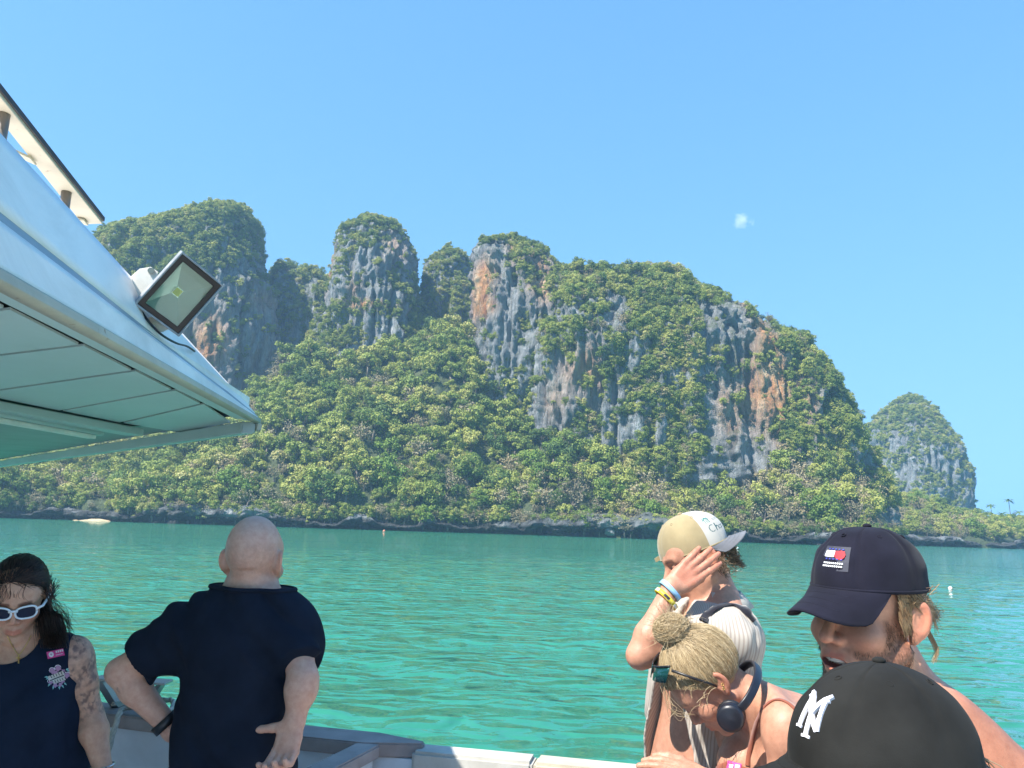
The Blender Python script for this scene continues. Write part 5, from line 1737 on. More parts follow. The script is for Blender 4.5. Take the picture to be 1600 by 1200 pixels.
def on_cap(tw, size, structured, polys, u0, el0, scale, mat, name, parent, height=0.0015, rot=0.0, sub=6, pexp=0.80):
    """flat shapes (2-D polygons, lists of (x, y)) wrapped on the crown around (azimuth u0, elevation el0); y is up, +x toward smaller azimuth"""
    VV, FF = [], []
    a, b, c = size
    cr, sr = math.cos(rot), math.sin(rot)
    rxy = 0.5 * (a + b)
    for poly in polys:
        bm = bmesh.new()
        vs_ = [bm.verts.new((x, y, 0)) for x, y in poly]
        f_ = bm.faces.new(vs_)
        bmesh.ops.triangulate(bm, faces=[f_])
        bmesh.ops.subdivide_edges(bm, edges=[e for e in bm.edges if e.calc_length() * scale > 0.006], cuts=2, use_grid_fill=False)
        bmesh.ops.triangulate(bm, faces=bm.faces)
        bm.verts.index_update()
        base = [];
        for v in bm.verts:
            x, y = (v.co.x * cr - v.co.y * sr) * scale, (v.co.x * sr + v.co.y * cr) * scale
            el = el0 + y / c * 0.92
            ua = u0 + x / (rxy * math.cos(el0) ** 0.8)
            pc = surf(size, structured, ua, el, pexp)
            n_ = pc / np.array([a * a, b * b, c * c]); n_ /= np.linalg.norm(n_)
            base.append((pc + n_ * 0.0008, pc + n_ * (height + 0.0008)))
        n = len(base); o0 = sum(len(v) for v in VV)
        VV.append(np.array([q[0] for q in base] + [q[1] for q in base]))
        for fc in bm.faces:
            ids = [v.index for v in fc.verts]
            FF.append(tuple(o0 + n + i for i in ids)); FF.append(tuple(o0 + i for i in ids[::-1]))
        for e in bm.edges:
            if len(e.link_faces) == 1:
                i, j = e.verts[0].index, e.verts[1].index
                FF.append((o0 + i, o0 + j, o0 + n + j)); FF.append((o0 + i, o0 + n + j, o0 + n + i))
        bm.free()
    V = tw(np.concatenate(VV))
    o = mesh_np(name, V, FF, mat, parent, False)
    bm = bmesh.new(); bm.from_mesh(o.data); bmesh.ops.recalc_face_normals(bm, faces=bm.faces); bm.to_mesh(o.data); bm.free()
    return o

def stroke(pts, w, n=1):
    """a 2-D pen stroke as a polygon; w a width or list of widths"""
    p = np.array(pts, float); t = np.gradient(p, axis=0); t /= np.linalg.norm(t, axis=1)[:, None] + 1e-9
    nn_ = np.stack([-t[:, 1], t[:, 0]], -1); w = np.broadcast_to(np.asarray(w, float), (len(p),))[:, None] / 2
    return [tuple(q) for q in (p + nn_ * w)] + [tuple(q) for q in (p - nn_ * w)[::-1]]

def FA(a): return np.array([tuple(x) for x in a], float)

def at_y(Y0):
    return lambda px, py, dy=0.0: ony(px, py, Y0 + dy)

def trace_many(f, pxy, y0, y1, off=0.0015):
    """first points of a surface f <= 0 along the lines of sight of pixels, between depths y0 and y1 (a label lies on the cloth there)"""
    A = np.array([tuple(ony(x, y, y0)) for x, y in pxy]); Bq = np.array([tuple(ony(x, y, y1)) for x, y in pxy])
    v = Bq - A; L = np.linalg.norm(v, axis=1); v /= L[:, None]
    t = np.zeros(len(A)); act = np.ones(len(A), bool)
    for _ in range(70):
        d = f((A[act] + v[act] * t[act, None]).astype(np.float32))
        step = np.where(d < 0.0004, 0, np.maximum(d * 0.7, 0.0004))
        t[act] += step
        ia = np.nonzero(act)[0]; act[ia[(step == 0) | (t[ia] > L[ia])]] = False
        if not act.any(): break
    P_ = (A + v * t[:, None]).astype(np.float32); e = 0.002
    d0 = f(P_)
    G = np.stack([f(P_ + np.array(x, np.float32) * e) - d0 for x in ((1, 0, 0), (0, 1, 0), (0, 0, 1))], -1); G /= np.linalg.norm(G, axis=1)[:, None] + 1e-9
    ok = t <= L
    return P_ + G * off, G, ok

def trace_list(f, pxy, y0, y1, off=0.0015):
    p, g, ok = trace_many(f, pxy, y0, y1, off)
    return [(Vector([float(c) for c in a]), Vector([float(c) for c in b])) if k else None for a, b, k in zip(p, g, ok)]

def decal(name, polys, f, y0, y1, mat, parent, off=0.0012, div=3):
    """thin printed shapes laid on a garment: each polygon given in photograph pixels"""
    PX, FF = [], []
    for poly in polys:
        bm = bmesh.new()
        fc = bm.faces.new([bm.verts.new((x, y, 0)) for x, y in poly])
        bmesh.ops.triangulate(bm, faces=[fc])
        if div > 1: bmesh.ops.subdivide_edges(bm, edges=[e for e in bm.edges if e.calc_length() > 4], cuts=div - 1)
        bmesh.ops.triangulate(bm, faces=bm.faces)
        bm.verts.index_update(); n0 = len(PX)
        PX += [(v.co.x, v.co.y) for v in bm.verts]
        FF += [tuple(n0 + v.index for v in q.verts) for q in bm.faces]
        bm.free()
    VV, _, _ = trace_many(f, PX, y0, y1, off)
    return mesh_np(name, VV, FF, mat, parent, False)

def flat(name, base, rough=0.7):
    return paint(name, base, rough, 0.06, 30, bumps=0.1)

def ring(c, axis, ra, rb=None, n=28, ref=(0, 0, 1)):
    ax_ = Vector(axis).normalized(); r = Vector(ref)
    if abs(ax_.dot(r.normalized())) > 0.9: r = Vector((1, 0, 0))
    u = ax_.cross(r).normalized(); w = ax_.cross(u)
    rb = rb or ra
    return [Vector(c) + u * ra * math.cos(t) + w * rb * math.sin(t) for t in np.linspace(0, 2 * math.pi, n + 1)]

def band_on_limb(name, c, axis, r, width, mat, parent, th=0.0016, ratio=0.85, ref=(0, -1, 0)):
    ax_ = Vector(axis).normalized()
    V, F = [], []; n = 40
    prof = [(-width / 2, 0), (-width / 2, th), (width / 2, th), (width / 2, 0)]
    rr = [ring(Vector(c) + ax_ * a, ax_, r + b, (r + b) * ratio, n, ref)[:-1] for a, b in prof]
    V = [p for q in rr for p in q]
    for k in range(4):
        for i in range(n): F.append((k * n + i, k * n + (i + 1) % n, ((k + 1) % 4) * n + (i + 1) % n, ((k + 1) % 4) * n + i))
    return mesh_np(name, FA(V), F, mat, parent, True)

GOLD = paint('gold', (0.75, 0.52, 0.18), 0.3, 0.1, 50, metallic=0.9)
SILVER = paint('silver', (0.7, 0.7, 0.7), 0.25, 0.1, 50, metallic=0.9)
NAVYT = cloth('dark_navy_cotton', (0.011, 0.018, 0.036), 0.9, 0.2, sheen=0.0)
BLACKT = cloth('black_navy_cotton', (0.010, 0.014, 0.025), 0.9, 0.2, sheen=0.0)
WHITEC = cloth('white_cotton', (0.72, 0.71, 0.69))
DARKC = cloth('dark_shorts', (0.02, 0.02, 0.025))
KHAKI = cloth('khaki_shorts', (0.22, 0.19, 0.14))

def trousers(e, f, J, o, mat, ztop, zbot, name='shorts', th=0.012):
    pz = float(J['fr'].o[2]); zt = pz + ztop; zb = DECK + zbot
    lo, hi = bounds(J); 
    def g(p):
        d = smin(torso_sdf(p, J, o), leg_sdf(p, J, o), 0.05) - th - 0.012 * np.clip((pz - p[..., 2]) / 0.4, 0, 1)
        d = d + folds(p, J['fr'], 0.004, 0.05, 0.12, 3)
        return np.maximum(np.maximum(d, p[..., 2] - zt), zb - p[..., 2])
    return garment(name, g, (lo[0], lo[1], zb - 0.05), (hi[0], hi[1], zt + 0.05), 0.009, mat, e)


PINK = flat('pink_sticker', (0.72, 0.07, 0.28)); PALE = flat('pale_print', (0.75, 0.72, 0.74)); MINT = flat('mint_print', (0.22, 0.48, 0.45)); ROSE = flat('rose_print', (0.42, 0.22, 0.34)); CREAMP = flat('cream_print', (0.55, 0.50, 0.42)); DKP = flat('dark_print', (0.02, 0.02, 0.03)); GREYPR = flat('grey_print', (0.30, 0.28, 0.30))
def rect(cx, cy, w, h, r=0.0):
    c, s = math.cos(r), math.sin(r)
    return [(cx + x * c - y * s, cy + x * s + y * c) for x, y in ((-w / 2, -h / 2), (w / 2, -h / 2), (w / 2, h / 2), (-w / 2, h / 2))]
def disc(cx, cy, r, n=12): return [(cx + r * math.cos(a), cy + r * math.sin(a)) for a in np.linspace(0, 2 * math.pi, n, endpoint=False)]
BRH = hair_mat('brown_hair', (0.06, 0.038, 0.022), (0.15, 0.10, 0.058), (0.29, 0.20, 0.125))
BLK = cloth('black_webbing', (0.010, 0.010, 0.016), 0.8)
# ================================================================== bald man seen from behind, hands on hips
Y0 = 2.25; W = at_y(Y0)
J = {}
J['head'] = Frame(W(397, 877), (0.04, 1, -0.05))
J['neck'] = W(394, 928)
pel = W(362, 1214)
J['fr'] = Frame(pel, (0.0, 1, 0), J['neck'] - pel); J['H'] = (J['neck'] - pel).length
J['shL'], J['shR'] = W(282, 990, 0.01), W(452, 976, 0.0)
J['elL'], J['elR'] = W(188, 1050, 0.0), W(474, 1060, -0.10)
J['wrL'], J['wrR'] = W(270, 1142, 0.03), W(461, 1124, -0.115)
J['handL'] = hand_pts(J['wrL'], (0.5, 0.75, -0.45), (-0.6, 0.1, 0.6), 1, (0.35,) * 4)
J['handR'] = hand_pts(J['wrR'], (-0.16, -0.30, -0.93), (0.25, 0.95, -0.25), -1, (0.75, 0.85, 0.90, 0.85), 0.07, (1.30, 0.05), 0.92)
legs_for(J, J['fr'], 0.14)
O1 = dict(crease=1, w=0.93, tw=0.94, td=1.08, arm=0.95, nk=0.90, ear=1.05, jaw=1.1, waist=1.1)
def bald_extra(V, q, c, put):
    put((q[:, 2] > -0.02) * smooth(0.19, 0.15, np.linalg.norm(q, axis=1)) * (q[:, 1] < 0.03) * (np.abs(q[:, 0]) < 0.078), np.array([0.62, 0.40, 0.31]), 0.35)
    put((q[:, 1] < 0.06) * smooth(0.062, 0.03, q[:, 2]) * smooth(-0.05, -0.03, q[:, 2]) * (np.linalg.norm(q, axis=1) < 0.16) * (np.abs(q[:, 0]) < 0.074) * (0.75 + 0.5 * vnoise(V / 0.003, 8)), (0.36, 0.25, 0.20), 0.45)
    t = np.linalg.norm(V - np.array(tuple(W(182, 1076, -0.04)), np.float32), axis=1)
    put(smooth(0.022, 0.008, t) * (vnoise(V / 0.007, 3) > 0.15), (0.16, 0.11, 0.10), 0.6)
    return c
e1, f1 = person('person', 'bald man in a black T-shirt seen from behind with hands on hips', J, O1, (0.60, 0.35, 0.25), 0.0042, bald_extra)
def shirt1(p, J=J, o=O1):
    d = torso_sdf(p, J, o)
    q = J['fr'].loc(p)
    nb = Vector(J['neck'])
    d = smin(d, chain(p, [nb - Vector((0, 0, 0.03)), J['head'].wv(0, -0.022, -0.055)], [0.066 * 0.94, 0.055], 0.02), 0.05) - 0.013
    # hanging cloth from the shoulder blades to the hem
    d = smin(d, ell(q, (0, -0.01, J['H'] * 0.36), (0.150, 0.120, 0.30)), 0.05)
    for s in 'LR':
        sh, el = Vector(J['sh' + s]), Vector(J['el' + s])
        e_ = sh.lerp(el, 0.80)
        d = smin(d, cone(p, nb.lerp(sh, 0.42) + Vector((0, 0, 0.004)), sh + Vector((0, 0, 0.004)), 0.050, 0.056), 0.05)
        sl = chain(p, [sh, sh.lerp(el, 0.45), e_ + Vector((0, 0, -0.012))], [0.057, 0.063, 0.067], 0.02)
        ax_ = (el - sh).normalized(); cut = (p - np.array(tuple(sh.lerp(el, 0.70)), np.float32)) @ np.array(tuple(ax_), np.float32)
        d = smin(d, np.maximum(sl, cut), 0.06)
    d = d + np.minimum(folds(p, J['fr'], 0.0085, 0.090, 0.16, 5, 0.9), 0.0075)
    d = np.maximum(d, q[..., 2] - (J['H'] + 0.020))
    return np.maximum(d, -0.13 - q[..., 2])
lo, hi = bounds(J)
lo2 = (lo[0], lo[1], J['fr'].o[2] - 0.2); hi2 = (hi[0], hi[1], J['neck'].z + 0.09)
garment('t_shirt', shirt1, lo2, hi2, 0.0055, BLACKT, e1)
trousers(e1, f1, J, O1, DARKC, -0.06, 0.42)
# black band on the forearm
wc = Vector(J['elL']).lerp(Vector(J['wrL']), 0.86)
wb = band_on_limb('wristband', wc, J['wrL'] - J['elL'], 0.0335, 0.024, BLACKP, None, 0.004, 0.95)
tag(wb, 'black wristband on the forearm of the bald man', 'wristband')
# ribbed collar
cn = J['neck'] + Vector((0, 0, 0.0)); cax = Vector([float(x) for x in J['fr'].R[2]])
V_ = []
for a_ in np.linspace(0, 2 * math.pi, 49):
    dv_ = Vector([float(x) for x in (J['fr'].R[0] * math.cos(a_) + J['fr'].R[1] * math.sin(a_))])
    lo_, hi_ = 0.03, 0.16
    for _ in range(18):
        md_ = (lo_ + hi_) / 2
        if float(shirt1(np.array([tuple(cn + cax * 0.016 + dv_ * md_)], np.float32))[0]) < 0: lo_ = md_
        else: hi_ = md_
    V_.append(cn + cax * 0.017 + dv_ * lo_)
tube('collar', V_, 0.0065, BLACKT, e1, 8)
tag(e1, None)

# ================================================================== woman in white sunglasses, facing the camera
Y0 = 2.30; W = at_y(Y0)
J = {}
J['head'] = Frame(W(29, 933), (0.50, -1, -0.50), (-0.06, 0, 1), 0.88)
J['neck'] = W(34, 1006, 0.05)
pel = W(42, 1246, 0.06)
J['fr'] = Frame(pel, (0.18, -1, 0), J['neck'] - pel); J['H'] = (J['neck'] - pel).length
J['shL'], J['shR'] = W(115, 1018, 0.05), W(-46, 1020, 0.05)
J['elL'], J['elR'] = W(141, 1118, 0.06), W(-70, 1120, 0.06)
J['wrL'], J['wrR'] = W(162, 1206, 0.0), W(-80, 1215, 0.0)
J['handL'] = hand_pts(J['wrL'], (0.1, -0.25, -1), (1, 0, 0.1), 1, (0.25,) * 4, 0.06, size=0.9)
J['handR'] = hand_pts(J['wrR'], (-0.1, -0.25, -1), (-1, 0, 0.1), -1, (0.25,) * 4, 0.06, size=0.9)
legs_for(J, J['fr'], 0.10)
O2 = dict(tw=0.92, td=0.98, arm=0.86, nk=0.86, bust=1, waist=1.08, ear=0.7, nose=0.85, brow=(0.04, 0.025, 0.02))
def tattoo(V, q, c, put):
    sh, el = np.array(tuple(J2['shL'])), np.array(tuple(J2['elL']))
    ax_ = (el - sh) / np.linalg.norm(el - sh); t = (V - sh) @ ax_ / np.linalg.norm(el - sh)
    r = np.linalg.norm(V - sh - ((V - sh) @ ax_)[:, None] * ax_, axis=1)
    z = (t > -0.35) & (t < 1.02) & (r < 0.085) & (V[:, 0] > J2['shL'].x - 0.045)
    n = fbm(V / np.array([0.030, 0.030, 0.038]), 2, 9, 0.6); n2 = fbm(V / 0.010, 2, 19); n3 = np.abs(vnoise(V / 0.016, 29))
    gap = smooth(0.52, 0.58, t) * smooth(0.66, 0.60, t)
    w = np.maximum(smooth(0.05, 0.3, n + 0.5 * n2) * (0.55 + 0.6 * n2), smooth(0.14, 0.05, n3) * smooth(-0.35, 0.0, n)) * (1 - 0.9 * gap) * smooth(1.05, 0.95, t)
    put(z * w, (0.10, 0.075, 0.070), 0.80)
    put(z * smooth(0.10, 0.2, n2) * 0.5 * (1 - gap), (0.12, 0.09, 0.085), 0.6)
    return c
J2 = J
e2, f2 = person('person', 'woman in white sunglasses and a dark sleeveless top with tattooed arm', J, O2, (0.58, 0.335, 0.225), 0.004, tattoo)
def top2(p, J=J, o=O2):
    q = J['fr'].loc(p); H = J['H']
    d = torso_sdf(p, J, o) - 0.010
    d = smin(d, ell(q, (0, 0.02, H * 0.30), (0.165, 0.128, 0.24)), 0.06)
    d = d + folds(p, J['fr'], 0.0045, 0.06, 0.10, 15, 0.4) * (0.5 + smooth(H * 0.55, H * 0.2, q[..., 2]))
    arm = np.abs(q[..., 0]) - (0.150 + 0.09 * smooth(H * 0.78, H * 0.52, q[..., 2]))
    d = smax(d, arm, 0.006)
    nk = np.linalg.norm((q - np.array([0, 0.035, H + 0.01], np.float32)) / np.array([0.072, 0.10, 0.062], np.float32), axis=-1) - 1
    d = smax(d, -nk * 0.06, 0.005)
    d = np.maximum(d, q[..., 2] - (H + 0.012))
    return np.maximum(d, -0.04 - q[..., 2])
lo, hi = bounds(J)
garment('sleeveless_top', top2, (lo[0], lo[1], J['fr'].o[2] - 0.1), (hi[0], hi[1], J['neck'].z + 0.06), 0.005, NAVYT, e2)
trousers(e2, f2, J, O2, WHITEC, 0.02, 0.12, 'trousers')
# printed sticker and emblem
YY = (1.85, 2.6)
st = decal('sticker', [rect(87, 1021.5, 27, 11, -0.22)], top2, *YY, PINK, None, 0.0014)
tag(st, 'small pink printed sticker stuck on the dark sleeveless top', 'sticker')
decal('print', [disc(80.5, 1023, 4.2)] + [rect(88.6 + i * 3.1, 1018.8 - i * 0.7, 2.2, 3.4, -0.22) for i in range(4)] + [rect(93 , 1022.8, 11, 0.8, -0.22)], top2, *YY, PALE, st, 0.0024)
decal('print_mark', [rect(80.5, 1023, 3.6, 1, -0.2), rect(80.5, 1023, 1, 3.6, -0.2)], top2, *YY, ROSE, st, 0.0032)
rp = np.random.default_rng(4)
petals, leaves_, lights = [], [], []
for (x, y, r) in [(82, 1048, 4.6), (91, 1044, 4.4), (87, 1051, 3.6), (104, 1055, 4.2), (79, 1066, 3.6), (97, 1064, 3.6), (86, 1071, 3.4), (94, 1070, 3.0), (99, 1049, 3.0)]:
    petals.append([(x + (r + 0.9 * math.sin(5 * a)) * math.cos(a), y + (r + 0.9 * math.sin(5 * a)) * math.sin(a)) for a in np.linspace(0, 6.283, 20, endpoint=False)])
for (x, y, a) in [(73, 1058, 3.0), (75, 1060, 2.6), (106, 1048, -0.3), (104, 1046, -0.7), (77, 1070, 2.2), (101, 1068, 0.8), (92, 1074, 1.4), (83, 1074, 1.8), (97, 1072, 1.0)]:
    leaves_.append([(x + math.cos(a) * 4.2, y + math.sin(a) * 4.2), (x - math.sin(a) * 1.5, y + math.cos(a) * 1.5), (x - math.cos(a) * 2, y - math.sin(a) * 2), (x + math.sin(a) * 1.5, y - math.cos(a) * 1.5)])
decal('emblem', petals, top2, *YY, ROSE, e2, 0.0012)
decal('emblem_leaves', leaves_, top2, *YY, MINT, e2, 0.0016)
decal('emblem_field', [rect(88, 1057, 26, 9, -0.38), rect(92, 1063, 20, 6, -0.38)], top2, *YY, CREAMP, e2, 0.0020)
decal('emblem_lettering', [rect(89, 1059.5, 24, 1.6, -0.42)] + [rect(80 + i * 4.1, 1058.0 - i * 1.6, 1.2, 4.6, -0.42) for i in range(6)] + [rect(86 + i * 3.8, 1065.5 - i * 1.5, 1.1, 4.0, -0.42) for i in range(4)], top2, *YY, DKP, e2, 0.0028)
decal('emblem_outline', [stroke([(x + 4.9 * math.cos(a), y + 4.9 * math.sin(a)) for a in np.linspace(3.0, 6.0, 8)], 0.8) for (x, y) in ((82, 1048), (91, 1044), (104, 1055), (79, 1066))], top2, *YY, PALE, e2, 0.0026)
# necklace with a cross
bodytop = lambda p: np.minimum(f2(p), top2(p))
nl = []
for t in np.linspace(0, 1, 22):
    x = 12 + 36 * t; y = 993 + 31 * (1 - abs(2 * t - 0.99) ** 1.25) 
    nl.append((x, y))
nl = [r[0] for r in trace_list(bodytop, nl, *YY, 0.0018) if r]
nk_ = tube('necklace', nl, 0.0011, GOLD, None, 5)
tag(nk_, 'thin gold chain necklace with a small cross on the woman', 'necklace')
decal('cross', [rect(29.5, 1031, 2.0, 13), rect(29.5, 1028.5, 8, 2.0)], bodytop, *YY, GOLD, nk_, 0.003)
# bracelet
wc = Vector(J['elL']).lerp(Vector(J['wrL']), 0.90)
br_ = tube('bracelet', ring(wc, Vector((0.15, 0, -1)), 0.034, 0.030), 0.0022, SILVER, None, 6)
tag(br_, 'thin silver bracelet on the tattooed woman wrist', 'bracelet')
# white sunglasses
hf = J['head']
def HW(x, y, z, hf=None): return (hf or J['head']).wv(x, y, z)
def lens_poly(sx, cx=0.034, cz=0.003, w=0.0285, h=0.0205):
    pts = []
    for a in np.linspace(0, 2 * math.pi, 26, endpoint=False):
        ca, sa = math.cos(a), math.sin(a)
        x = cx + w * np.sign(ca) * abs(ca) ** 0.7; z = cz + h * np.sign(sa) * abs(sa) ** 0.75 + (0.003 if sa > 0 else 0) * (x - cx) / w
        pts.append((sx * x, z))
    return pts
SG = empty('sunglasses', HW(0, 0.1, 0)); tag(SG, 'white framed sunglasses on the face of the woman', 'sunglasses')
WFR = paint('white_plastic_frame', (0.72, 0.76, 0.80), 0.3, 0.04, 20, bumps=0.02)
lm, lnt, lb = new_mat('dark_lens'); lb.inputs['Base Color'].default_value = (0.012, 0.012, 0.03, 1); setin(lb, Roughness=0.05)
for sx in (-1, 1):
    pp = lens_poly(sx)
    yb = lambda x: 0.1075 - 2.6 * x * x
    rim_ = [HW(x, yb(x), z) for x, z in pp]; rim_.append(rim_[0])
    tube('frame_rim', rim_, 0.0027, WFR, SG, 8)
    V = [HW(x, yb(x), z) for x, z in pp] + [HW(sx * 0.034, yb(0.034) + 0.001, 0.003)]
    mesh_np('lens', FA(V), [(i, (i + 1) % 26, 26) for i in range(26)], lm, SG, True)
    tube('temple', [HW(sx * 0.060, yb(0.060), 0.010), HW(sx * 0.077, 0.085, 0.012), HW(sx * 0.083, 0.05, 0.010), HW(sx * 0.087, 0.0, 0.006), HW(sx * 0.085, -0.02, -0.01)], 0.0036, WFR, SG, 8)
tube('bridge', [HW(-0.012, 0.108, 0.010), HW(0, 0.112, 0.013), HW(0.012, 0.108, 0.010)], 0.0032, WFR, SG, 8)
# dark hair drawn back, tail over her left shoulder
DKH = hair_mat('dark_brown_hair', (0.010, 0.007, 0.006), (0.032, 0.019, 0.015), (0.085, 0.048, 0.036))
def hair2(p, hf=J['head']):
    q = hf.loc(p)
    d = ell(q, (0, -0.018, 0.040), (0.0825, 0.103, 0.095)) + 0.012 * smooth(-0.02, 0.06, q[..., 1]).astype(np.float32)
    d = smin(d, ell(q, (0, -0.10, -0.01), (0.055, 0.045, 0.055)), 0.04)
    line = q[..., 1] - (0.062 + 0.30 * (q[..., 2] - 0.09)) + 2.2 * np.abs(q[..., 0]) * 0.35
    d = smax(d, line * 0.9, 0.008)
    d = smax(d, -(q[..., 2] + 0.035 + 0.5 * q[..., 1]), 0.02)
    return d + 0.0018 * vnoise(np.stack([q[..., 0] / 0.004, q[..., 1] / 0.03, q[..., 2] / 0.012], -1), 4).astype(np.float32)
ho = np.array(J['head'].o)
hr = garment('hair', hair2, ho - 0.19, ho + 0.19, 0.004, DKH, e2)
rs = np.random.default_rng(8)
lines = []
roots = []
for k in range(900):
    a_ = rs.uniform(-1.75, 1.75)          # around the hairline, 0 = forehead
    roots.append((math.sin(a_) * 0.079, 0.076 * math.cos(a_) - 0.004 + rs.normal(0, .003), 0.098 - 0.055 * (abs(a_) / 1.2) ** 2 + rs.normal(0, .004)))
lines = groom(J['head'], (0, -0.014, 0.036), (0.081, 0.101, 0.095), roots, (-0.02, -0.105, -0.01), rs, (0.0, 0.07), 0.012, 0.05)
root = J['head'].wv(-0.055, -0.06, -0.01)
for k in range(1500):                     # loose tail falling in front of the shoulder
    s = root + Vector(rs.normal(size=3) * 0.018)
    tx, ty = rs.normal(84, 10), rs.uniform(985, 1014)
    jx = tx - 83; m1 = W(68 + jx * 0.5, 952 + rs.normal(0, 3), 0.03 + rs.normal(0, 0.008)); m2 = W(78 + jx * 0.9, ty - 26, -0.01 + rs.normal(0, 0.008)); m3 = W(tx + rs.normal(0, 1.5), ty, -0.05 + rs.normal(0, 0.008))
    lines.append(bez([s, m1, m2, m3], 12))
for k in range(26):                      # wisps
    s = J['head'].wv(-0.078, 0.0 + rs.normal(0, .02), 0.02 + rs.normal(0, .02))
    m1 = W(80 + rs.normal(0, 4), 935 + rs.normal(0, 8), -0.01); m2 = W(98 + rs.normal(0, 8), 958 + rs.normal(0, 10), 0); m3 = W(112 + rs.normal(0, 6), 982 + rs.normal(0, 6), 0.0)
    lines.append(bez([s, m1, m2, m3], 12))
strands('hair_strands', lines, 0.0008, 0.0004, DKH, hr, 3)
wl_ = []
for k in range(22):
    x = rs.uniform(-0.04, 0.05)
    wl_.append(bez([J['head'].wv(x, 0.070, 0.085), J['head'].wv(x + rs.normal(0, .006), 0.092, 0.055), J['head'].wv(x * 1.3 + rs.normal(0, .01), 0.088, 0.02 + rs.normal(0, .01))], 10))
strands('hair_wisps', wl_, 0.0006, 0.0003, DKH, hr, 3)

# ================================================================== man in beige and white cap, hand on his head
Y0 = 2.40; W = at_y(Y0)
J = {}
J['head'] = Frame(W(1088, 873), (-0.93, -0.10, -0.40), (-0.3, 0, 1))
J['neck'] = W(1126, 938, 0.0)
pel = W(1086, 1206, 0.03)
J['fr'] = Frame(pel, (-0.84, -0.55, 0), J['neck'] - pel); J['H'] = (J['neck'] - pel).length
J['shL'], J['shR'] = W(1150, 990, -0.13), W(1082, 985, 0.13)
J['elL'], J['elR'] = W(1000, 1024, -0.17), W(1130, 1120, 0.20)
J['wrL'], J['wrR'] = W(1049, 918, -0.15), W(1110, 1210, 0.16)
J['handL'] = hand_pts(J['wrL'], (0.78, 0.10, 0.62), (-0.10, -1, 0.05), 1, (0.16, 0.12, 0.12, 0.16), 0.055, (0.25, 1.0), 0.94)
J['handR'] = hand_pts(J['wrR'], (0, 0, -1), (0.3, 1, 0), 1, (0.3,) * 4)
legs_for(J, J['fr'], 0.11)
O3 = dict(tw=0.90, td=0.92, arm=0.92, nk=0.98, waist=0.95)
def goatee(V, q, c, put):
    put(smooth(0.045, 0.06, q[:, 1]) * smooth(-0.07, -0.085, q[:, 2]) * smooth(0.045, 0.03, np.abs(q[:, 0])) * (np.linalg.norm(q, axis=1) < 0.17), (0.05, 0.03, 0.02), 0.8)
    return c
e3, f3 = person('person', 'man in an open cream shirt facing away with one hand on his cap', J, O3, (0.44, 0.24, 0.16), 0.004, goatee)
def stripe_cloth():
    m, nt, b = new_mat('cream_striped_cotton')
    at = nd(nt, 'ShaderNodeAttribute'); at.attribute_name = 'col'
    w = nd(nt, 'ShaderNodeTexWave'); w.wave_type = 'BANDS'; w.bands_direction = 'X'
    setin(w, Scale=1.0, Distortion=0.4, Detail=1.0)
    nt.links.new(at.outputs['Color'], w.inputs['Vector'])
    c = ramp(nt, w.outputs['Fac'], [(0.5, (0.42, 0.38, 0.33)), (0.85, (0.31, 0.265, 0.23))])
    nt.links.new(c, b.inputs['Base Color']); setin(b, Roughness=0.9)
    bump(nt, b, noise(nt, coords(nt, world=True), 500, 2), 0.3, 0.0008)
    return m
STRIPE = stripe_cloth()
def shirt3(p, J=J, o=O3):
    q = J['fr'].loc(p); H = J['H']
    d = torso_sdf(p, J, o)
    d = smin(d, ell(q, (0.0, -0.005, H * 0.42), (0.165, 0.135, 0.32)), 0.05) - 0.012
    sh, el = Vector(J['shL']), Vector(J['elL'])
    sl = chain(p, [sh, sh.lerp(el, 0.5)], [0.066, 0.076], 0.02)
    cut = (p - np.array(tuple(sh.lerp(el, 0.46)), np.float32)) @ np.array(tuple((el - sh).normalized()), np.float32)
    d = smin(d, np.maximum(sl, cut), 0.03)
    sh, el = Vector(J['shR']), Vector(J['elR'])
    d = smin(d, np.maximum(chain(p, [sh, sh.lerp(el, 0.5)], [0.062, 0.072], 0.02), -100), 0.03)
    d = d + folds(p, J['fr'], 0.0060, 0.05, 0.14, 25, 0.5)
    opn = np.abs(q[..., 0] - 0.01) - (0.012 + 0.10 * smooth(H * 0.95, -0.02, q[..., 2]))
    front = smax(opn, -(q[..., 1] - 0.02), 0.01)
    d = smax(d, -front, 0.006)
    d = np.maximum(d, q[..., 2] - (H + 0.004))
    return np.maximum(d, -0.16 - q[..., 2])
lo, hi = bounds(J)
def scol(V, fr=J['fr']):
    q = fr.loc(V); a = np.arctan2(q[:, 0], q[:, 1]) * 0.16
    return np.stack([a * 34.0, np.zeros(len(V)), np.zeros(len(V))], -1)
garment('open_shirt', shirt3, (lo[0], lo[1], J['fr'].o[2] - 0.2), (hi[0], hi[1], J['neck'].z + 0.1), 0.005, STRIPE, e3, scol)
# collar
nkv = (J['head'].wv(0, -0.02, -0.06) - J['neck']).normalized()
cV, cF = [], []
nC = 36
for i in range(nC):
    a = math.radians(-150 + 300 * i / (nC - 1))
    dirv = Vector([float(x) for x in (-J['fr'].R[1] * math.cos(a) + J['fr'].R[0] * math.sin(a))])
    flare = 0.5 + 0.5 * abs(i / (nC - 1) * 2 - 1)
    c0 = J['neck'] + dirv * 0.080 + Vector((0, 0, 0.000)); c1 = J['neck'] + nkv * 0.034 + dirv * 0.068; c2 = J['neck'] - nkv * 0.006 + dirv * (0.086 + 0.010 * flare)
    cV += [c0, c1, c1 + dirv * 0.004, c2]
for i in range(nC - 1):
    for k in range(3): cF.append((i * 4 + k, (i + 1) * 4 + k, (i + 1) * 4 + k + 1, i * 4 + k + 1))
co = mesh_np('collar', FA(cV), cF, STRIPE, e3, True, np.zeros((len(cV), 3)))
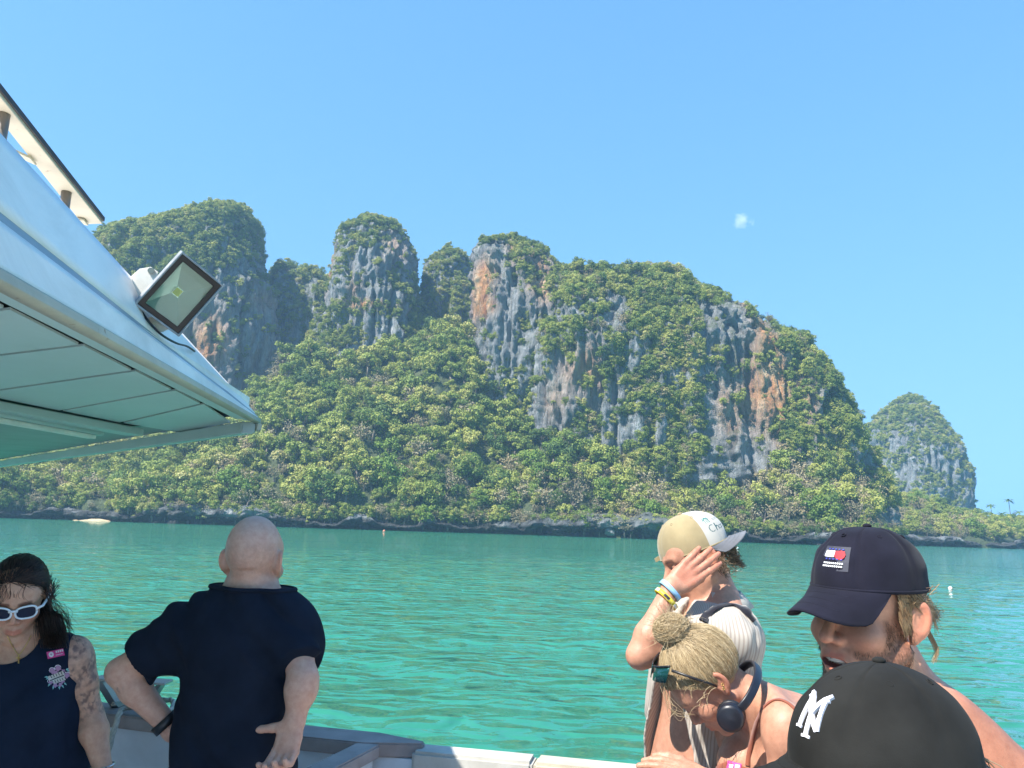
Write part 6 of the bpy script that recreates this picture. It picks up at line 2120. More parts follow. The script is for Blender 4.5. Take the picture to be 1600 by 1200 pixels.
md = co.modifiers.new('thickness', 'SOLIDIFY'); md.thickness = 0.003
# black bag strap under the collar
sp_ = []
for (x, y) in [(1098, 972), (1108, 960), (1122, 950), (1138, 946), (1152, 948), (1166, 956), (1178, 970)]:
    sp_.append((x, y))
sp_ = [r for r in trace_list(shirt3, sp_, 1.95, 2.75, 0.004) if r]
if len(sp_) > 3:
    V, F = [], []
    cpts = bez([q[0] for q in sp_], 24)
    for i, p_ in enumerate(cpts):
        t = (cpts[min(i + 1, len(cpts) - 1)] - cpts[max(i - 1, 0)]).normalized()
        g = sp_[min(int(i / len(cpts) * len(sp_)), len(sp_) - 1)][1]; s_ = t.cross(g).normalized()
        V += [p_ - s_ * 0.012 - g * .002, p_ - s_ * 0.012 + g * .002, p_ + s_ * 0.012 + g * .002, p_ + s_ * 0.012 - g * .002]
    for i in range(len(cpts) - 1):
        for k in range(4): F.append((i * 4 + k, i * 4 + (k + 1) % 4, (i + 1) * 4 + (k + 1) % 4, (i + 1) * 4 + k))
    so = mesh_np('bag_strap', FA(V), F, BLK, None, True)
    tag(so, 'black bag strap over the shoulder of the cream shirt', 'strap')
def shorts_front(): pass
trousers(e3, f3, J, O3, BLK, 0.018, 0.45)
# wristbands
BLUEB = flat('pale_blue_band', (0.30, 0.52, 0.75), 0.5); YEL = flat('yellow_band', (0.75, 0.60, 0.04), 0.5)
fa, fb = Vector(J['elL']), Vector(J['wrL']); fx = (fb - fa)
b1 = band_on_limb('wristband', fa + fx * 0.955, fx + Vector((0.10, 0, 0.0)), 0.0345, 0.014, BLUEB, None, 0.002, 0.9); tag(b1, 'pale blue paper wristband, the upper of two', 'wristband')
b2 = band_on_limb('wristband', fa + fx * 0.83, fx + Vector((0.09, 0, 0.0)), 0.0365, 0.013, YEL, None, 0.002, 0.92); tag(b2, 'yellow and white paper wristband, the lower of two', 'wristband')
ax_ = (fx + Vector((0.09, 0, 0.0))).normalized()
rr_ = ring(fa + fx * 0.83, ax_, 0.0392, 0.0392 * 0.92, 60, (0, -1, 0))
for i0 in range(0, 60, 10):
    V = []; F = []
    for k in range(6):
        p_ = rr_[(i0 + k) % 60]; V += [p_ - ax_ * 0.004, p_ + ax_ * 0.004]
    F = [(2 * k, 2 * k + 2, 2 * k + 3, 2 * k + 1) for k in range(5)]
    mesh_np('printed_patch', FA(V), F, WHITEC if (i0 // 10) % 2 else DKP, b2)
# cap, worn backwards
BEIGE = cloth('beige_suede', (0.30, 0.24, 0.135), 0.9, 0.16); CREAMF = cloth('cream_front_panel', (0.42, 0.40, 0.36), 0.85, 0.06); GREYB = cloth('washed_grey_brim', (0.13, 0.135, 0.15), 0.9, 0.2)
S3 = (0.083, 0.104, 0.112)
c3, tw3 = cap(e3, J['head'], BEIGE, tilt=0.02, yaw=math.pi - 0.38, size=S3, lift=0.026, back=-0.004, brim=(0.060, 0.07, 0.030), drop=0.0, brim_mat=GREYB, front_panel=CREAMF, label='beige and white cap worn backwards with a grey brim', structured=0.10)
GREENP = flat('green_print', (0.02, 0.16, 0.15)); DGR = flat('dark_green_print', (0.03, 0.09, 0.10))
glyph = []
def arc(cx, cy, rx, ry, a0, a1, n=10): return [(cx + rx * math.cos(t), cy + ry * math.sin(t)) for t in np.linspace(a0, a1, n)]
def lett(ch, x):
    if ch == 'C': return [stroke(arc(x + 4, 5, 4, 5, 0.9, 5.4, 14), 1.2)]
    if ch == 'h': return [stroke([(x, 0), (x + 1.4, 11)], 1.2), stroke(arc(x + 2.6, 3.5, 2, 2.6, 2.8, 0, 8) + [(x + 4.4, 0)], 1.1)]
    if ch == 'a': return [stroke(arc(x + 2.2, 2.6, 2.2, 2.6, 0.6, 6.0, 12), 1.1), stroke([(x + 4.6, 5.4), (x + 4.3, 0)], 1.1)]
    if ch == 'n': return [stroke([(x, 0), (x + .6, 5.2)], 1.1), stroke(arc(x + 2.6, 3.2, 2, 2.2, 2.8, 0, 8) + [(x + 4.4, 0)], 1.1)]
    return []
for ch, x in zip('Chan', (-11, -1.5, 4.5, 10.5)): glyph += lett(ch, x)
on_cap(tw3, S3, 0.10, glyph, math.pi / 2 - 0.52, 0.32, 0.0024, DGR, 'lettering', c3, 0.0012)
on_cap(tw3, S3, 0.10, [rect(-11, 20, 1.6, 9), rect(-8, 20, 1.6, 9), rect(-5, 20, 1.6, 9), rect(-8, 25.2, 10, 2), [(-14, 22), (-8, 28), (-2, 22), (-3, 21), (-8, 25), (-13, 21)]], math.pi / 2 - 0.52, 0.32, 0.0022, GREENP, 'emblem', c3, 0.0012)
on_cap(tw3, S3, 0.10, [rect(4 + i * 4.0, 17, 1.0, 4) for i in range(4)], math.pi / 2 - 0.52, 0.32, 0.0024, DGR, 'small_lettering', c3, 0.0012)
# back strap tongue of the cap (over his forehead)
s0 = tw3(np.array([[-0.012, -0.104, 0.004], [-0.012, -0.124, 0.001], [-0.012, -0.124, 0.013], [-0.012, -0.104, 0.017]]))
prism('strap_tongue', [Vector([float(x) for x in q]) for q in s0], Vector((0.0, -0.004, 0)), BEIGE, c3)
# curly hair at the nape
rs = np.random.default_rng(18); lines = []
for k in range(520):
    a = rs.uniform(-1.5, 1.5); z = rs.uniform(-0.055, 0.022)
    r = 0.98
    p0 = np.array([math.sin(a) * 0.079, -0.014 - math.cos(a) * 0.094, z])
    o_ = np.array([math.sin(a), -math.cos(a), 0])
    pts = []
    ph = rs.uniform(0, 6.28); tw_ = rs.choice([-1, 1])
    for t in np.linspace(0, 1, 9):
        cu = 0.007 * np.array([math.cos(ph + 7 * t * tw_), math.sin(ph + 7 * t * tw_), 0.5 * math.sin(ph + 9 * t)])
        pts.append(J['head'].w(p0 + o_ * (0.002 + 0.017 * t) + np.array([0, 0, -0.022 * t]) + cu * t ** 0.5))
    lines.append(pts)
strands('hair', lines, 0.0012, 0.0005, BRH, e3, 3)

# ================================================================== blonde woman looking down, headphones round her neck
Y0 = 2.04; W = at_y(Y0)
J = {}
J['head'] = Frame(W(1108, 1062, 0.06), (-0.54, 0.06, -0.84), (-0.84, 0.0, 0.54), 0.96)
J['neck'] = W(1190, 1090, 0.06)
pel = W(1256, 1352, 0.08)
J['fr'] = Frame(pel, (-0.78, -0.50, -0.1), J['neck'] - pel); J['H'] = (J['neck'] - pel).length
J['shL'], J['shR'] = W(1228, 1128, -0.10), W(1150, 1124, 0.20)
J['elL'], J['elR'] = W(1232, 1275, -0.10), W(1150, 1270, 0.24)
J['wrL'], J['wrR'] = W(1112, 1222, -0.12), W(1115, 1230, 0.10)
J['handL'] = hand_pts(J['wrL'], (-1, 0.05, 0.34), (0.2, -0.55, 0.8), -1, (0.25, 0.25, 0.3, 0.3), 0.05, (0.5, 0.4), 0.92)
J['handR'] = hand_pts(J['wrR'], (-1, 0.0, 0.1), (0, 0.5, 0.8), 1, (0.3,) * 4, 0.05, size=0.92)
legs_for(J, J['fr'], 0.09)
# she stands with hips back: put the feet under her
for s in 'LR':
    J['an' + s] = J['an' + s] + Vector((-0.05, 0, 0)); 
O4 = dict(tw=0.82, td=0.86, arm=0.88, nk=0.84, bust=1, nose=0.9, ear=0.8, zcut=0.05, brow=(0.22, 0.14, 0.08))
e4, f4 = person('person', 'blonde woman with a bun looking down, headphones round her neck', J, O4, (0.43, 0.235, 0.155), 0.0036)
RUST = cloth('rust_brown_knit', (0.24, 0.075, 0.045), 0.85, 0.12)
def top4(p, J=J, o=O4):
    q = J['fr'].loc(p); H = J['H']
    d = torso_sdf(p, J, o) - 0.005
    edge = q[..., 2] - H * (0.655 - 1.1 * np.clip(np.abs(np.abs(q[..., 0]) - 0.06) , 0, 0.2) * 1.0) + 0.10 * (q[..., 1] < 0)
    d = smax(d, edge, 0.004)
    return np.maximum(d, H * 0.30 - q[..., 2])
lo, hi = bounds(J)
garment('camisole_top', top4, (lo[0], lo[1], J['fr'].o[2]), (hi[0], hi[1], J['neck'].z), 0.005, RUST, e4)
trousers(e4, f4, J, O4, KHAKI, 0.09, 0.5)
def strap_on(name, pxs_, f, y0, y1, half, mat, parent, lift=0.002):
    q = [r for r in trace_list(f, pxs_, y0, y1, lift) if r]
    pts = bez([r[0] for r in q], 30); V, F = [], []
    for i, p_ in enumerate(pts):
        t = (pts[min(i + 1, len(pts) - 1)] - pts[max(i - 1, 0)]).normalized()
        g = q[min(int(i / len(pts) * len(q)), len(q) - 1)][1]; s_ = t.cross(g).normalized()
        V += [p_ - s_ * half - g * .0015, p_ - s_ * half + g * .0015, p_ + s_ * half + g * .0015, p_ + s_ * half - g * .0015]
    for i in range(len(pts) - 1):
        for k in range(4): F.append((i * 4 + k, i * 4 + (k + 1) % 4, (i + 1) * 4 + (k + 1) % 4, (i + 1) * 4 + k))
    return mesh_np(name, FA(V), F, mat, parent, True)
strap_on('shoulder_strap', [(1168, 1196), (1171, 1176), (1177, 1150), (1186, 1122), (1198, 1102), (1212, 1094), (1226, 1096), (1240, 1106), (1252, 1122), (1258, 1136)], f4, 1.6, 2.5, 0.0055, RUST, e4)
st = decal('sticker', [rect(1147, 1197, 22, 12, 0.2)], lambda p: np.minimum(top4(p), f4(p)), 1.6, 2.5, PINK, None, 0.002)
tag(st, 'pink and white sticker on the rust coloured top', 'sticker')
decal('print', [rect(1143, 1197, 6, 5, 0.2), rect(1152, 1198, 7, 4, 0.2)], lambda p: np.minimum(top4(p), f4(p)), 1.6, 2.5, PALE, st, 0.003)
# hair
BLH = hair_mat('blonde_hair', (0.20, 0.135, 0.07), (0.38, 0.28, 0.155), (0.60, 0.48, 0.30), 0.4)
hf4 = J['head']
def hair4(p, hf=hf4):
    q = hf.loc(p)
    d = ell(q, (0, -0.016, 0.042), (0.086, 0.106, 0.100))
    line = q[..., 1] - (0.058 + 0.12 * (q[..., 2] - 0.06)) + 0.25 * np.abs(q[..., 0])
    d = smax(d, line, 0.012)
    side = (-0.05 + 1.15 * np.clip(q[..., 1] + 0.035, 0, 0.1)) - q[..., 2]
    d = smax(d, side * 0.8, 0.012)
    d = smin(d, np.linalg.norm(q - bunl.astype(np.float32), axis=-1) - 0.036, 0.012)
    return d + 0.0025 * vnoise(np.stack([q[..., 0] / 0.006, q[..., 1] / 0.02, q[..., 2] / 0.02], -1), 4).astype(np.float32)
bunc = W(1050, 984, 0.05); bunl = hf4.loc(np.array([tuple(bunc)], np.float32))[0]
ho = np.array(hf4.o)
hr = garment('hair', hair4, ho - 0.25, ho + 0.25, 0.0045, BLH, e4, lambda V: np.full((len(V), 3), 0.4))
rs = np.random.default_rng(28); lines = []
bunc = W(1050, 984, 0.05); bunl = hf4.loc(np.array([tuple(bunc)], np.float32))[0]
for k in range(2600):                                  # drawn from hairline and nape up to the bun
    a = rs.uniform(0, 2 * math.pi)
    r_ = np.array([math.cos(a) * 0.086, -0.016 + math.sin(a) * 0.104, 0.0])
    r_[1] = min(r_[1], 0.066 + rs.normal(0, .004))
    r_[2] = -0.042 + 1.15 * max(0.0, min(r_[1] + 0.035, 0.1)) + abs(rs.normal(0, 0.010))
    ctr_ = np.array([0, -0.016, 0.042])
    tgt = bunl * 0.85 + rs.normal(size=3) * 0.012
    lift_ = 1.0 + rs.uniform(0.0, 0.06)
    E_ = np.array([0.086, 0.106, 0.100])
    v0 = (r_ - ctr_) / E_; v0 /= np.linalg.norm(v0); v1 = (tgt - ctr_) / E_; l1 = max(np.linalg.norm(v1), 1.0); v1 /= np.linalg.norm(v1)
    om = math.acos(max(-1, min(1, float(v0 @ v1)))) + 1e-4
    sag = rs.normal(0, 0.06); side_ = np.cross(v0, v1); side_ /= np.linalg.norm(side_) + 1e-6
    pts = []
    for t in np.linspace(0, 1, 12):
        v_ = (math.sin((1 - t) * om) * v0 + math.sin(t * om) * v1) / math.sin(om) + side_ * sag * math.sin(math.pi * t)
        v_ /= np.linalg.norm(v_)
        q = ctr_ + v_ * E_ * (lift_ + (l1 - 1) * max(0, t - 0.75) * 4 * 0.8)
        pts.append(hf4.w(q))
    lines.append(pts)
for k in range(1500):                                   # bun: wound loops with loose ones between
    ax_ = np.array([-0.55, -0.35, 0.75]) + rs.normal(size=3) * (0.45 if k % 3 else 1.6); ax_ /= np.linalg.norm(ax_)
    u_ = np.cross(ax_, rs.normal(size=3)); u_ /= np.linalg.norm(u_); w_ = np.cross(ax_, u_)
    off_ = rs.uniform(-0.034, 0.034); off = ax_ * off_; R_ = math.sqrt(max(0.041 ** 2 - off_ ** 2, 1e-5)) * rs.uniform(0.93, 1.10)
    a0 = rs.uniform(0, 6.28); ln_ = rs.uniform(1.5, 3.6)
    lines.append([np.array(tuple(bunc)) + off + R_ * (math.cos(a0 + t) * u_ + math.sin(a0 + t) * w_) * np.array([1.15, 1.0, 1.0]) for t in np.linspace(0, ln_, 10)])
for k in range(260):                                    # fly-aways off the bun and the nape
    d_ = rs.normal(size=3); d_ /= np.linalg.norm(d_)
    s_ = np.array(tuple(bunc)) + d_ * 0.034
    e_ = s_ + d_ * rs.uniform(0.006, 0.040) + np.array([rs.normal(0, .015), 0, rs.normal(0.005, .015)])
    m_ = (s_ + e_) / 2 + rs.normal(size=3) * 0.012
    lines.append(bez([s_, m_, e_], 8))
strands('hair_strands', lines, 0.00048, 0.0003, BLH, hr, 3)
lines = []
for k in range(10):                                    # lock falling past the face
    s_ = hf4.wv(-0.03 + rs.normal(0, .015), 0.075, 0.10 + rs.normal(0, .012))
    x0 = 1046 + rs.normal(0, 5)
    lines.append(bez([s_, W(1036 + rs.normal(0, 4), 1068, 0.03 + rs.normal(0, .01)), W(x0 - 2, 1095 + rs.normal(0, 5), 0.02), W(x0 + rs.normal(8, 9), 1112 + rs.normal(0, 8), 0.02), W(x0 + rs.normal(22, 14), 1120 + rs.normal(0, 5), 0.02)], 16))
for k in range(10):                                    # loose curls at the temple
    s_ = hf4.wv(-0.080, 0.02 + rs.normal(0, .02), 0.03 + rs.normal(0, .02)); ph = rs.uniform(0, 6)
    lines.append([s_ + Vector((0.006 * math.cos(ph + 5 * t) - 0.02 * t, -0.006 - 0.01 * t, -0.03 * t + 0.006 * math.sin(ph + 5 * t))) for t in np.linspace(0, 1, 10)])
strands('hair_locks', lines, 0.0009, 0.0004, BLH, hr, 3)
# dark sunglasses pushed up on her hair
SG2 = empty('sunglasses', hf4.wv(0, 0.05, 0.1)); tag(SG2, 'black sunglasses with green lenses pushed up on the blonde hair', 'sunglasses')
lm2, lnt2, lb2 = new_mat('green_mirror_lens'); lb2.inputs['Base Color'].default_value = (0.01, 0.06, 0.06, 1); setin(lb2, Roughness=0.08, Metallic=0.4)
for sx in (-1, 1):
    tube('temple', [hf4.wv(sx * 0.088, -0.004, 0.002), hf4.wv(sx * 0.093, 0.0, 0.022), hf4.wv(sx * 0.092, 0.012, 0.06), hf4.wv(sx * 0.084, 0.030, 0.118)], [0.0026, 0.0032, 0.0036, 0.0040], BLACKP, SG2, 6)
    V = []; n = 9
    for i in range(n):
        t = i / (n - 1); x = sx * (0.082 - 0.072 * t); yb = 0.030 + 0.030 * math.sin(t * 1.4); zb = 0.121 + 0.016 * math.sin(t * 1.5)
        V += [hf4.wv(x, yb - 0.006, zb + 0.006), hf4.wv(x * (1 - 0.10 * (1 - t)), yb + 0.036 - 0.010 * t, zb - 0.010)]
    mesh_np('lens', FA(V), [(2 * i, 2 * i + 2, 2 * i + 3, 2 * i + 1) for i in range(n - 1)], lm2, SG2, True).modifiers.new('thickness', 'SOLIDIFY').thickness = 0.002
    tube('frame_rim', [Vector(v) for v in V[0::2]], 0.0028, BLACKP, SG2, 6)
# headphones
HP = empty('headphones', J['neck']); tag(HP, 'black over-ear headphones hanging round the neck of the blonde woman', 'headphones')
HPM = paint('matte_black_plastic', (0.012, 0.014, 0.022), 0.38, 0.2, 30, bumps=0.05)
bp = [W(1152, 1112, -0.085), W(1168, 1094, -0.088), W(1181, 1068, -0.062), W(1184, 1046, 0.0), W(1176, 1036, 0.07), W(1160, 1044, 0.15), W(1140, 1075, 0.19)]
bp = bez(bp, 40); V, F = [], []
for i, p_ in enumerate(bp):
    t = (bp[min(i + 1, len(bp) - 1)] - bp[max(i - 1, 0)]).normalized()
    out = (p_ - W(1150, 1075, 0.06)); out = (out - t * out.dot(t)).normalized(); s_ = t.cross(out).normalized()
    wv_ = 0.0105; th = 0.0045
    for a in np.linspace(0, 2 * math.pi, 12, endpoint=False):
        V.append(p_ + s_ * wv_ * np.sign(math.cos(a)) * abs(math.cos(a)) ** 0.5 + out * th * np.sign(math.sin(a)) * abs(math.sin(a)) ** 0.5)
for i in range(len(bp) - 1):
    for k in range(12): F.append((i * 12 + k, i * 12 + (k + 1) % 12, (i + 1) * 12 + (k + 1) % 12, (i + 1) * 12 + k))
F += [tuple(range(12))[::-1], tuple((len(bp) - 1) * 12 + k for k in range(12))]
mesh_np('headband', FA(V), F, HPM, HP, True)
for (c_, axv) in ((W(1142, 1120, -0.082), Vector((-0.30, -0.85, -0.15))), (W(1122, 1100, 0.20), Vector((-0.2, 0.9, -0.1)))):
    axv.normalize()
    prof = [(0.0, -0.016), (0.026, -0.016), (0.031, -0.012), (0.032, -0.002), (0.029, 0.001), (0.029, 0.004), (0.033, 0.007), (0.032, 0.014), (0.024, 0.018), (0.0, 0.019)]
    V, F = [], []
    for r, h_ in prof: V += [p for p in ring(c_ + axv * h_, axv, max(r, 0.0004), None, 28)[:-1]]
    for i in range(len(prof) - 1):
        for k in range(28): F.append((i * 28 + k, i * 28 + (k + 1) % 28, (i + 1) * 28 + (k + 1) % 28, (i + 1) * 28 + k))
    cup = mesh_np('ear_cup', FA(V), F, HPM, HP, True)
    tube('cushion', ring(c_ - axv * 0.018, axv, 0.025), 0.009, BLACKP, cup, 8)
# earrings
for (x, y) in ((1129, 1069), (1131, 1076)):
    r = trace_list(f4, [(x, y)], 1.6, 2.3, 0.002)[0]
    if r:
        eo = tube('earring', ring(r[0], Vector((0.4, -1, 0)), 0.0035, None, 12), 0.0009, GOLD, None, 5)
        tag(eo, 'tiny gold ring earring, the %s of two in her ear' % ('upper' if y < 1072 else 'lower'), 'earring')

# ================================================================== bearded man in the navy cap
Y0 = 1.34; W = at_y(Y0)
J = {}
J['head'] = Frame(W(1358, 960, 0.05), (-0.87, -0.49, -0.04), (0.06, 0.0, 1))
J['neck'] = W(1428, 1098, 0.06)
pel = W(1440, 1520, 0.08)
J['fr'] = Frame(pel, (-0.35, -0.93, 0), J['neck'] - pel); J['H'] = (J['neck'] - pel).length
J['shL'], J['shR'] = W(1578, 1224, 0.02), W(1300, 1236, 0.05)
J['elL'], J['elR'] = W(1632, 1460, 0.05), W(1250, 1470, 0.06)
J['wrL'], J['wrR'] = W(1600, 1640, -0.05), W(1290, 1640, -0.02)
J['handL'] = hand_pts(J['wrL'], (0, -0.1, -1), (1, 0, 0), 1, (0.3,) * 4); J['handR'] = hand_pts(J['wrR'], (0, -0.1, -1), (-1, 0, 0), -1, (0.3,) * 4)
legs_for(J, J['fr'], 0.12)
O5 = dict(tw=0.98, td=1.0, arm=1.0, nk=0.98, mouth=0.62, jaw=1.08, nose=1.05, ear=0.95, zcut=0.10, brow=(0.10, 0.06, 0.035))
STUB = []
def beard(V, q, c, put):
    m = np.abs(q[:, 0]); inh = np.linalg.norm(q, axis=1) < 0.18
    n = fbm(V / 0.0035, 2, 31) * 0.28 + fbm(V / 0.02, 2, 32) * 0.10
    lip = smooth(0.024, 0.030, np.sqrt((m * 0.75) ** 2 + ((q[:, 2] + 0.068) * 1.1) ** 2) * 1.0)
    jawz = smooth(-0.045, -0.075, q[:, 2] + 0.55 * np.clip(0.05 - q[:, 1], 0, 0.06) * -0.6)
    side = smooth(0.040, 0.055, m) * smooth(0.066, 0.040, q[:, 1]) * smooth(0.020, -0.015, q[:, 2]) * smooth(-0.012, 0.006, q[:, 1])
    mou = smooth(0.035, 0.024, m) * smooth(-0.040, -0.049, q[:, 2]) * smooth(-0.064, -0.058, q[:, 2]) * (q[:, 1] > 0.08)
    chin = smooth(-0.080, -0.092, q[:, 2]) * (q[:, 1] > 0.02)
    chk = smooth(-0.030, -0.062, q[:, 2]) * smooth(0.020, 0.036, m) * (q[:, 1] > -0.01)
    w = np.clip(np.maximum.reduce([side, mou * 0.8, chin, chk]) * (0.78 + n), 0, 1) * lip * inh
    put(w, (0.055, 0.033, 0.021), 0.90)
    STUB.append(V[w > 0.45])
    c *= (1 - 0.42 * smooth(0.15, 0.21, np.linalg.norm(q, axis=1)))[:, None] * np.array([1, 0.93, 0.88])[None] ** smooth(0.15, 0.21, np.linalg.norm(q, axis=1))[:, None]  # tanned body, coloured darker still to offset the sun; brim-shaded face left lighter
    return c
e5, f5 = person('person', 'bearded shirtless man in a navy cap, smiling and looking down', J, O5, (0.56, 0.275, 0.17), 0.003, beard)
trousers(e5, f5, J, O5, KHAKI, 0.02, 0.45)
# short stubble on the jaw
rs = np.random.default_rng(77); sv = STUB[0]; sv = sv[rs.permutation(len(sv))[:2600]]
ql = J['head'].loc(sv); qd = ql - np.array([0, 0.0, -0.02], np.float32); qd /= np.linalg.norm(qd, axis=1)[:, None]
qd = qd * 0.6 + np.array([0, 0.1, -0.7], np.float32) + rs.normal(size=qd.shape) * 0.25
SBH = hair_mat('stubble', (0.03, 0.018, 0.012), (0.07, 0.042, 0.026), (0.14, 0.09, 0.055))
strands('stubble', [[tuple(J['head'].w(a)), tuple(J['head'].w(a + b * 0.0025)), tuple(J['head'].w(a + b * 0.005))] for a, b in zip(ql, qd)], 0.00035, 0.00015, SBH, e5, 3)
NAVYC = cloth('navy_cap_cotton', (0.011, 0.011, 0.020), 0.92, 0.3, sheen=0.05)
S5 = (0.086, 0.105, 0.104)
c5, tw5 = cap(e5, J['head'], NAVYC, tilt=-0.02, yaw=0.0, size=S5, lift=0.044, back=-0.004, brim=(0.072, 0.07, 0.036), drop=0.46, label='navy cotton cap with a small flag patch on a bearded man', wrinkle=0.0035, seam=0.002)
PATCH = flat('dark_patch', (0.03, 0.032, 0.05)); PW = flat('patch_white', (0.78, 0.78, 0.78)); PR = flat('patch_red', (0.60, 0.02, 0.03)); PBL = flat('patch_blue', (0.04, 0.05, 0.30))
pa = math.pi / 2 + 0.06
on_cap(tw5, S5, 0.0, [rect(0, 0, 33, 30)], pa, 0.50, 0.00165, PATCH, 'patch', c5, 0.0016)
on_cap(tw5, S5, 0.0, [rect(-6.5, 4.5, 12, 8)], pa, 0.50, 0.00165, PW, 'patch_flag_white', c5, 0.0024)
on_cap(tw5, S5, 0.0, [disc(6.5, 3.5, 5.6, 16), rect(5.5, 4.5, 11, 7.6)], pa, 0.50, 0.00165, PR, 'patch_flag_red', c5, 0.0025)
on_cap(tw5, S5, 0.0, [rect(-9 + i * 4.4, 10.8, 2.0, 1.6) for i in range(5)] + [rect(-9 + i * 4.4, -2.0, 2.0, 1.6) for i in range(5)], pa, 0.50, 0.00165, PBL, 'patch_flag_blue', c5, 0.0025)
on_cap(tw5, S5, 0.0, [rect(-10.5 + i * 2.3, -6.8, 1.5, 1.8) for i in range(10)] + [rect(-11 + i * 2.3, -10.2, 1.5, 1.8) for i in range(10)], pa, 0.50, 0.00165, PW, 'patch_lettering', c5, 0.0025)
rs = np.random.default_rng(51); lines = []
LBH = hair_mat('light_brown_hair', (0.10, 0.055, 0.028), (0.22, 0.13, 0.07), (0.42, 0.27, 0.14))
for k in range(170):
    s_ = J['head'].wv(-0.080 + rs.normal(0, .002), 0.020 - abs(rs.normal(0, .035)), 0.045 + rs.normal(0, .008))
    u_ = rs.random()
    if u_ < 0.55:      # tucked behind the ear
        lines.append(bez([s_, J['head'].wv(-0.085, -0.01 + rs.normal(0, .006), 0.030 + rs.normal(0, .006)), J['head'].wv(-0.086, -0.045, 0.012 + rs.normal(0, .008)), J['head'].wv(-0.075, -0.072 + rs.normal(0, .01), 0.0 + rs.normal(0, .012))], 12))
    elif u_ < 0.85:    # short wisps behind
        lines.append(bez([J['head'].wv(-0.06, -0.075, 0.035), W(1448 + rs.normal(0, 3), 946 + rs.normal(0, 4), 0.05), W(1458 + rs.normal(0, 6), 958 + rs.normal(0, 4), 0.05), W(1466 + rs.normal(0, 5), 962 + rs.normal(0, 5), 0.05)], 10))
    else:
        x_ = rs.normal(0, 2.5)
        lines.append(bez([J['head'].wv(-0.080, -0.03, 0.0), W(1444 + x_, 978, 0.0), W(1456 + x_, 1000, 0.0), W(1463 + x_, 1018, 0.0), W(1458 + x_, 1032 + rs.normal(0, 3), 0.0)], 14))
for k in range(240):   # temple hair in front of the ear
    y_ = 0.034 - abs(rs.normal(0, .016)); z_ = rs.uniform(-0.01, 0.05)
    lines.append(bez([J['head'].wv(-0.0785, y_, z_ + 0.012), J['head'].wv(-0.081, y_ - 0.006, z_ - 0.004), J['head'].wv(-0.0785, y_ - 0.012, z_ - 0.018)], 5))
strands('hair', lines, 0.0007, 0.0003, LBH, e5, 3)

# ================================================================== person in the black cap, nearest the camera
Y0 = 0.90; W = at_y(Y0)
J = {}
J['head'] = Frame(W(1388, 1240, 0.05), (-0.90, -0.34, -0.12), (0.0, 0.0, 1))
J['neck'] = W(1420, 1420, 0.06)
pel = W(1430, 2060, 0.08)
J['fr'] = Frame(pel, (-0.85, -0.4, 0), J['neck'] - pel); J['H'] = (J['neck'] - pel).length
R_ = Vector([float(x) for x in J['fr'].R[0]])
J['shR'], J['shL'] = J['neck'] + R_ * 0.17 - Vector((0, 0, 0.07)), J['neck'] - R_ * 0.17 - Vector((0, 0, 0.07))
for s, k in (('R', 1), ('L', -1)):
    J['el' + s] = J['sh' + s] + R_ * 0.05 * k - Vector((0, 0, 0.28)); J['wr' + s] = J['el' + s] + Vector((-0.08, -0.03, -0.22))
    J['hand' + s] = hand_pts(J['wr' + s], (-0.2, 0, -1), R_ * k, k, (0.3,) * 4, 0.06, size=0.92)
legs_for(J, J['fr'], 0.10)
O6 = dict(tw=0.88, td=0.9, arm=0.92, nk=0.86)
e6, f6 = person('person', 'person in a black cap with brown hair, nearest the camera', J, O6, (0.48, 0.28, 0.2), 0.006)
def top6(p, J=J, o=O6):
    q = J['fr'].loc(p)
    d = smin(torso_sdf(p, J, o), limb_sdf(p, J, o), 0.03) - 0.012 + folds(p, J['fr'], 0.004, 0.06, 0.12, 35)
    for s in 'LR':
        sh, el = Vector(J['sh' + s]), Vector(J['el' + s])
        cut = (p - np.array(tuple(sh.lerp(el, 0.6)), np.float32)) @ np.array(tuple((el - sh).normalized()), np.float32)
        d = np.where((np.abs(q[..., 0]) > 0.15) & (cut > 0), np.maximum(d, cut), d)
    d = np.maximum(d, q[..., 2] - J['H'] - 0.01)
    return np.maximum(d, -0.08 - q[..., 2])
lo, hi = bounds(J)
garment('t_shirt', top6, (lo[0], lo[1], J['fr'].o[2] - 0.12), (hi[0], hi[1], J['neck'].z + 0.06), 0.008, BLACKT, e6)
trousers(e6, f6, J, O6, DARKC, -0.02, 0.45)
BLKC = cloth('black_cap_cotton', (0.017, 0.017, 0.016), 0.92, 0.3, weave=500, sheen=0.02)
S6 = (0.092, 0.110, 0.112)
c6, tw6 = cap(e6, J['head'], BLKC, tilt=-0.12, yaw=0.0, size=S6, lift=0.030, back=0.0, brim=(0.078, 0.07, 0.016), drop=0.10, label='black cap with white interlocked letters on its front', structured=0.06, seam=0.0014, wrinkle=0.002, pexp=1.0)
EMB = paint('white_embroidery', (0.80, 0.78, 0.84), 0.7, 0.06, 60, bumps=0.6, bscale=700, bdist=0.001)
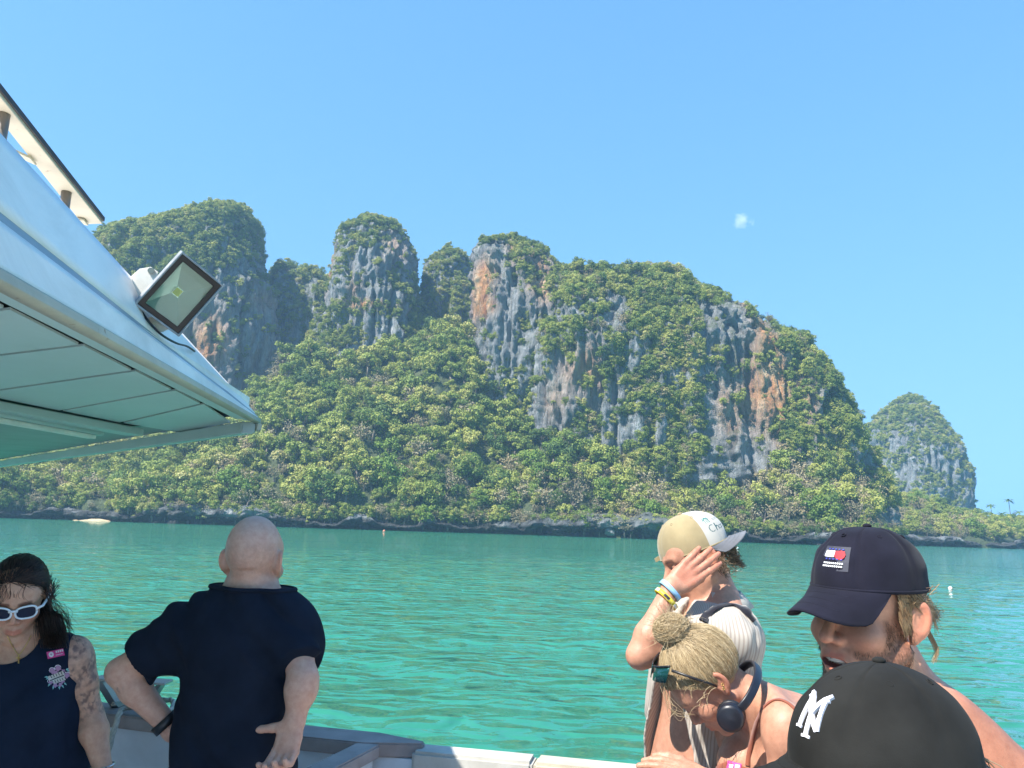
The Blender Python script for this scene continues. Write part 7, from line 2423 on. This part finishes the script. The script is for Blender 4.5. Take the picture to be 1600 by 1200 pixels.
# interlocked letters: an N and a Y over it
def taper(pts, w0, w1): return stroke(pts, np.linspace(w0, w1, len(pts)))
ny = [stroke([(-11, -17), (-10.5, 0), (-10, 15)], [5.2, 4.2, 5.0]), stroke([(-12, 15), (0, -2), (11, -17)], [4.6, 4.6, 4.8]), stroke([(10.5, 14), (10.8, 0), (11, -17)], [4.6, 3.8, 4.6]),
      stroke([(-16, 21), (-9, 15), (-3, 6), (0.2, -2)], [3.2, 5.0, 5.2, 4.6]), stroke([(16, 21), (9, 15), (3, 6), (-0.2, -2)], [3.2, 5.0, 5.2, 4.6]), stroke([(0, 0), (0, -12), (0, -24)], [5.0, 4.6, 5.0]),
      stroke([(-5, -24.5), (0, -23.5), (5, -24.5)], [2.6, 3.4, 2.6]), stroke([(-15, -17.5), (-11, -16.5), (-7, -17.5)], [2.4, 3.2, 2.4]), stroke([(-16, 15.5), (-11, 14.6), (-7, 15.4)], [2.4, 3.0, 2.4]), stroke([(7, 14.5), (11, 13.8), (15, 14.6)], [2.4, 3.0, 2.4])]
for k, pl_ in enumerate(ny):
    on_cap(tw6, S6, 0.06, [pl_], math.pi / 2, 0.56, 0.00122, EMB, 'embroidered_stroke', c6, 0.0030 + 0.0002 * (k % 5), pexp=1.0)
# small outlined flag mark on the side
fl_ = [(-11, -7), (9, -7), (12, 7), (-8, 7)]
on_cap(tw6, S6, 0.06, [stroke([fl_[i], fl_[(i + 1) % 4]], 1.8) for i in range(4)] + [stroke([(-6, -5), (-4, 4), (0, -4), (2, 4.5)], 1.6), stroke([(4, -4), (5, 0), (6, 4)], 1.6), stroke([(4, 0), (8, 0)], 1.4)], math.pi - 0.18, 0.10, 0.00115, EMB, 'side_mark', c6, 0.0022, pexp=1.0)
rs = np.random.default_rng(61); lines = []
for k in range(700):
    a = rs.uniform(-0.9, 0.9)
    s_ = J['head'].wv(math.sin(a) * 0.075, -0.105 * math.cos(a) - 0.005, 0.02 + rs.normal(0, .012))
    m_ = J['head'].wv(math.sin(a) * 0.08 + rs.normal(0, .006), -0.128 + rs.normal(0, .006), -0.025 + rs.normal(0, .01)); e_ = J['head'].wv(math.sin(a) * 0.075 + rs.normal(0, .014), -0.142 + rs.normal(0, .014), -0.14 + rs.normal(0, .02))
    lines.append(bez([s_, m_, e_], 9))
for k in range(500):
    a = rs.uniform(-1.9, 1.9)
    s_ = J['head'].wv(math.sin(a) * 0.083, -0.098 * math.cos(a) - 0.005, 0.03); e_ = J['head'].wv(math.sin(a) * 0.092 + rs.normal(0, .004), -0.108 * math.cos(a) - 0.008, -0.09 + rs.normal(0, .02))
    lines.append(bez([s_, (s_ + e_) / 2 + Vector((0, 0, 0.0)), e_], 6))
strands('hair', lines, 0.0010, 0.0005, BRH, e6, 3)

# ================================================================== CLOUD WISP
def cloud():
    m = bpy.data.materials.new('cloud_vapour'); m.use_nodes = True
    nt = m.node_tree; nt.nodes.clear()
    out = nt.nodes.new('ShaderNodeOutputMaterial'); pv = nt.nodes.new('ShaderNodeVolumePrincipled')
    pv.inputs['Color'].default_value = (1, 1, 1, 1)
    tc = nt.nodes.new('ShaderNodeTexCoord'); n = nt.nodes.new('ShaderNodeTexNoise')
    setin(n, Scale=2.2, Detail=5, Roughness=0.6, Distortion=0.6)
    nt.links.new(tc.outputs['Generated'], n.inputs['Vector'])
    g = nt.nodes.new('ShaderNodeTexGradient'); g.gradient_type = 'SPHERICAL'
    mp = nt.nodes.new('ShaderNodeMapping'); mp.inputs['Location'].default_value = (-1, -1, -1); mp.inputs['Scale'].default_value = (2, 2, 2)
    nt.links.new(tc.outputs['Generated'], mp.inputs['Vector']); nt.links.new(mp.outputs[0], g.inputs[0])
    d = mathn(nt, 'MULTIPLY', mathn(nt, 'SUBTRACT', mathn(nt, 'ADD', n.outputs['Fac'], mathn(nt, 'MULTIPLY', g.outputs['Fac'], 0.5)), 0.70, True), 0.075)
    nt.links.new(d, pv.inputs['Density'])
    nt.links.new(pv.outputs[0], out.inputs['Volume'])
    c = P(1162, 346, 3200)
    bm = bmesh.new(); bmesh.ops.create_icosphere(bm, subdivisions=4, radius=1.0)
    v = np.array([tuple(q.co) for q in bm.verts]); f = [tuple(q.index for q in fc.verts) for fc in bm.faces]; bm.free()
    v = v * (1 + 0.25 * fbm(v * 1.5, 3, 4))[:, None] * np.array([52, 45, 48]) + np.array(tuple(c))
    o = mesh_np('cloud', v, f, m)
    tag(o, 'single small wisp of white cloud in the blue sky', 'cloud', None, 'stuff')
cloud()

# ================================================================== HAZE
def haze_box():
    m = bpy.data.materials.new('haze_air'); m.use_nodes = True
    nt = m.node_tree; nt.nodes.clear()
    out = nt.nodes.new('ShaderNodeOutputMaterial'); pv = nt.nodes.new('ShaderNodeVolumePrincipled')
    pv.inputs['Color'].default_value = (0.45, 0.70, 1.0, 1)
    pv.inputs['Density'].default_value = 0.00031
    pv.inputs['Anisotropy'].default_value = 0.2
    nt.links.new(pv.outputs[0], out.inputs['Volume'])
    bm = bmesh.new(); bmesh.ops.create_cube(bm, size=1.0)
    bmesh.ops.scale(bm, vec=(8400, 8400, 213), verts=bm.verts)
    bmesh.ops.translate(bm, vec=(0, 0, 213 / 2 - 8), verts=bm.verts)
    o = bm_obj('haze', bm, m)
    tag(o, 'thin bluish sea haze filling the air of the bay', None, None, 'stuff')
haze_box()
